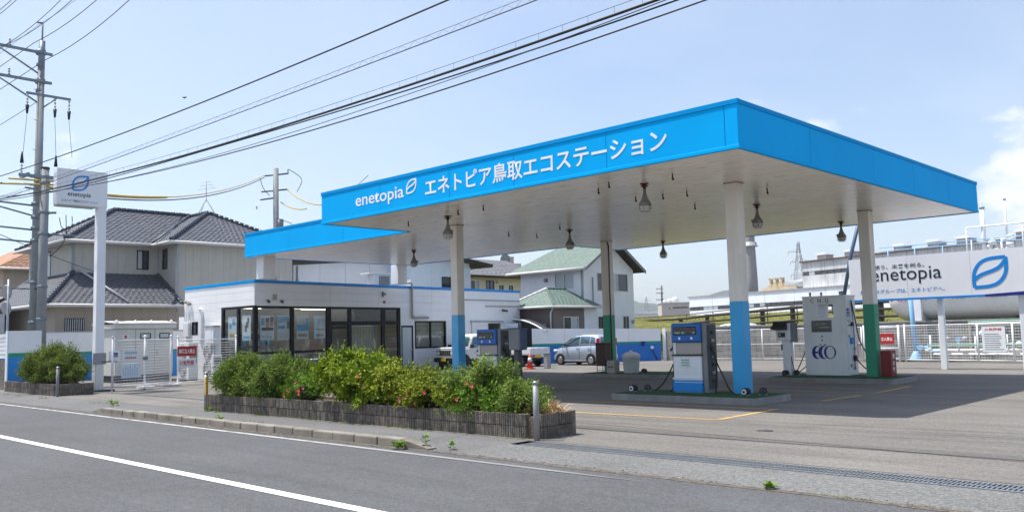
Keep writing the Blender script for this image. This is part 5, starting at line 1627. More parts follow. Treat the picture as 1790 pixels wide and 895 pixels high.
text('火気', frame(-16.93, 39.855, 0) @ Matrix.Translation((0, -.001, 1.04)), .4, .2, 'redink', t, bold=.03, th=.005)

# ------------------------------------------------------------------ billboard, tank and pipework
t = thing('billboard', 'long white signboard with black word and blue leaf emblem on white posts', 'billboard', (-10, 33.9, 0))
for i in range(5):
    B().box(-14.12 + i * 2.2, 33.8, 2.62, -11.928 + i * 2.2, 33.9, 4.24).obj('board', 'panelw', t)
B().box(-14.12, 33.79, 2.58, -9.3, 33.9, 2.66).obj('blue_edge', 'logoblue', t)
b = B(); b.prism([(-9.3, 33.785, 2.58), (-3.12, 33.785, 2.58), (-3.12, 33.785, 2.98), (-7.9, 33.785, 2.72), (-9.3, 33.785, 2.66)], (0, .012, 0)); b.obj('blue_edge', 'navy', t)
for x in (-13.5, -10.87, -8.2, -5.5):
    b = B(); b.box(x - .1, 33.92, 0, x + .1, 34.1, 4.1, .01); b.obj('post', 'cnggrey', t)
FB = frame(0, 33.799, 0)
text('を想う、未来を創る。', FB @ Matrix.Translation((-13.34, 0, 3.78)), 2.05, .17, 'ink', t, bold=.012, th=.006)
text('enetopia', FB @ Matrix.Translation((-13.27, 0, 3.18)), 2.56, .62, 'ink', t, bold=0, th=.008)
text('鳥取ガスグループは、エネトピアへ。', FB @ Matrix.Translation((-13.72, 0, 2.86)), 3.1, .165, 'logoblue', t, bold=.008, th=.006)
leaf_logo(FB @ Matrix.Translation((-9.68, 0, 2.86)), 1.16, 1.14, 'logoblue', t)
t = thing('gas_tank', 'large white horizontal gas tank on saddles behind the signboard', 'tank', (-8, 43.6, 0))
b = B(frame(-15.0, 43.6, 0, 3.05) @ Matrix.Rotation(R(90), 4, 'Y'))
b.lathe((0, 0, 0), [(.02, -1.25), (.35, -1.2), (.75, -1.05), (1.1, -.72), (1.28, -.3), (1.32, 0), (1.32, 16)], 40)
b.obj('vessel', 'tankw', t)
for x in (-14.6, -9.5, -4.5):
    b = B(); b.box(x - .35, 42.5, 0, x + .35, 44.7, 1.3, .02); b.obj('pier', 'concrete', t)
    B().box(x - .22, 42.24, 1.3, x + .22, 42.5, 2.9).obj('saddle_plate', 'white', t); B().box(x - .3, 42.5, 1.3, x + .3, 44.6, 2.1).obj('saddle', 'grey', t)
ft = frame(0, 42.26, 0)
text('火気厳禁', ft @ Matrix.Translation((-15.75, 0, 2.74)), 1.75, .42, 'redink', t, bold=.03, th=.01)
text('高圧ガス貯蔵設備', ft @ Matrix.Translation((-13.0, 0, 2.78)), 2.3, .26, 'ink', t, bold=.02, th=.01)
text('貯蔵能力', ft @ Matrix.Translation((-10.35, 0, 2.8)), 1.2, .24, 'ink', t, bold=.02, th=.01)
t = thing('tank_walkway', 'blue and white rails of the walkway on top of the gas tank', 'railing', (-10, 43.2, 4.4))
for z, m_ in ((5.42, 'pipeb'), (5.25, 'pipeb')): B().tube([(-16.4, 43.0, z), (0, 43.0, z + .05)], .022, 6).obj('rail', m_, t)
B().tube([(-12.5, 43.2, 6.02), (0, 43.2, 6.06)], .04, 6).obj('rail', 'white', t)
for i in range(12):
    x = -16.0 + i * 1.25; B().tube([(x, 43.0, 4.3), (x, 43.0, 5.25 if i < 3 else 5.42)], .025, 6).obj('post', 'white' if i > 2 else 'pipeb', t)
for x in (-12.5, -10.2, -8.5): B().tube([(x, 43.2, 4.3), (x, 43.2, 6.02)], .03, 6).obj('post', 'white', t)
for (x, z1, r, l) in ((-11.8, 6.85, .1, 'thick white vent pipe standing on the gas tank'), (-10.85, 7.12, .05, 'thin white vent pipe right of the thick one')):
    t = thing('vent_pipe', l, 'vent pipe', (x, 43.3, 4.3)); B().cyl((x, 43.3, 4.3), (x, 43.3, z1), r, n=10).obj('pipe', 'white', t); B().lathe((x, 43.3, z1), [(r * 1.25, 0), (r * 1.25, .06), (r * .6, .09)], 10).obj('cap', 'grey', t)
    B().cyl((x - .2, 43.3, 5.3), (x + .2, 43.3, 5.3), .12, n=8).obj('valve', 'grey', t)
t = thing('tank_fittings', 'cluster of white valves on top of the tank between the vent pipes', 'valve', (-11.2, 43.3, 4.4))
b = B()
for k in range(9):
    x = -11.7 + rnd(0, 1.0); z = 4.6 + rnd(0, .9); b.cyl((x, 43.2, z), (x + rnd(.1, .3), 43.25, z + rnd(0, .1)), rnd(.06, .14), n=8)
b.obj('valve_body', 'tankw', t)
b = B()
for k in range(5): b.tube([(-11.7 + k * .2, 43.3, 4.3), (-11.7 + k * .2, 43.3, 5.2 + .1 * (k % 2))], .035, 6)
b.obj('riser', 'white', t)
t = thing('stay_post', 'pale blue pipe post with a flange foot under the signboard', 'post', (-14.4, 41.6, 0))
B().cyl((-14.5, 41.6, .05), (-14.62, 41.6, 3.6), .1, n=10).obj('pipe', 'pipeb', t); B().lathe((-14.5, 41.6, .0), [(.32, 0), (.3, .08), (.16, .35), (.11, .45)], 12).obj('flange', 'pipeb', t)
t = thing('gas_pipework', 'white and green pipes with valves behind the yard fence', 'pipework', (-11, 41.4, 0))
for (z, m_, r, x0, x1, y) in ((.72, 'pipeg', .045, -13.8, -7, 41.0), (.5, 'white', .06, -14, -5, 41.3), (.32, 'white', .05, -13.6, -6, 41.2), (1.72, 'pipeg', .04, -12.3, -7.5, 41.9), (1.62, 'white', .07, -12.3, -7.5, 41.9), (.95, 'white', .04, -10, -4, 41.5)):
    B().tube([(x0, y, z), (x1, y, z)], r, 7).obj('pipe', m_, t)
for i in range(14):
    x = -13.8 + i * .62 + rnd(-.1, .1); B().tube([(x, 41.25, 0), (x, 41.25, rnd(.5, 1.5))], rnd(.025, .05), 6).obj('riser', random.choice(['white', 'white', 'grey']), t)
for i in range(12):
    x = -13.2 + i * .7; z = random.choice([.5, .72, .95, 1.2]); B().cyl((x, 41.1, z), (x, 41.0, z), .11, n=10).obj('hand_wheel', random.choice(['white', 'grey', 'pipeb']), t)
    B().lathe((x + .2, 41.3, z - .1), [(.03, 0), (.11, .04), (.13, .12), (.11, .2), (.03, .25)], 8).obj('valve_body', random.choice(['white', 'tankw', 'grey']), t)
for x in (-12.3, -10, -7.6): B().box(x, 41.85, 0, x + .1, 41.95, 1.75).obj('support', 'dispbeige', t)
t = thing('valve_stand', 'pale blue valve branch beside the pale blue post', 'valve', (-14.0, 41.3, 0))
B().tube([(-14.4, 41.5, .62), (-13.9, 41.3, .62), (-13.7, 41.25, .45), (-13.1, 41.2, .45)], .05, 7).obj('pipe', 'pipeb', t); B().cyl((-14.15, 41.3, .62), (-14.15, 41.1, .62), .12, n=10).obj('hand_wheel', 'pipeb', t)

# ------------------------------------------------------------------ houses


def siding(par, f, L, z0, z1, holes, mat, pitch=.45, name='siding_board', ztop=None):
    n = max(1, round(L / pitch))
    for i in range(n):
        for (a, b0, c, b1) in rect_minus((L * i / n, z0, L * (i + 1) / n, z1), holes):
            if c - a < .02 or b1 - b0 < .02: continue
            B(f).box(a + .004, 0, b0, c - .004, .03, b1).obj(name, mat, par)
    b = B(f)
    for (a, b0, c, b1) in rect_minus((0.02, z0, L - .02, z1), holes): b.box(a, .014, b0, c, .1, b1)
    b.obj('wall_core', 'midgrey', par)


h1 = thing('tiled_house', 'two storey beige house with dark tiled hip roofs behind the white wall', 'house', (-47, 18, 0))
# upper storey
siding(h1, frame(-47.2, 16.5, 90), 4.45, 3.4, 6.88, [(3.25, 5.64, 3.9, 6.7)], 'siding')
siding(h1, frame(-54, 16.5, 0), 6.8, 3.4, 6.88, [(1.1, 5.3, 3.5, 6.75)], 'siding')
siding(h1, frame(-47.2, 20.95, 0), 2.3, 3.4, 6.88, [(.5, 5.64, 1.1, 6.75)], 'siding')
siding(h1, frame(-44.9, 20.95, 90), 7.0, 3.0, 6.88, [(5.3, 4.7, 5.95, 5.3)], 'siding')
siding(h1, frame(-44.6, 14.8, 90), 5.95, 0, 3.55, [(.45, 1.95, 1.35, 2.95)], 'siding2')
siding(h1, frame(-54, 14.8, 0), 9.4, 0, 3.55, [], 'siding2')
siding(h1, frame(-44.6, 20.75, 90), .18, 0, 3.3, [], 'siding2')
window(h1, frame(-47.2, 16.5, 90), 3.25, 5.64, 3.9, 6.7, mull=1, curtain=[0])
window(h1, frame(-54, 16.5, 0), 1.1, 5.3, 3.5, 6.75, mull=1, curtain=[1])
window(h1, frame(-47.2, 20.95, 0), .5, 5.64, 1.1, 6.75, mull=0)
w_ = window(h1, frame(-44.9, 20.95, 90), 5.3, 4.7, 5.95, 5.3, mull=1)
for k in range(5): B(frame(-44.9, 20.95, 90)).box(5.34 + k * .13, -.06, 4.72, 5.38 + k * .13, -.03, 5.28).obj('window_bar', 'alu', w_)
w_ = window(h1, frame(-44.6, 14.8, 90), .45, 1.95, 1.35, 2.95, mull=0)
for k in range(9): B(frame(-44.6, 14.8, 90)).box(.48 + k * .1, -.08, 2.0, .5 + k * .1, -.05, 2.92).obj('window_bar', 'whitedull', w_)
b = B()
for (x, y) in ((-47.2, 16.5), (-44.9, 20.95), (-47.22, 20.93)): b.box(x - .06, y - .06, 3.4, x + .06, y + .06, 6.85)
b.obj('corner_trim', 'grey', h1)
# eaves soffits and gutters
for (x0, y0, x1, y1, z) in ((-54.4, 15.95, -46.65, 31.8, 6.9), (-46.7, 20.38, -44.35, 28.3, 6.895), (-54.2, 14.2, -43.95, 20.75, 3.5)):
    B().box(x0, y0, z, x1, y1, z + .05).obj('soffit', 'gutterw', h1)
for pts in ([(-54.5, 15.85, 6.95), (-46.55, 15.85, 6.95), (-46.55, 20.3, 6.95)], [(-46.5, 20.28, 6.93), (-44.25, 20.28, 6.93), (-44.25, 28.4, 6.93)], [(-54.3, 14.1, 3.54), (-43.85, 14.1, 3.54), (-43.85, 20.85, 3.54)]):
    for p, q in zip(pts, pts[1:]): B().tube([p, q], .085, 8).obj('gutter', 'gutterw', h1)
B().tube([(-44.85, 20.85, 6.85), (-44.85, 20.85, 3.2)], .045, 6).obj('downpipe', 'grey', h1); B().tube([(-47.1, 16.4, 6.85), (-47.1, 16.4, 5.4)], .045, 6).obj('downpipe', 'grey', h1)
B().tube([(-47.1, 16.75, 5.52), (-44.0, 18.0, 3.78)], .05, 6).obj('downpipe', 'gutterw', h1)
# roofs
tiles(h1, (-54.4, 15.9, 7), (-46.6, 15.9, 7), (-50.5, 19.8, 9.27), (-50.51, 19.8, 9.27), 'tile')
tiles(h1, (-46.6, 15.9, 7), (-46.6, 27, 7), (-50.5, 27, 9.27), (-50.5, 19.8, 9.27), 'tile')
tiles(h1, (-50.5, 20.33, 7), (-44.3, 20.33, 7), (-48.3, 24.35, 9.2), (-50.5, 24.35, 9.2), 'tile')
tiles(h1, (-44.3, 20.33, 7), (-44.3, 28.36, 7), (-48.3, 24.36, 9.2), (-48.3, 24.34, 9.2), 'tile')
tiles(h1, (-43.9, 14.15, 3.6), (-43.9, 20.75, 3.6), (-47.2, 20.9, 5.38), (-47.2, 16.5, 5.38), 'tile')
tiles(h1, (-54.2, 14.15, 3.6), (-43.9, 14.15, 3.6), (-47.2, 16.5, 5.38), (-54.2, 16.5, 5.38), 'tile')
ridge_cap(h1, (-50.5, 19.8, 9.33), (-50.5, 24.3, 9.33)); ridge_cap(h1, (-46.6, 15.9, 7.07), (-50.5, 19.8, 9.33)); ridge_cap(h1, (-54.4, 15.9, 7.07), (-50.5, 19.8, 9.33))
ridge_cap(h1, (-44.3, 20.33, 7.07), (-48.3, 24.35, 9.26)); ridge_cap(h1, (-44.3, 28.36, 7.07), (-48.3, 24.35, 9.26)); ridge_cap(h1, (-48.3, 24.35, 9.26), (-50.5, 24.35, 9.28))
ridge_cap(h1, (-43.9, 14.15, 3.67), (-47.2, 16.5, 5.42)); ridge_cap(h1, (-43.9, 20.78, 3.66), (-47.2, 20.9, 5.42), .09)
B().tube([(-46.6, 20.3, 7.05), (-48.6, 22.3, 8.15), (-50.4, 24.2, 9.3)], .06, 6).obj('valley', 'ridge', h1)
t = thing('roof_aerial', 'thin lattice aerial standing on the tiled house wing', 'aerial', (-48.4, 24.3, 9.2))
b = B()
for dx, dy in ((-.5, -.3), (.4, .4), (.3, -.5)): b.tube([(-48.4 + dx, 24.3 + dy, 9.1), (-48.4, 24.3, 10.1)], .02, 4)
b.tube([(-48.4, 24.3, 9.9), (-48.4, 24.3, 11.2)], .02, 4)
for z, l in ((10.7, .7), (10.9, .5), (11.1, .4)): b.tube([(-48.4 - l, 24.3 - l * .3, z), (-48.4 + l, 24.3 + l * .3, z)], .012, 4)
b.obj('mast', 'grey', t)

# orange roofed house far left
h = thing('orange_house', 'orange tiled house at the far left edge behind the poles', 'house', (-80, 22, 0))
siding(h, frame(-88, 21.8, 0), 10.5, 0, 7.9, [(4, 5.4, 5.4, 6.9), (8.1, 5.4, 9.3, 6.9)], 'siding2', .9)
siding(h, frame(-77.5, 21.8, 90), 8, 0, 7.9, [], 'siding2', .9)
window(h, frame(-88, 21.8, 0), 8.1, 5.4, 9.3, 6.9, fm='white'); window(h, frame(-88, 21.8, 0), 4, 5.4, 5.4, 6.9, fm='white')
tiles(h, (-89, 21.0, 7.9), (-76.6, 21.0, 7.9), (-78.6, 25.8, 10.6), (-86.5, 25.8, 10.6), 'orangetile', .32, .36)
tiles(h, (-76.6, 21.0, 7.9), (-76.6, 30.6, 7.9), (-78.6, 25.9, 10.6), (-78.6, 25.8, 10.6), 'orangetile', .32, .36)
B().tube([(-89, 20.95, 7.85), (-76.55, 20.95, 7.85), (-76.55, 30, 7.85)], .1, 6).obj('gutter', 'gutterw', h)
tiles(h, (-89, 17.5, 4.0), (-75, 17.5, 4.0), (-76.5, 21.8, 5.4), (-88, 21.8, 5.4), 'orangetile', .32, .36)
siding(h, frame(-88, 18.3, 0), 12.5, 0, 3.9, [], 'siding2', .9)
t = thing('low_shed', 'low shed with brown shutters left of the tiled house', 'shed', (-52, 12.6, 0))
b = B(); b.box(-60, 13.0, 0, -49, 13.9, 3.3); b.obj('wall', 'whitedull', t); B().box(-59, 12.96, 1.9, -50, 13.0, 2.7).obj('shutter', 'dkwood', t)
tiles(t, (-61, 12.3, 3.3), (-48.5, 12.3, 3.3), (-49, 14.0, 4.2), (-61, 14.0, 4.2), 'greyroof', .4, .5); B().tube([(-61, 12.25, 3.25), (-48.4, 12.25, 3.25)], .08, 6).obj('gutter', 'gutterw', t)

# pale block behind the shop
h = thing('pale_house', 'pale clad house with a sloping dark verge behind the shop roof', 'house', (-50, 33, 0))
f = frame(-46.0, 28.7, 90)
for i in range(5):
    a, c = i * 1.9 + .01, (i + 1) * 1.9 - .01
    B(f).prism([(a, 0, 0), (c, 0, 0), (c, 0, 6.15 + .085 * c), (a, 0, 6.15 + .085 * a)], (0, .12, 0)).obj('wall_panel', 'housewhite', h)
B(frame(-54, 28.7, 0)).box(0, 0, 0, 7.98, .12, 6.1).obj('wall', 'housewhite', h)
b = B(f); b.prism([(-.7, -.35, 6.28), (9.5, -.35, 7.15), (9.5, -.35, 7.3), (-.7, -.35, 6.45)], (0, 8, 0)); b.obj('roof', 'dkwood', h)
B(f).tube([(.25, -.06, 0), (.25, -.06, 6.1)], .05, 6).obj('downpipe', 'grey', h)
B(f).cyl((.25, -.1, 5.2), (.25, 0, 5.2), .1, n=8).obj('vent', 'midgrey', h)
h = thing('annex_house', 'bluish clad house section with one small window right of the rooftop unit', 'house', (-44, 38, 0))
f = frame(-43.5, 35.8, 90)
siding(h, f, 5.2, 0, 7.0, [(2.65, 4.85, 3.45, 5.6)], 'bluewhite', 1.9, 'wall_panel'); window(h, f, 2.65, 4.85, 3.45, 5.6, mull=0)
B(frame(-50, 35.8, 0)).box(0, 0, 0, 6.48, .1, 7.0).obj('wall', 'bluewhite', h)
b = B(f); b.prism([(-.4, -.6, 7.25), (6.9, -.6, 6.35), (6.9, -.6, 6.55), (-.4, -.6, 7.5)], (0, 7, 0)); b.obj('roof', 'dkwood', h)
B(frame(-43.5, 41.0, 180)).box(0, -.1, 0, 6, 0, 6.3).obj('wall', 'bluewhite', h)
h = thing('cream_house', 'cream house with grey roof and four small windows above the shop end', 'house', (-50, 48, 0))
f = frame(-49.0, 44.5, 90)
ops = [(1.75, 4.9, 2.75, 5.95), (3.45, 4.9, 4.35, 5.95), (4.95, 4.9, 5.4, 5.6), (6.05, 4.9, 6.5, 5.6)]
siding(h, f, 8, 0, 6.3, ops, 'creamwall', 2.7, 'wall_panel')
for i, o in enumerate(ops): window(h, f, *o, mull=1 if i < 2 else 0, fm='alu' if i < 1 else 'frame', pm='pane' if i < 1 else 'paneblue', curtain=[1] if i == 0 else None)
tiles(h, (-48.3, 43.6, 6.25), (-48.3, 54, 6.25), (-52.5, 54, 8.0), (-52.5, 44.5, 8.0), 'greyroof', .4, .5)
B().tube([(-48.25, 43.6, 6.22), (-48.25, 54, 6.22)], .1, 6).obj('gutter', 'dkwood', h)
B(f).cyl((4.65, -.08, 5.85), (4.65, 0, 5.85), .12, n=8).obj('vent', 'grey', h)

# green roofed house with annex
h = thing('green_roofed_house', 'pale two storey house with green gabled roof behind the parked cars', 'house', (-35, 43, 0))
f = frame(-38.2, 40.5, 0)
siding(h, f, 5.2, 0, 5.55, [(2.9, 4.35, 4.4, 5.27)], 'housewhite', 1.3, 'wall_panel')
window(h, f, 2.9, 4.35, 4.4, 5.27, mull=1, curtain=[0, 1], fm='alu')
f2 = frame(-33.0, 40.5, 90)
siding(h, f2, 5.0, 0, 5.55, [(1.25, 4.15, 4.4, 5.3), (1.3, 1.7, 1.8, 2.6), (3.75, 1.7, 4.4, 2.65)], 'housewhite', 1.25, 'wall_panel')
window(h, f2, 1.25, 4.15, 4.4, 5.3, mull=2, curtain=[1], fm='alu'); window(h, f2, 1.3, 1.7, 1.8, 2.6, mull=0); window(h, f2, 3.75, 1.7, 4.4, 2.65, mull=1, fm='alu')
b = B(f2); b.prism([(0, 0, 5.55), (5.0, 0, 5.55), (2.5, 0, 7.15)], (0, .1, 0)); b.obj('gable', 'housewhite', h)
tiles(h, (-38.9, 39.95, 5.5), (-32.45, 39.95, 5.5), (-32.45, 43.0, 7.4), (-36.5, 43.0, 7.4), 'greentile', .3, .45, .02)
tiles(h, (-32.45, 46.05, 5.5), (-38.9, 46.05, 5.5), (-36.5, 43.0, 7.4), (-32.45, 43.0, 7.4), 'greentile', .3, .45, .02)
tiles(h, (-38.9, 46.05, 5.5), (-38.9, 39.95, 5.5), (-36.5, 43.0, 7.4), (-36.5, 43.02, 7.4), 'greentile', .3, .45, .02)
b = B()
for (y0, y1) in ((39.95, 43.0), (46.05, 43.0)): b.prism([(-32.42, y0, 5.32), (-32.42, y1, 7.22), (-32.42, y1, 7.42), (-32.42, y0, 5.52)], (.06, 0, 0))
b.obj('bargeboard', 'midgrey', h)
B().tube([(-38.9, 39.9, 5.45), (-32.45, 39.9, 5.45)], .09, 8).obj('gutter', 'gutterw', h)
B(f).cyl((2.2, -.12, 4.95), (2.2, 0, 4.95), .13, n=10).obj('vent', 'lampgrey', h); B().tube([(-33.1, 40.42, 5.4), (-33.1, 40.42, 3.6)], .05, 6).obj('downpipe', 'grey', h)
B().tube([(-32.95, 41.3, 5.0), (-32.95, 41.3, 0)], .04, 6).obj('downpipe', 'grey', h); B(f2).cyl((4.75, -.1, 2.3), (4.75, 0, 2.3), .12, n=8).obj('meter', 'grey', h)
h = thing('green_roofed_annex', 'single storey brown annex with green hip roof and white gutter', 'house', (-34, 38.8, 0))
f = frame(-35.8, 37.2, 0); siding(h, f, 3.2, 0, 3.15, [], 'brownwall', 1.6, 'wall_panel')
f2 = frame(-32.6, 37.2, 90); siding(h, f2, 2.75, 0, 3.15, [(.85, 1.75, 2.2, 2.6)], 'brownwall', 1.4, 'wall_panel'); siding(h, frame(-32.6, 39.95, 90), 1.1, 0, 3.15, [], 'housewhite', 1.1, 'wall_panel')
window(h, f2, .85, 1.75, 2.2, 2.6, mull=1, curtain=[1], fm='alu')
tiles(h, (-36.2, 36.8, 3.2), (-32.2, 36.8, 3.2), (-34.2, 38.5, 4.28), (-34.25, 38.5, 4.28), 'greentile', .25, .35, .02)
tiles(h, (-32.2, 36.8, 3.2), (-32.2, 41.3, 3.2), (-34.2, 40.2, 4.28), (-34.2, 38.5, 4.28), 'greentile', .25, .35, .02)
B().tube([(-36.2, 36.75, 3.15), (-32.15, 36.75, 3.15), (-32.15, 41.3, 3.15)], .07, 8).obj('gutter', 'gutterw', h)
ridge_cap(h, (-32.2, 36.8, 3.24), (-34.2, 38.5, 4.32), .06, 'greentile'); ridge_cap(h, (-36.2, 36.8, 3.24), (-34.2, 38.5, 4.32), .07, 'white'); ridge_cap(h, (-34.2, 38.5, 4.32), (-34.2, 40.2, 4.32), .06, 'greentile')
B().tube([(-32.6, 37.15, 3.1), (-32.75, 37.12, 2.8), (-32.75, 37.12, 1.5)], .045, 6).obj('downpipe', 'white', h)
t = thing('carport', 'curved dark carport roof edge between shop end and striped wall', 'carport', (-33.6, 36.4, 0))
arc = [(-36.5 + 4.2 * k / 10, 36.2, 2.3 + .26 * math.sin(math.pi * (k / 10) ** .9) - (.55 * (k / 10) ** 3)) for k in range(11)]
B().tube(arc, .05, 7).obj('front_beam', 'white', t)
b = B()
for p, q in zip(arc, arc[1:]): b.prism([(p[0], 36.25, p[2] + .02), (q[0], 36.25, q[2] + .02), (q[0], 36.25, q[2] + .05), (p[0], 36.25, p[2] + .05)], (0, .5, 0))
b.obj('roof_sheet', 'darkgrey', t)
for x in (-36.4, -34.4): B().box(x - .05, 36.3, 0, x + .05, 36.4, 2.3).obj('post', 'alu', t)
B().box(-36.4, 36.66, .0, -32.7, 36.7, 2.25).obj('side_sheet', 'darkgrey', t)

# ------------------------------------------------------------------ factory skyline
fac = thing('factory_hall', 'long white factory hall with a strip of windows beyond the grass bank', 'factory', (-60, 122, 2.7))
FF2 = frame(-82.6, 130, -17.7)
for i in range(11):
    B(FF2).box(i * 6 + .03, 0, 2.7, i * 6 + 5.97, .2, 4.95).obj('wall_panel', 'factory', fac); B(FF2).box(i * 6 + .03, 0, 5.6, i * 6 + 5.97, .2, 7.25).obj('wall_panel', 'factory', fac)
    for k in range(5):
        B(FF2).box(i * 6 + .08 + k * 1.18, .05, 4.97, i * 6 + 1.16 + k * 1.18, .15, 5.58).obj('window', 'pane' if rnd(0, 1) > .2 else 'curtain', fac)
b = B(FF2); b.box(0, .22, 2.7, 66, 22, 7.2); b.obj('core', 'whitedull', fac)
B(FF2).box(-.3, -.15, 7.25, 66, .4, 7.45).obj('roof_edge', 'grey', fac); B(FF2).box(-.3, .4, 7.3, 66, 22, 7.4).obj('roof', 'factory', fac)
fac = thing('factory_tower', 'stained grey upper factory block with window strip and white roof vents', 'factory', (-50, 121, 7.4))
for i in range(7):
    a = 24.4 + i * 6
    B(FF2).box(a + .03, 1.5, 7.4, a + 5.97, 1.7, 9.3).obj('wall_panel', 'factoryold', fac); B(FF2).box(a + .03, 1.5, 9.9, a + 5.97, 1.7, 11.3).obj('wall_panel', 'factoryold', fac)
    for k in range(5): B(FF2).box(a + .08 + k * 1.18, 1.55, 9.32, a + 1.16 + k * 1.18, 1.65, 9.88).obj('window', 'pane' if rnd(0, 1) > .15 else 'curtain', fac)
b = B(FF2); b.box(24.4, 1.72, 7.4, 66.4, 16, 11.25); b.obj('core', 'grey', fac); B(FF2).box(24.1, 1.2, 11.3, 66.6, 16.2, 11.5).obj('roof_edge', 'brownrust', fac)
for i, s in enumerate((27.6, 32.6, 40.8, 45.9, 50.0, 57.6)):
    t = thing('roof_vent', ['first', 'second', 'third', 'fourth', 'fifth', 'sixth'][i] + ' white roof vent from the left on the stained factory block', 'roof vent', (FF2 @ Vector((s, 3, 11.5)))[:], -17.7, 'white roof vents on the factory')
    m = WM[t.name].copy()
    B(m).box(-.8, -.8, 0, .8, .8, .7).obj('base', 'factoryold', t); B(m).prism([(-1.0, -1, .7), (1.0, -1, .7), (.8, -1, 1.05), (-.8, -1, 1.05)], (0, 2, 0)).obj('hood', 'factory', t)
t = thing('chimney', 'tall round grey factory chimney beside the pale blue column', 'chimney', (-128.5, 237, 2.7))
B().lathe((-128.5, 237, 2.7), [(1.95, 0), (1.7, 14), (1.4, 24.5), (1.4, 27.5), (1.3, 28)], 24).obj('shaft', 'chimney', t)
B().lathe((-128.5, 237, 26.0), [(1.45, 0), (2.3, .15), (2.3, .4), (1.9, .45), (1.9, 1.4), (1.45, 1.5)], 24).obj('platform', 'grey', t)
t = thing('roof_machinery', 'tan conveyor machinery lying on the factory roof right of the chimney', 'machinery', (FF2 @ Vector((18, 4, 7.4)))[:])
b = B(FF2); b.prism([(13.5, 3, 7.4), (22, 3, 7.4), (21, 3, 8.6), (17.5, 3, 8.9), (14, 3, 7.7)], (0, 2, 0)); b.obj('housing', 'tan', t)
B(FF2).cyl((19.5, 3.5, 8.3), (24, 3.5, 8.5), .6, n=12).obj('drum', 'grey', t); b = B(FF2)
for s in (16.3, 17.5, 18.7): b.box(s, 2.8, 8.6, s + .25, 3.4, 9.5)
b.box(16, 2.8, 9.3, 19.2, 3.2, 9.5); b.obj('frame', 'tan', t)
t = thing('slanted_boom', 'dark slanted boom rising behind the green column', 'boom', (-24.5, 60, 2.9))
B().tube([(-25.3, 59, 2.8), (-24.7, 59.5, 6.4), (-23.9, 60.2, 10.0)], .13, 8).obj('boom', 'bluegrey', t); B().box(-25.8, 58.5, 2.5, -24.8, 59.5, 3.2).obj('base', 'darkgrey', t)


def pylon(x, y, z0, H, w, lab, arms, deg=0):
    t = thing('power_pylon', lab, 'pylon', (x, y, z0), deg)
    m = WM[t.name].copy(); b = B(m)
    n = 9

    def hw(z): return w * (1 - .88 * min(1, z / (H * .92)))
    zs = [H * (1 - (1 - k / n) ** 1.25) for k in range(n + 1)]
    for sx in (-1, 1):
        for sy in (-1, 1): b.tube([(sx * hw(z), sy * hw(z), z) for z in zs], w * .035, 4)
    for z0_, z1_ in zip(zs, zs[1:]):
        for (ax, ay, bx, by) in ((-1, -1, 1, -1), (1, -1, 1, 1), (1, 1, -1, 1), (-1, 1, -1, -1)):
            b.tube([(ax * hw(z0_), ay * hw(z0_), z0_), (bx * hw(z1_), by * hw(z1_), z1_)], w * .02, 3); b.tube([(bx * hw(z0_), by * hw(z0_), z0_), (ax * hw(z1_), ay * hw(z1_), z1_)], w * .02, 3)
    b.obj('lattice', 'grey', t)
    for (z, l, r) in arms:
        b = B(m)
        for s, ll in ((-1, l), (1, r)):
            if ll <= 0: continue
            for yy in (-1, 1): b.tube([(s * hw(z), yy * hw(z), z), (s * ll, 0, z)], w * .022, 3)
            b.tube([(s * hw(z), 0, z + H * .04), (s * ll, 0, z)], w * .022, 3); b.tube([(s * ll, 0, z), (s * ll, 0, z - H * .035)], w * .03, 4)
            b.obj('cross_arm', 'grey', t)
            b = B(m)
        b.bm.free()
    return t


pylon(-136.3, 285, 2.7, 28.7, 3.2, 'grey lattice pylon rising behind the stained factory block', [(25, 3.6, 0), (21.5, 3, 3.5), (17, 3, 3)], 44)
pylon(-291, 413, 2, 19.5, 2.6, 'faint distant pylon right of the green roofed house', [(17, 2.6, 2.6), (14, 3, 3), (11, 3, 3)], 44)
t = thing('utility_pole', 'distant utility pole between the green roofed house and the factory', 'utility pole', (-91.1, 134.3, 2))
B().cyl((-91.1, 134.3, 2), (-91.1, 134.3, 10.0), .2, .14, 8).obj('pole', 'darkgrey', t)
for z in (9.3, 8.5, 7.3): B().box(-91.9, 133.6, z, -90.3, 133.75, z + .12).obj('cross_arm', 'darkgrey', t)
B().cyl((-91.4, 134.0, 5.6), (-91.4, 134.0, 6.5), .25, n=8).obj('transformer', 'midgrey', t)
t = thing('beige_hut', 'small beige building with rooftop clutter left of the white factory hall', 'building', (-61.4, 93.5, 2.7))
fh = frame(-62.7, 92.3, 44)
b = B(fh); b.box(0, 0, 2.5, 3.5, 3, 5.1); b.obj('wall', 'pinkwall', t); B(fh).box(-.1, -.1, 5.1, 3.6, 3.1, 5.2).obj('parapet', 'gutterw', t)
B(fh).box(1.4, -.03, 4.45, 3.3, 0, 4.6).obj('window', 'pane', t); B(fh).box(.9, -.03, 4.4, 1.05, 0, 4.55).obj('window', 'pane', t)
for (s, z, r) in ((1.2, 5.2, .35), (1.9, 5.2, .5), (.6, 5.2, .25)): B(fh).lathe((s, 1.2, z), [(r, 0), (r, r * .8), (r * .4, r * 1.4), (.001, r * 1.6)], 10).obj('roof_tank', 'whitedull', t)
t = thing('far_block', 'pale stepped building with a round dish far behind the cream house', 'building', (-83, 86.5, 2))
fh = frame(-85, 84.5, 46)
for (a, c, z) in ((0, 5, 10.2), (.5, 4, 11.4), (1.2, 3, 12.4)): B(fh).box(a, a * .3, 2, c, 5, z).obj('wall', 'pinkwall', t)
for k in range(4):
    B(fh).box(.2, -.06, 8.4 + k * .5, 4.6, -.01, 8.55 + k * .5).obj('balcony', 'whitedull', t)
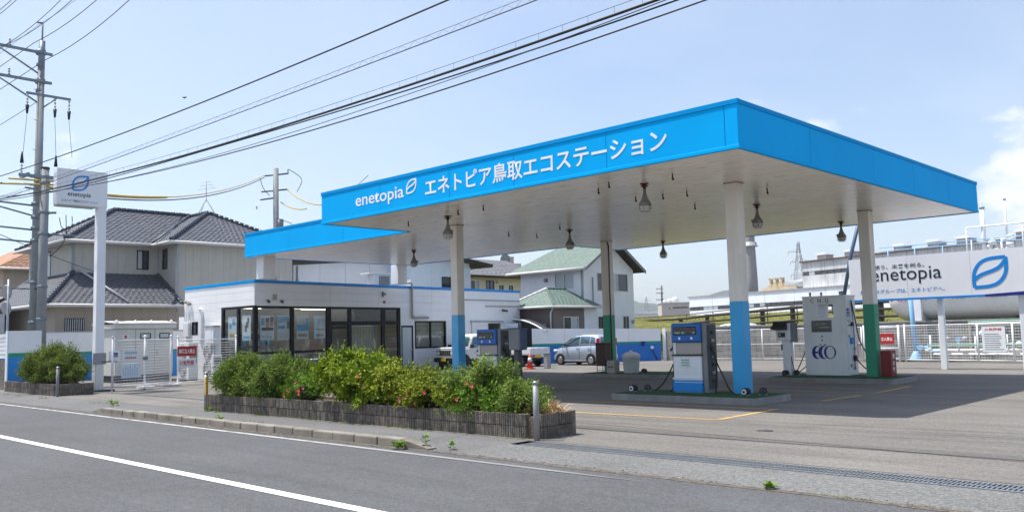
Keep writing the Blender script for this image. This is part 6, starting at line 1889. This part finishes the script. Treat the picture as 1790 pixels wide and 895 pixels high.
B(fh).cyl((1.8, -.4, 12.0), (1.8, -.1, 12.0), .7, n=14).obj('dish', 'midgrey', t)
t = thing('white_shed', 'long low white shed roof at the foot of the far hills', 'shed', (-75, 120, 2.5))
b = B(frame(-88, 118, 44)); b.box(0, 0, 2.3, 9, 4, 4.6); b.obj('wall', 'whitedull', t); B(frame(-88, 118, 44)).box(-.3, -.4, 4.6, 9.3, 4.4, 4.95).obj('roof', 'factory', t)


def hills(name, pts, back, seed):
    """range of wooded hills with foothills, as terrain"""
    b = B(); rows = []
    P = []
    for p, q in zip(pts, pts[1:]):
        for k in range(8):
            P.append(Vector(p).lerp(Vector(q), k / 8))
    P.append(Vector(pts[-1]))
    N_ = 10
    for i, p in enumerate(P):
        d = Vector((p.x, p.y, 0)).normalized(); row = []
        for j in range(N_ + 1):
            u = j / N_ * 2 - 1
            h = p.z * (1 - abs(u) ** 1.5)
            q = Vector((p.x, p.y, 0)) + d * (u * back)
            h += noise.noise((q.x * .006, q.y * .006, seed)) * p.z * .18 * (1 - abs(u)) + noise.noise((q.x * .025, q.y * .025, seed)) * p.z * .06 * (1 - abs(u))
            row.append(b.v((q.x, q.y, max(h, -3))))
        rows.append(row)
    for r0, r1 in zip(rows, rows[1:]):
        for j in range(N_):
            f = b.bm.faces.new((r0[j], r0[j + 1], r1[j + 1], r1[j])); f.smooth = True
    return struct(b.obj(name, 'forest'))


hills('hills', [(-2300, 1400, 60), (-1750, 1800, 75), (-1539, 1988, 84), (-1491, 2034, 97), (-1471, 2053, 91), (-1444, 2079, 85), (-1421, 2102, 79), (-1369, 2151, 62), (-1232, 2282, 46), (-900, 2450, 60), (-500, 2600, 50)], 320, 3)
hills('hills', [(-1215, 1885, 40), (-1192, 1905, 82), (-1160, 1936, 98), (-1140, 1956, 101), (-1122, 1973, 96), (-1104, 1990, 87), (-1073, 2020, 76), (-1031, 2060, 62), (-900, 2150, 40)], 170, 9)
# ------------------------------------------------------------------ utility poles


def insulator(b, p, d, L=.35, r=.055):
    p, d = Vector(p), Vector(d).normalized()
    for k in range(3):
        q = p + d * (L * (k + .2) / 3.4); b.cyl(q, q + d * (L / 5), r, r * .5, 8)


PX, PY = -38.2, 11.9
t = thing('utility_pole', 'tall grey concrete utility pole with double crossarms behind the wall end', 'utility pole', (PX, PY, 0))
b = B(); b.cyl((PX, PY, 0), (PX + .05, PY + .02, 13.0), .21, .13, 16); b.obj('pole', 'polec', t)
B().cyl((PX + .05, PY + .02, 12.9), (PX + .06, PY + .03, 14.2), .13, .12, 12).obj('steel_top', 'polesteel', t)
B().cyl((PX + .06, PY + .03, 14.15), (PX + .07, PY + .03, 15.0), .035, n=8).obj('spike', 'polesteel', t)
b = B(); b.cyl((PX + .07, PY + .03, 14.95), (PX - .05, PY - .15, 15.0), .04, n=6); b.obj('ground_wire_clamp', 'darkgrey', t)
for z, yend in ((13.72, 8.9), (12.5, 8.9)):
    b = B(); b.box(PX - .05, yend, z - .05, PX + .05, PY + .45, z + .05); b.obj('cross_arm', 'polesteel', t)
    B().tube([(PX + .06, PY - .02, z - .95), (PX + .06, 10.2, z - .03)], .035, 6).obj('brace', 'polesteel', t)
    B().cyl((PX + .03, PY, z - .1), (PX + .03, PY, z + .1), .19, n=14).obj('band', 'polesteel', t)
    b = B()
    for y in (10.75, 9.6): insulator(b, (PX, y, z + .05), (0, 0, 1))
    b.obj('insulator', 'porcelain', t)
b = B(); b.box(PX + .12, PY - .55, 11.86, PX + .2, PY + 1.15, 11.95); b.obj('cross_arm', 'polesteel', t)
B().tube([(PX + .16, PY + .1, 11.4), (PX + .16, PY + .6, 11.86)], .03, 5).obj('brace', 'polesteel', t)
b = B()
for y in (-.5, .55, 1.1): insulator(b, (PX + .16, PY + y, 11.86), (0, 0, -1), .5, .05)
b.obj('drop_insulator', 'porcelain', t)
for y in (-.5, .55, 1.1): B().cyl((PX + .16, PY + y, 11.4), (PX + .16, PY + y, 11.05), .075, .04, 8).obj('fuse_cap', 'black', t)
B().box(PX - .25, PY - .6, 8.42, PX + .7, PY - .5, 8.54).obj('cross_arm', 'polesteel', t); B().box(PX + .2, PY - .35, 8.42, PX + .3, PY + 1.0, 8.54).obj('cross_arm', 'polesteel', t)
for z, l in ((7.45, 2.6), (6.45, 2.2), (5.95, 2.4)):
    B().tube([(PX - .1, PY + .2, z - .12), (PX - .1, PY - l, z)], .04, 6).obj('cross_arm', 'polesteel', t)
B().tube([(PX - .1, PY, 6.9), (PX - .1, PY - 2.4, 7.45)], .035, 6).obj('brace', 'polesteel', t)
for z in (7.4, 6.85, 6.4, 5.9, 12.1, 13.2, 4.2, 2.6):
    B().cyl((PX + .02, PY, z - .06), (PX + .02, PY, z + .06), .215 if z < 12 else .16, n=14).obj('band', 'polesteel', t)
for k in range(14):
    z = 4.0 + k * .62; s = 1 if k % 2 else -1
    B().cyl((PX + s * .1, PY - s * .1, z), (PX + s * .3, PY - s * .3, z), .012, n=5).obj('step_bolt', 'polesteel', t)
t2 = thing('utility_pole', 'shorter grey concrete pole standing between the tall pole and the station sign', 'utility pole', (-37.42, 11.93, 0))
QX, QY = -37.42, 11.93
B().cyl((QX, QY, 0), (QX, QY, 8.75), .19, .155, 16).obj('pole', 'polec', t2); B().lathe((QX, QY, 8.72), [(.17, 0), (.17, .08), (.001, .1)], 14).obj('cap', 'black', t2)
B().box(QX + .1, QY - 1.0, 8.32, QX + .18, QY + .7, 8.44).obj('cross_arm', 'polesteel', t2)
for z in (8.4, 8.15, 6.95, 6.1, 4.0, 2.7): B().cyl((QX, QY, z - .05), (QX, QY, z + .05), .2, n=14).obj('band', 'polesteel', t2)
B().tube([(QX, QY, 6.1), (QX + .9, QY + .9, 6.0)], .04, 6).obj('cross_arm', 'polesteel', t2); B().tube([(QX, QY, 6.95), (QX + .3, QY + .35, 6.95)], .05, 6).obj('cross_arm', 'polesteel', t2)
b = B()
for y in (-.9, .35): insulator(b, (QX + .14, QY + y, 8.45), (0, 0, 1), .4, .05)
b.obj('insulator', 'porcelain', t2)
for y in (-.9, .35): B().cyl((QX + .14, QY + y, 8.85), (QX + .14, QY + y, 9.3), .075, .03, 8).obj('fuse_cap', 'black', t2)
for pts in ([(QX + .4, QY + .45, 6.75), (QX + .45, QY + .5, 6.4), (QX + .6, QY + .65, 6.1), (QX + .5, QY + .5, 5.6), (QX + .15, QY + .2, 5.2)], [(QX + .75, QY + .8, 6.8), (QX + .75, QY + .8, 6.4), (QX + .6, QY + .65, 6.12)], [(QX + .58, QY + .63, 6.85), (QX + .6, QY + .65, 6.1)]):
    B().tube(curve_pts(pts, 4), .016, 5).obj('cable', 'cable', t2)
FX, FY = -66.74, 39.93
t3 = thing('utility_pole', 'distant utility pole with transformer rising behind the low canopy wing', 'utility pole', (FX, FY, 0))
B().cyl((FX, FY, 0), (FX, FY, 16.6), .3, .22, 12).obj('pole', 'polec', t3)
for z, a, c in ((16.0, -1.0, 1.1), (14.6, -1.3, 1.0), (13.9, -1.4, .1)):
    B().tube([(FX + a * .7, FY + a * .68, z - .05), (FX + c * .7, FY + c * .68, z + .12)], .07, 6).obj('cross_arm', 'darkgrey', t3)
B().cyl((FX + .25, FY + .22, 11.0), (FX + .25, FY + .22, 12.1), .32, n=12).obj('transformer', 'midgrey', t3); B().tube([(FX - .9, FY - .9, 11.0), (FX + .1, FY, 11.0)], .06, 5).obj('cross_arm', 'darkgrey', t3)
b = B(); insulator(b, (FX + .75, FY + .73, 16.1), (0, 0, 1), .5, .1); insulator(b, (FX - 1.2, FY - 1.17, 13.3), (0, 0, -1), .3, .1); b.obj('insulator', 'porcelain', t3)
for pts in ([(FX + .8, FY + .78, 16.5), (FX + 1.6, FY + 1.56, 15.6), (FX + 1.3, FY + 1.3, 14.5)], [(FX + .4, FY + .4, 12.0), (FX + 1.0, FY + .98, 11.6), (FX + 1.0, FY + .98, 10.4)], [(FX - 1.0, FY - .98, 15.8), (FX - .8, FY - .78, 14.9), (FX - .4, FY - .4, 14.2)]):
    B().tube(curve_pts(pts, 5), .03, 5).obj('cable', 'cable', t3)

# ------------------------------------------------------------------ overhead wires


def wire(pts, r, mat, lab, name='overhead_wire', n=44):
    """a sagging wire: parabola height over x through (x, z) samples; y given at both ends"""
    return tag(B().tube(pts, r, 5).obj(name, mat), lab, 'wire')


def parab(p, q, sag, n=40):
    p, q = Vector(p), Vector(q)
    return [p.lerp(q, k / n) - Vector((0, 0, 4 * sag * (k / n) * (1 - k / n))) for k in range(n + 1)]


# spans from the tall pole along the road: heights at pole, at mid span and past the frame
def span(z0, zs, xs_, y, x1=9.0):
    """quadratic through three (x, z) points, from the pole to x1"""
    (xa, za), (xb, zb), (xc, zc) = zs
    out = []
    for k in range(49):
        x = PX + (x1 - PX) * k / 48
        z = za * (x - xb) * (x - xc) / ((xa - xb) * (xa - xc)) + zb * (x - xa) * (x - xc) / ((xb - xa) * (xb - xc)) + zc * (x - xa) * (x - xb) / ((xc - xa) * (xc - xb))
        out.append(Vector((x, y, z)))
    return out


A_ = span(0, [(-11.73, 7.83), (-22.95, 7.9), (-32.6, 8.15)], 0, 10.5)
wire(A_, .018, 'cable', 'single black wire, uppermost of the long wires crossing above the canopy')
B_ = span(0, [(-9.48, 7.19), (-19.76, 7.22), (-29.12, 7.3)], 0, 10.5)
wire(B_, .011, 'cablegrey', 'grey communication wire hung in spiral hangers, second from the top above the canopy')
wire([p + Vector((0, 0, .115)) for p in B_], .005, 'cablegrey', 'thin messenger wire just above the spiral hung wire')
b = B()
for k in range(230):
    x0 = PX + 47 * k / 230; i = min(47, int(k / 230 * 48)); p = B_[i].lerp(B_[i + 1], k / 230 * 48 - i)
    s = (k % 2) * .115; b.tube([p + Vector((0, 0, s)), p + Vector((.2, 0, .115 - s))], .003, 3)
tag(b.obj('spiral_hanger', 'cablegrey', kind='stuff'), 'zigzag wire hangers between messenger and communication wire', 'wire hanger')
C_ = span(0, [(-7.09, 6.5), (-17.12, 6.52), (-27.24, 6.82)], 0, 10.5)
wire(C_, .025, 'cable', 'thickest black cable of the wires crossing above the canopy')
wire([p + Vector((0, 0, .13)) for p in C_], .005, 'cablegrey', 'thin messenger wire above the thickest black cable')
wire([p + Vector((0, .05, -.05 - .04 * math.sin(i * .26))) for i, p in enumerate(C_)], .014, 'cable', 'thin wire lashed along the thickest cable')
b = B()
for k in range(90):
    i = min(47, int(k / 90 * 48)); p = C_[i].lerp(C_[i + 1], k / 90 * 48 - i); b.tube([p, p + Vector((.0, 0, .14))], .003, 3)
tag(b.obj('cable_hanger', 'cablegrey', kind='stuff'), 'small hangers carrying the thickest black cable', 'wire hanger')
D_ = span(0, [(-6.32, 6.26), (-17.12, 6.22), (-27.24, 6.63)], 0, 10.5)
wire(D_, .014, 'cable', 'lowest single black wire crossing just over the canopy')
wire(span(0, [(-9.0, 6.38), (-17.12, 6.3), (-27.24, 6.64)], 0, 10.5), .008, 'cablegrey', 'faint thin wire beside the lowest black wire')
hi = [(11.9, 11.13, -33.15, -23.03, 10.5, .014, 'wire of the lower crossarm leaving the frame furthest right of the high wires'), (12.86, 12.13, -34.43, -26.46, 10.5, .014, 'high wire from the upper crossarm, second from the right'),
      (13.75, 12.43, -38.2, -27.49, 10.6, .013, 'high wire in the close pair near the pole spike'), (13.62, 12.7, -38.5, -28.5, 10.4, .013, 'high wire just beside the close pair near the spike'),
      (14.3, 13.6, -38.6, -31.5, 9.7, .013, 'upper left high wire of the nearer pair'), (14.22, 13.5, -38.6, -31.5, 9.5, .013, 'upper left high wire, lower of the nearer pair'),
      (14.75, 14.38, -38.6, -34.2, 9.0, .012, 'wire cutting the top left corner, outer one'), (14.6, 14.2, -38.6, -34.2, 8.9, .012, 'wire cutting the top left corner, inner one'),
      (14.98, 14.2, -38.13, -28.0, 11.9, .008, 'thin earth wire from the pole spike')]
for (z0, z1, x0, x1, y, r, lab) in hi:
    sl = (z1 - z0) / (x1 - x0)
    L_ = 48.0
    pts = [Vector((x0 + L_ * k / 40 - .0, y, z0 + sl * (L_ * k / 40) + .014 * (L_ * k / 40) ** 2 * .9)) for k in range(41)]
    pts = [Vector((x0 - 20 + k * 2, y - .02 * (20 - k * 2), z0 - .01 * (20 - k * 2))) for k in range(10)] + pts
    wire(pts, r, 'cablegrey', lab)
# left of the pole
for (z, y, r, lab) in ((8.15, 10.6, .02, 'continuation of the black wire left of the poles'), (7.45, 9.8, .012, 'grey wire running left from the uppermost bracket'), (6.9, 10.4, .03, 'thick cable running left from the pole brackets'),
                       (6.5, 10.1, .012, 'grey wire running left from the middle bracket'), (6.0, 9.9, .012, 'grey wire running left from the lowest bracket')):
    wire(parab((PX, y, z), (PX - 40, y - .5, z + .2), .5), r, 'cable', lab)
wire(parab((PX + .2, PY + .2, 11.9), (PX - 9, PY - 3, 9.2), .1), .012, 'cablegrey', 'stay wire slanting left from the middle of the tall pole')
wire(parab((-33.5, 7.5, 6.3), (-47.15, 18.2, 5.25), .12), .014, 'cable', 'service wire slanting down to the tiled house')
wire(parab((QX, QY, 3.9), (-60, 9.0, 6.4), .3), .03, 'cable', 'black wire rising to the left behind the striped wall end')
for dz, dx in ((0, 0), (-.18, .15)):
    wire(parab((QX - .5 + dx, QY - .6, 8.15 + dz), (FX - .7, FY - .7, 16.0 + dz), 1.15), .035, 'yellowcable' if dz == 0 else 'cable', 'yellow sleeved service cable to the distant pole' if dz == 0 else 'black cable beside the yellow sleeved one to the distant pole')
wire(parab((PX - .6, PY - 1.4, 8.2), (QX + .4, QY + .2, 8.05), .0, 6), .04, 'yellowcable', 'short yellow sleeve on the wire between the two near poles, lower one')
wire(parab((PX - .2, PY - 1.0, 8.38), (QX + .4, QY + .3, 8.2), .0, 6), .04, 'yellowcable', 'short yellow sleeve on the wire between the two near poles, upper one')
wire(parab((FX + .7, FY + .68, 14.7), (FX + 7.2, FY - .1, 12.5), .35), .05, 'yellowcable', 'yellow sleeved cable dropping right from the distant pole, upper one')
wire(parab((FX + .3, FY + .3, 13.6), (FX + 4.6, FY + .1, 12.5), .25), .05, 'yellowcable', 'yellow sleeved cable dropping right from the distant pole, lower one')
wire(parab((FX + 7.2, FY - .1, 12.5), (FX + 20, FY - 5, 12.5), .3), .02, 'cablegrey', 'thin wire going on from the upper yellow sleeve')
# drops between the upper crossarm and the lower bracket
for (y0, x0, y1, x1, i) in ((-.5, .16, -.56, -.1, 0), (.55, .16, .45, .7, 1), (1.1, .16, 1.0, .9, 2)):
    wire(parab((PX + x0, PY + y0, 11.05), (PX + x1, PY + y1, 9.1 if i == 0 else 9.3), -.0, 8), .009, 'cablegrey', ['left', 'middle', 'right'][i] + ' one of three thin drop wires between crossarm and pole bracket')

# tiny bird
bx, by, bz = -60.0, 28.4, 19.4
t = thing('bird', 'tiny dark bird flying in the open sky right of the tall pole', 'bird', (bx, by, bz))
b = B(); b.lathe((bx, by, bz - .1), [(.001, 0), (.04, .05), (.05, .1), (.03, .16), (.001, .2)], 8); b.obj('body', 'darkgrey', t)
for s in (-1, 1):
    b = B(); b.prism([(bx, by, bz), (bx + s * .08, by + s * .08, bz + .06), (bx + s * .12, by + s * .12, bz - .01), (bx + s * .05, by + s * .05, bz - .04)], (.01, -.01, .01)); b.obj('wing', 'darkgrey', t)

pp = parab((QX - .5, QY - .6, 8.15), (FX - .7, FY - .7, 16.0), 1.15)
wire(pp[2:17], .085, 'yellowcable', 'thick yellow protective sleeve on the service cable right of the station sign')
# ------------------------------------------------------------------ shrubs


def leaves(b, rs, p, d, whorl, ll, lw, up, sprays):
    ax = (d + Vector((0, 0, up)) + Vector((rs.gauss(0, .25), rs.gauss(0, .25), rs.gauss(0, .2)))).normalized()
    s1 = ax.orthogonal().normalized(); s2 = ax.cross(s1)
    a0 = rs.uniform(0, 6.28)
    sp = sprays and rs.random() < sprays
    for j in range(whorl):
        a = a0 + j * 2.4
        off = ax * (j * ll * .55 if sp else rs.uniform(-.2, .2) * ll)
        side = s1 * math.cos(a) + s2 * math.sin(a)
        tilt = rs.uniform(.25, .8) if not sp else rs.uniform(.6, 1.1)
        dr = (side + ax * tilt).normalized()
        L_ = ll * rs.uniform(.7, 1.25); W_ = lw * rs.uniform(.8, 1.2)
        w_ = dr.cross(ax).normalized() * W_ / 2
        q = p + off; m_ = q + dr * L_ * .5 + ax * L_ * .06; e = q + dr * L_ - ax * L_ * .08
        b.face((q, m_ + w_, e, m_ - w_))


def shrub(name, lab, c, rx, ry, z0, z1, n, mat, ll, lw, whorl=6, up=.35, seed=0, shape=1.0, density_in=.35, group=None, sprays=0.0, lobes=5):
    """leaf whorls through an uneven crown on bent twigs"""
    rs = random.Random(seed)
    t = thing(name, lab, 'shrub', (c[0], c[1], z0), 0, group)
    H = z1 - z0
    lob = []
    for k in range(lobes):
        ox = rs.uniform(-.55, .55)
        lob.append((ox * rx, rs.uniform(-.4, .4) * ry, z0 + H * (.68 - .65 * abs(ox) + rs.uniform(-.12, .12)), rs.uniform(.36, .55)))
    lob.append((0, 0, z0 + H * .45, .78))
    b = B(); tips = []
    cnt = 0; cl = 0
    while cnt < n:
        if cl > 0:
            cl -= 1
            p = cp + Vector((rs.gauss(0, .055), rs.gauss(0, .055), rs.gauss(.01, .045))); d = cd
            tips.append((p, d)); cnt += 1
            leaves(b, rs, p, d, whorl, ll, lw, up, sprays)
            continue
        lx, ly, lz, lr = rs.choice(lob)
        d = Vector((rs.gauss(0, 1), rs.gauss(0, 1), rs.gauss(.15, 1))).normalized()
        rr = lr * (1 - density_in * rs.random() ** 1.6)
        p = Vector((c[0] + lx + d.x * rx * rr, c[1] + ly + d.y * ry * rr, lz + d.z * H * .5 * rr * shape))
        k = noise.noise((p.x * 3.4, p.y * 3.4, p.z * 3.4 + seed * 7.1))
        if k < .0 and rs.random() < .88: continue
        p += d * k * .22
        if p.z < z0 - .02 or p.z > z1 + .08: continue
        tips.append((p, d)); cnt += 1
        cp, cd, cl = p, d, rs.randint(5, 13)
        leaves(b, rs, p, d, whorl, ll, lw, up, sprays)
    b.obj('foliage', mat, t, kind='stuff')
    b = B()
    for (p, d) in rs.sample(tips, min(len(tips), 150)):  # real twigs, packed in densely so their dark bark deepens the crown's shade
        base = Vector((c[0] + rs.uniform(-.25, .25) * rx, c[1] + rs.uniform(-.3, .3) * ry, z0 - .05))
        mid = base.lerp(p, .55) + Vector((rs.uniform(-.1, .1), rs.uniform(-.1, .1), .1))
        b.tube([base, mid, p], [.013, .009, .004], 3)
    b.obj('branches', 'twig', t)
    return t


Gs = 'shrubs in the long planter'
SH = [
    ('fine leaved dark green shrub with drooping tips, leftmost in the long planter', (-19.25, 10.75), .86, .6, .36, 1.2, 7800, 'leaf_dark', .075, .022, 6, .3, 1, .5, 4),
    ('fine leaved grey green shrub second from the left in the long planter', (-17.55, 10.72), .8, .6, .36, 1.16, 8000, 'leaf_dark', .075, .024, 6, .4, 2, .5, 5),
    ('biggest shrub in the planter, bright yellow green with broad leaves', (-14.65, 10.66), 1.12, .66, .36, 1.36, 5600, 'leaf_azalea', .085, .036, 7, .3, 3, .1, 7),
    ('olive green broad leaved shrub right of the biggest one', (-13.1, 10.7), .78, .58, .36, 1.1, 3600, 'leaf_olive', .08, .034, 7, .3, 4, .15, 5),
    ('thin pale shrub in front of the blue column', (-11.8, 10.72), .7, .5, .36, .9, 1300, 'leaf_pale', .075, .024, 6, .5, 5, .6, 4),
    ('upright pale green shrub before the half hidden dispenser', (-10.88, 10.72), .3, .36, .36, 1.2, 1000, 'leaf_pale', .08, .026, 6, .7, 6, .6, 3),
    ('low spreading fresh green shrub by the steel bollard', (-9.85, 10.64), .46, .4, .36, .7, 1800, 'leaf_pale', .08, .024, 6, .8, 7, .7, 4),
]
for (lab, c, rx, ry, z0, z1, n, mt, ll, lw, wh, up, sd, sp, lo) in SH:
    shrub('shrub', lab, c, rx, ry, z0, z1, n, mt, ll, lw, wh, up, sd, 1.0, .4, Gs, sp, lo)
# low filling growth along the planter's edge
for i, (x, z1, mt, lab) in enumerate(((-16.2, .85, 'leaf_fresh', 'low fresh green growth below the second and third shrubs'), (-18.3, .8, 'leaf_dark', 'low dark growth between the first two shrubs'), (-12.3, .78, 'leaf_olive', 'low olive growth with coral flowers near the planter middle'),
                                      (-11.1, .74, 'leaf_fresh', 'low fresh green growth left of the upright pale shrub'), (-13.8, .72, 'leaf_azalea', 'low bright growth under the biggest shrub'))):
    shrub('shrub', lab, (x, 10.42), .75, .3, .34, z1, 620, mt, .07, .028, 6, .4, 20 + i, 1.0, .4, Gs, .3, 3)
shrub('shrub', 'large rounded dark green shrub in the left planter before the poles', (-32.2, 10.85), 1.6, .72, .34, 1.62, 9500, 'leaf_hedge', .085, .026, 6, .5, 31, 1.0, .4, None, .5, 8)
shrub('shrub', 'lower ragged end of the hedge by the striped wall end', (-33.9, 10.8), 1.05, .5, .34, 1.05, 2600, 'leaf_hedge', .085, .026, 6, .6, 32, 1.0, .45, None, .6, 4)


def flower(x, y, z, mat, lab):
    t = thing('azalea_flower', lab, 'flower', (x, y, z), 0, 'azalea flowers in the long planter')
    m = WM[t.name].copy()
    for j in range(random.choice([1, 2, 2, 3])):
        b = B(m); ox, oy, oz = rnd(-.05, .05), rnd(-.04, .02), rnd(-.05, .05)
        for k in range(5):
            a = k * 1.257 + j; r = rnd(.03, .042)
            b.face([(ox, oy, oz), (ox + r * math.cos(a - .45), oy - .02, oz + r * math.sin(a - .45)), (ox + r * 1.15 * math.cos(a), oy - .028, oz + r * 1.15 * math.sin(a)), (ox + r * math.cos(a + .45), oy - .02, oz + r * math.sin(a + .45))])
        b.obj('blossom', mat, t)


for i, (x, z, mt, lab) in enumerate(((-16.15, .72, 'pink', 'pink azalea cluster below the second shrub, upper left one'), (-15.95, .66, 'pink', 'pink azalea cluster below the second shrub, right one'), (-16.05, .56, 'coral', 'coral azalea cluster below the second shrub, lower one'), (-16.45, .6, 'coral', 'coral azalea blossoms left of the pink clusters'),
                                     (-16.6, .5, 'coral', 'coral azalea blossoms low at the planter edge on the left'), (-13.75, .72, 'pink', 'pink azalea blossom under the biggest shrub'), (-13.78, .9, 'coral', 'red azalea blossom on the biggest shrub'), (-12.72, .5, 'pink', 'magenta azalea blossom at the planter edge, left of the coral ones'),
                                     (-12.5, .53, 'pink', 'small magenta azalea blossom beside another at the planter edge'), (-12.38, .64, 'coral', 'coral azalea cluster in the middle of the planter'), (-12.25, .5, 'coral', 'coral azalea blossom just above the block edge'), (-11.95, .68, 'coral', 'small coral blossom in the thin pale shrub'),
                                     (-10.75, .85, 'coral', 'single coral blossom left of the dark switch post'), (-11.1, .6, 'coral', 'single coral blossom near the right end of the planter'))):
    flower(x, 10.18 if z < .75 else 10.1, z, mt, lab)
t = thing('dry_tuft', 'tuft of dry tan leaves at the right end of the long planter', 'dry plant', (-9.55, 10.75, .36))
b = B()
for k in range(170):
    a = rnd(0, 6.28); L_ = rnd(.15, .42); x, y = -9.58 + rnd(-.2, .2), 10.72 + rnd(-.2, .2); d = Vector((math.cos(a) * .7, math.sin(a) * .7, rnd(.25, 1.1))).normalized()
    p = Vector((x, y, .36)); w_ = d.orthogonal().normalized() * .009; m_ = p + d * L_ * .6; e = p + d * L_ + Vector((0, 0, -.1)); b.face((p - w_, p + w_, m_ + w_ * .8, m_ - w_ * .8)); b.face((m_ - w_ * .8, m_ + w_ * .8, e))
b.obj('blades', 'drygrass', t, kind='stuff')


def weed(x, y, r, h, n, lab, mat='leaf_fresh', ll=.09, lw=.045):
    t = thing('weed', lab, 'weed', (x, y, 0), 0, 'weeds along the kerb')
    b = B()
    for k in range(n):
        a = rnd(0, 6.28); d = Vector((math.cos(a), math.sin(a), rnd(.2, 1.6))).normalized(); p = Vector((x, y, 0)) + Vector((math.cos(a) * r * rnd(.1, .6), math.sin(a) * r * rnd(.1, .6), h * rnd(0, .8)))
        L_ = ll * rnd(.6, 1.3); w_ = d.cross(Vector((0, 0, 1))).normalized() * lw * rnd(.3, .6); m_ = p + d * L_ * .5; b.face((p, m_ + w_, p + d * L_ + Vector((0, 0, -.015)), m_ - w_))
    b.obj('leaves', mat, t, kind='stuff')
    b = B(); b.tube([(x, y, -.01), (x + .01, y, h * .8)], [.006, .002], 4); b.obj('stem', 'twig', t)


weed(-10.42, 8.3, .14, .1, 60, 'bright leafy weed at the end of the kerb near the road', ll=.085, lw=.05)
weed(-10.1, 8.55, .05, .2, 22, 'thin upright weed right of the leafy one at the kerb end')
weed(-16.55, 8.62, .08, .2, 34, 'weed growing in a kerb joint before the planter')
weed(-24.3, 9.6, .2, .15, 60, 'pale weed on the pavement left of the long planter')
weed(-9.65, 8.65, .05, .14, 16, 'tiny weed on the pavement right of the kerb end')
weed(-4.5, 8.46, .05, .02, 26, 'flat green weed in the road joint by the gutter strip')
weed(-19.9, 10.08, .12, .1, 30, 'weed at the foot of the planter wall near its left corner')
b = B()
for k in range(1500):
    seg = random.choice(((-20.2, -9.4, 10.15, .05), (-22, -10.6, 8.62, .04), (-9.4, -2.0, 8.43, .02), (-19.5, -17.5, 10.1, .1), (-34, -25, 9.7, .1)))
    x = rnd(seg[0], seg[1])
    if noise.noise((x * 1.3, seg[2], 3)) < (.25 if x > -9.4 else .05): continue
    y = seg[2] + rnd(-seg[3], seg[3]); a = rnd(0, 6.28); h = rnd(.01, .025) if x > -9.4 else rnd(.02, .07)
    z = .085 if seg[2] == 8.62 else -.004
    b.face([(x - .008 * math.cos(a), y - .008 * math.sin(a), z), (x + .008 * math.cos(a), y + .008 * math.sin(a), z), (x + rnd(-.04, .04), y + rnd(-.04, .04), z + h)])
b.obj('joint_grass', 'leaf_fresh', kind='stuff')
b = B()
for k in range(500):
    x = rnd(-22, 0); y = 8.36 + abs(random.gauss(0, .05)) * -1 if x < -10.4 else 8.42 + random.gauss(0, .04); z = -.011 if y < 8.42 else -.003
    s = rnd(.006, .02); a = rnd(0, 3); b.box(x, y, z, x + s, y + s * rnd(.6, 1), z + s * .6)
b.obj('gravel', 'kerb', kind='stuff')

# ------------------------------------------------------------------ air
def hazebox(name, x0, x1, y0, y1, z0, z1, dens):
    b = B(); b.box(x0, y0, z0, x1, y1, z1)
    m = bpy.data.materials.new('haze_air'); m.use_nodes = True
    nt = m.node_tree; nt.nodes.clear()
    v = nt.nodes.new('ShaderNodeVolumePrincipled'); v.inputs['Density'].default_value = dens
    v.inputs['Color'].default_value = (.86, .93, 1.0, 1); v.inputs['Anisotropy'].default_value = .2
    o_ = nt.nodes.new('ShaderNodeOutputMaterial'); nt.links.new(v.outputs[0], o_.inputs['Volume'])
    o = b.obj(name, m, kind='stuff')
    return o


hazebox('haze', -4100, 4100, -4100, 4100, -4.5, 150, .00022)
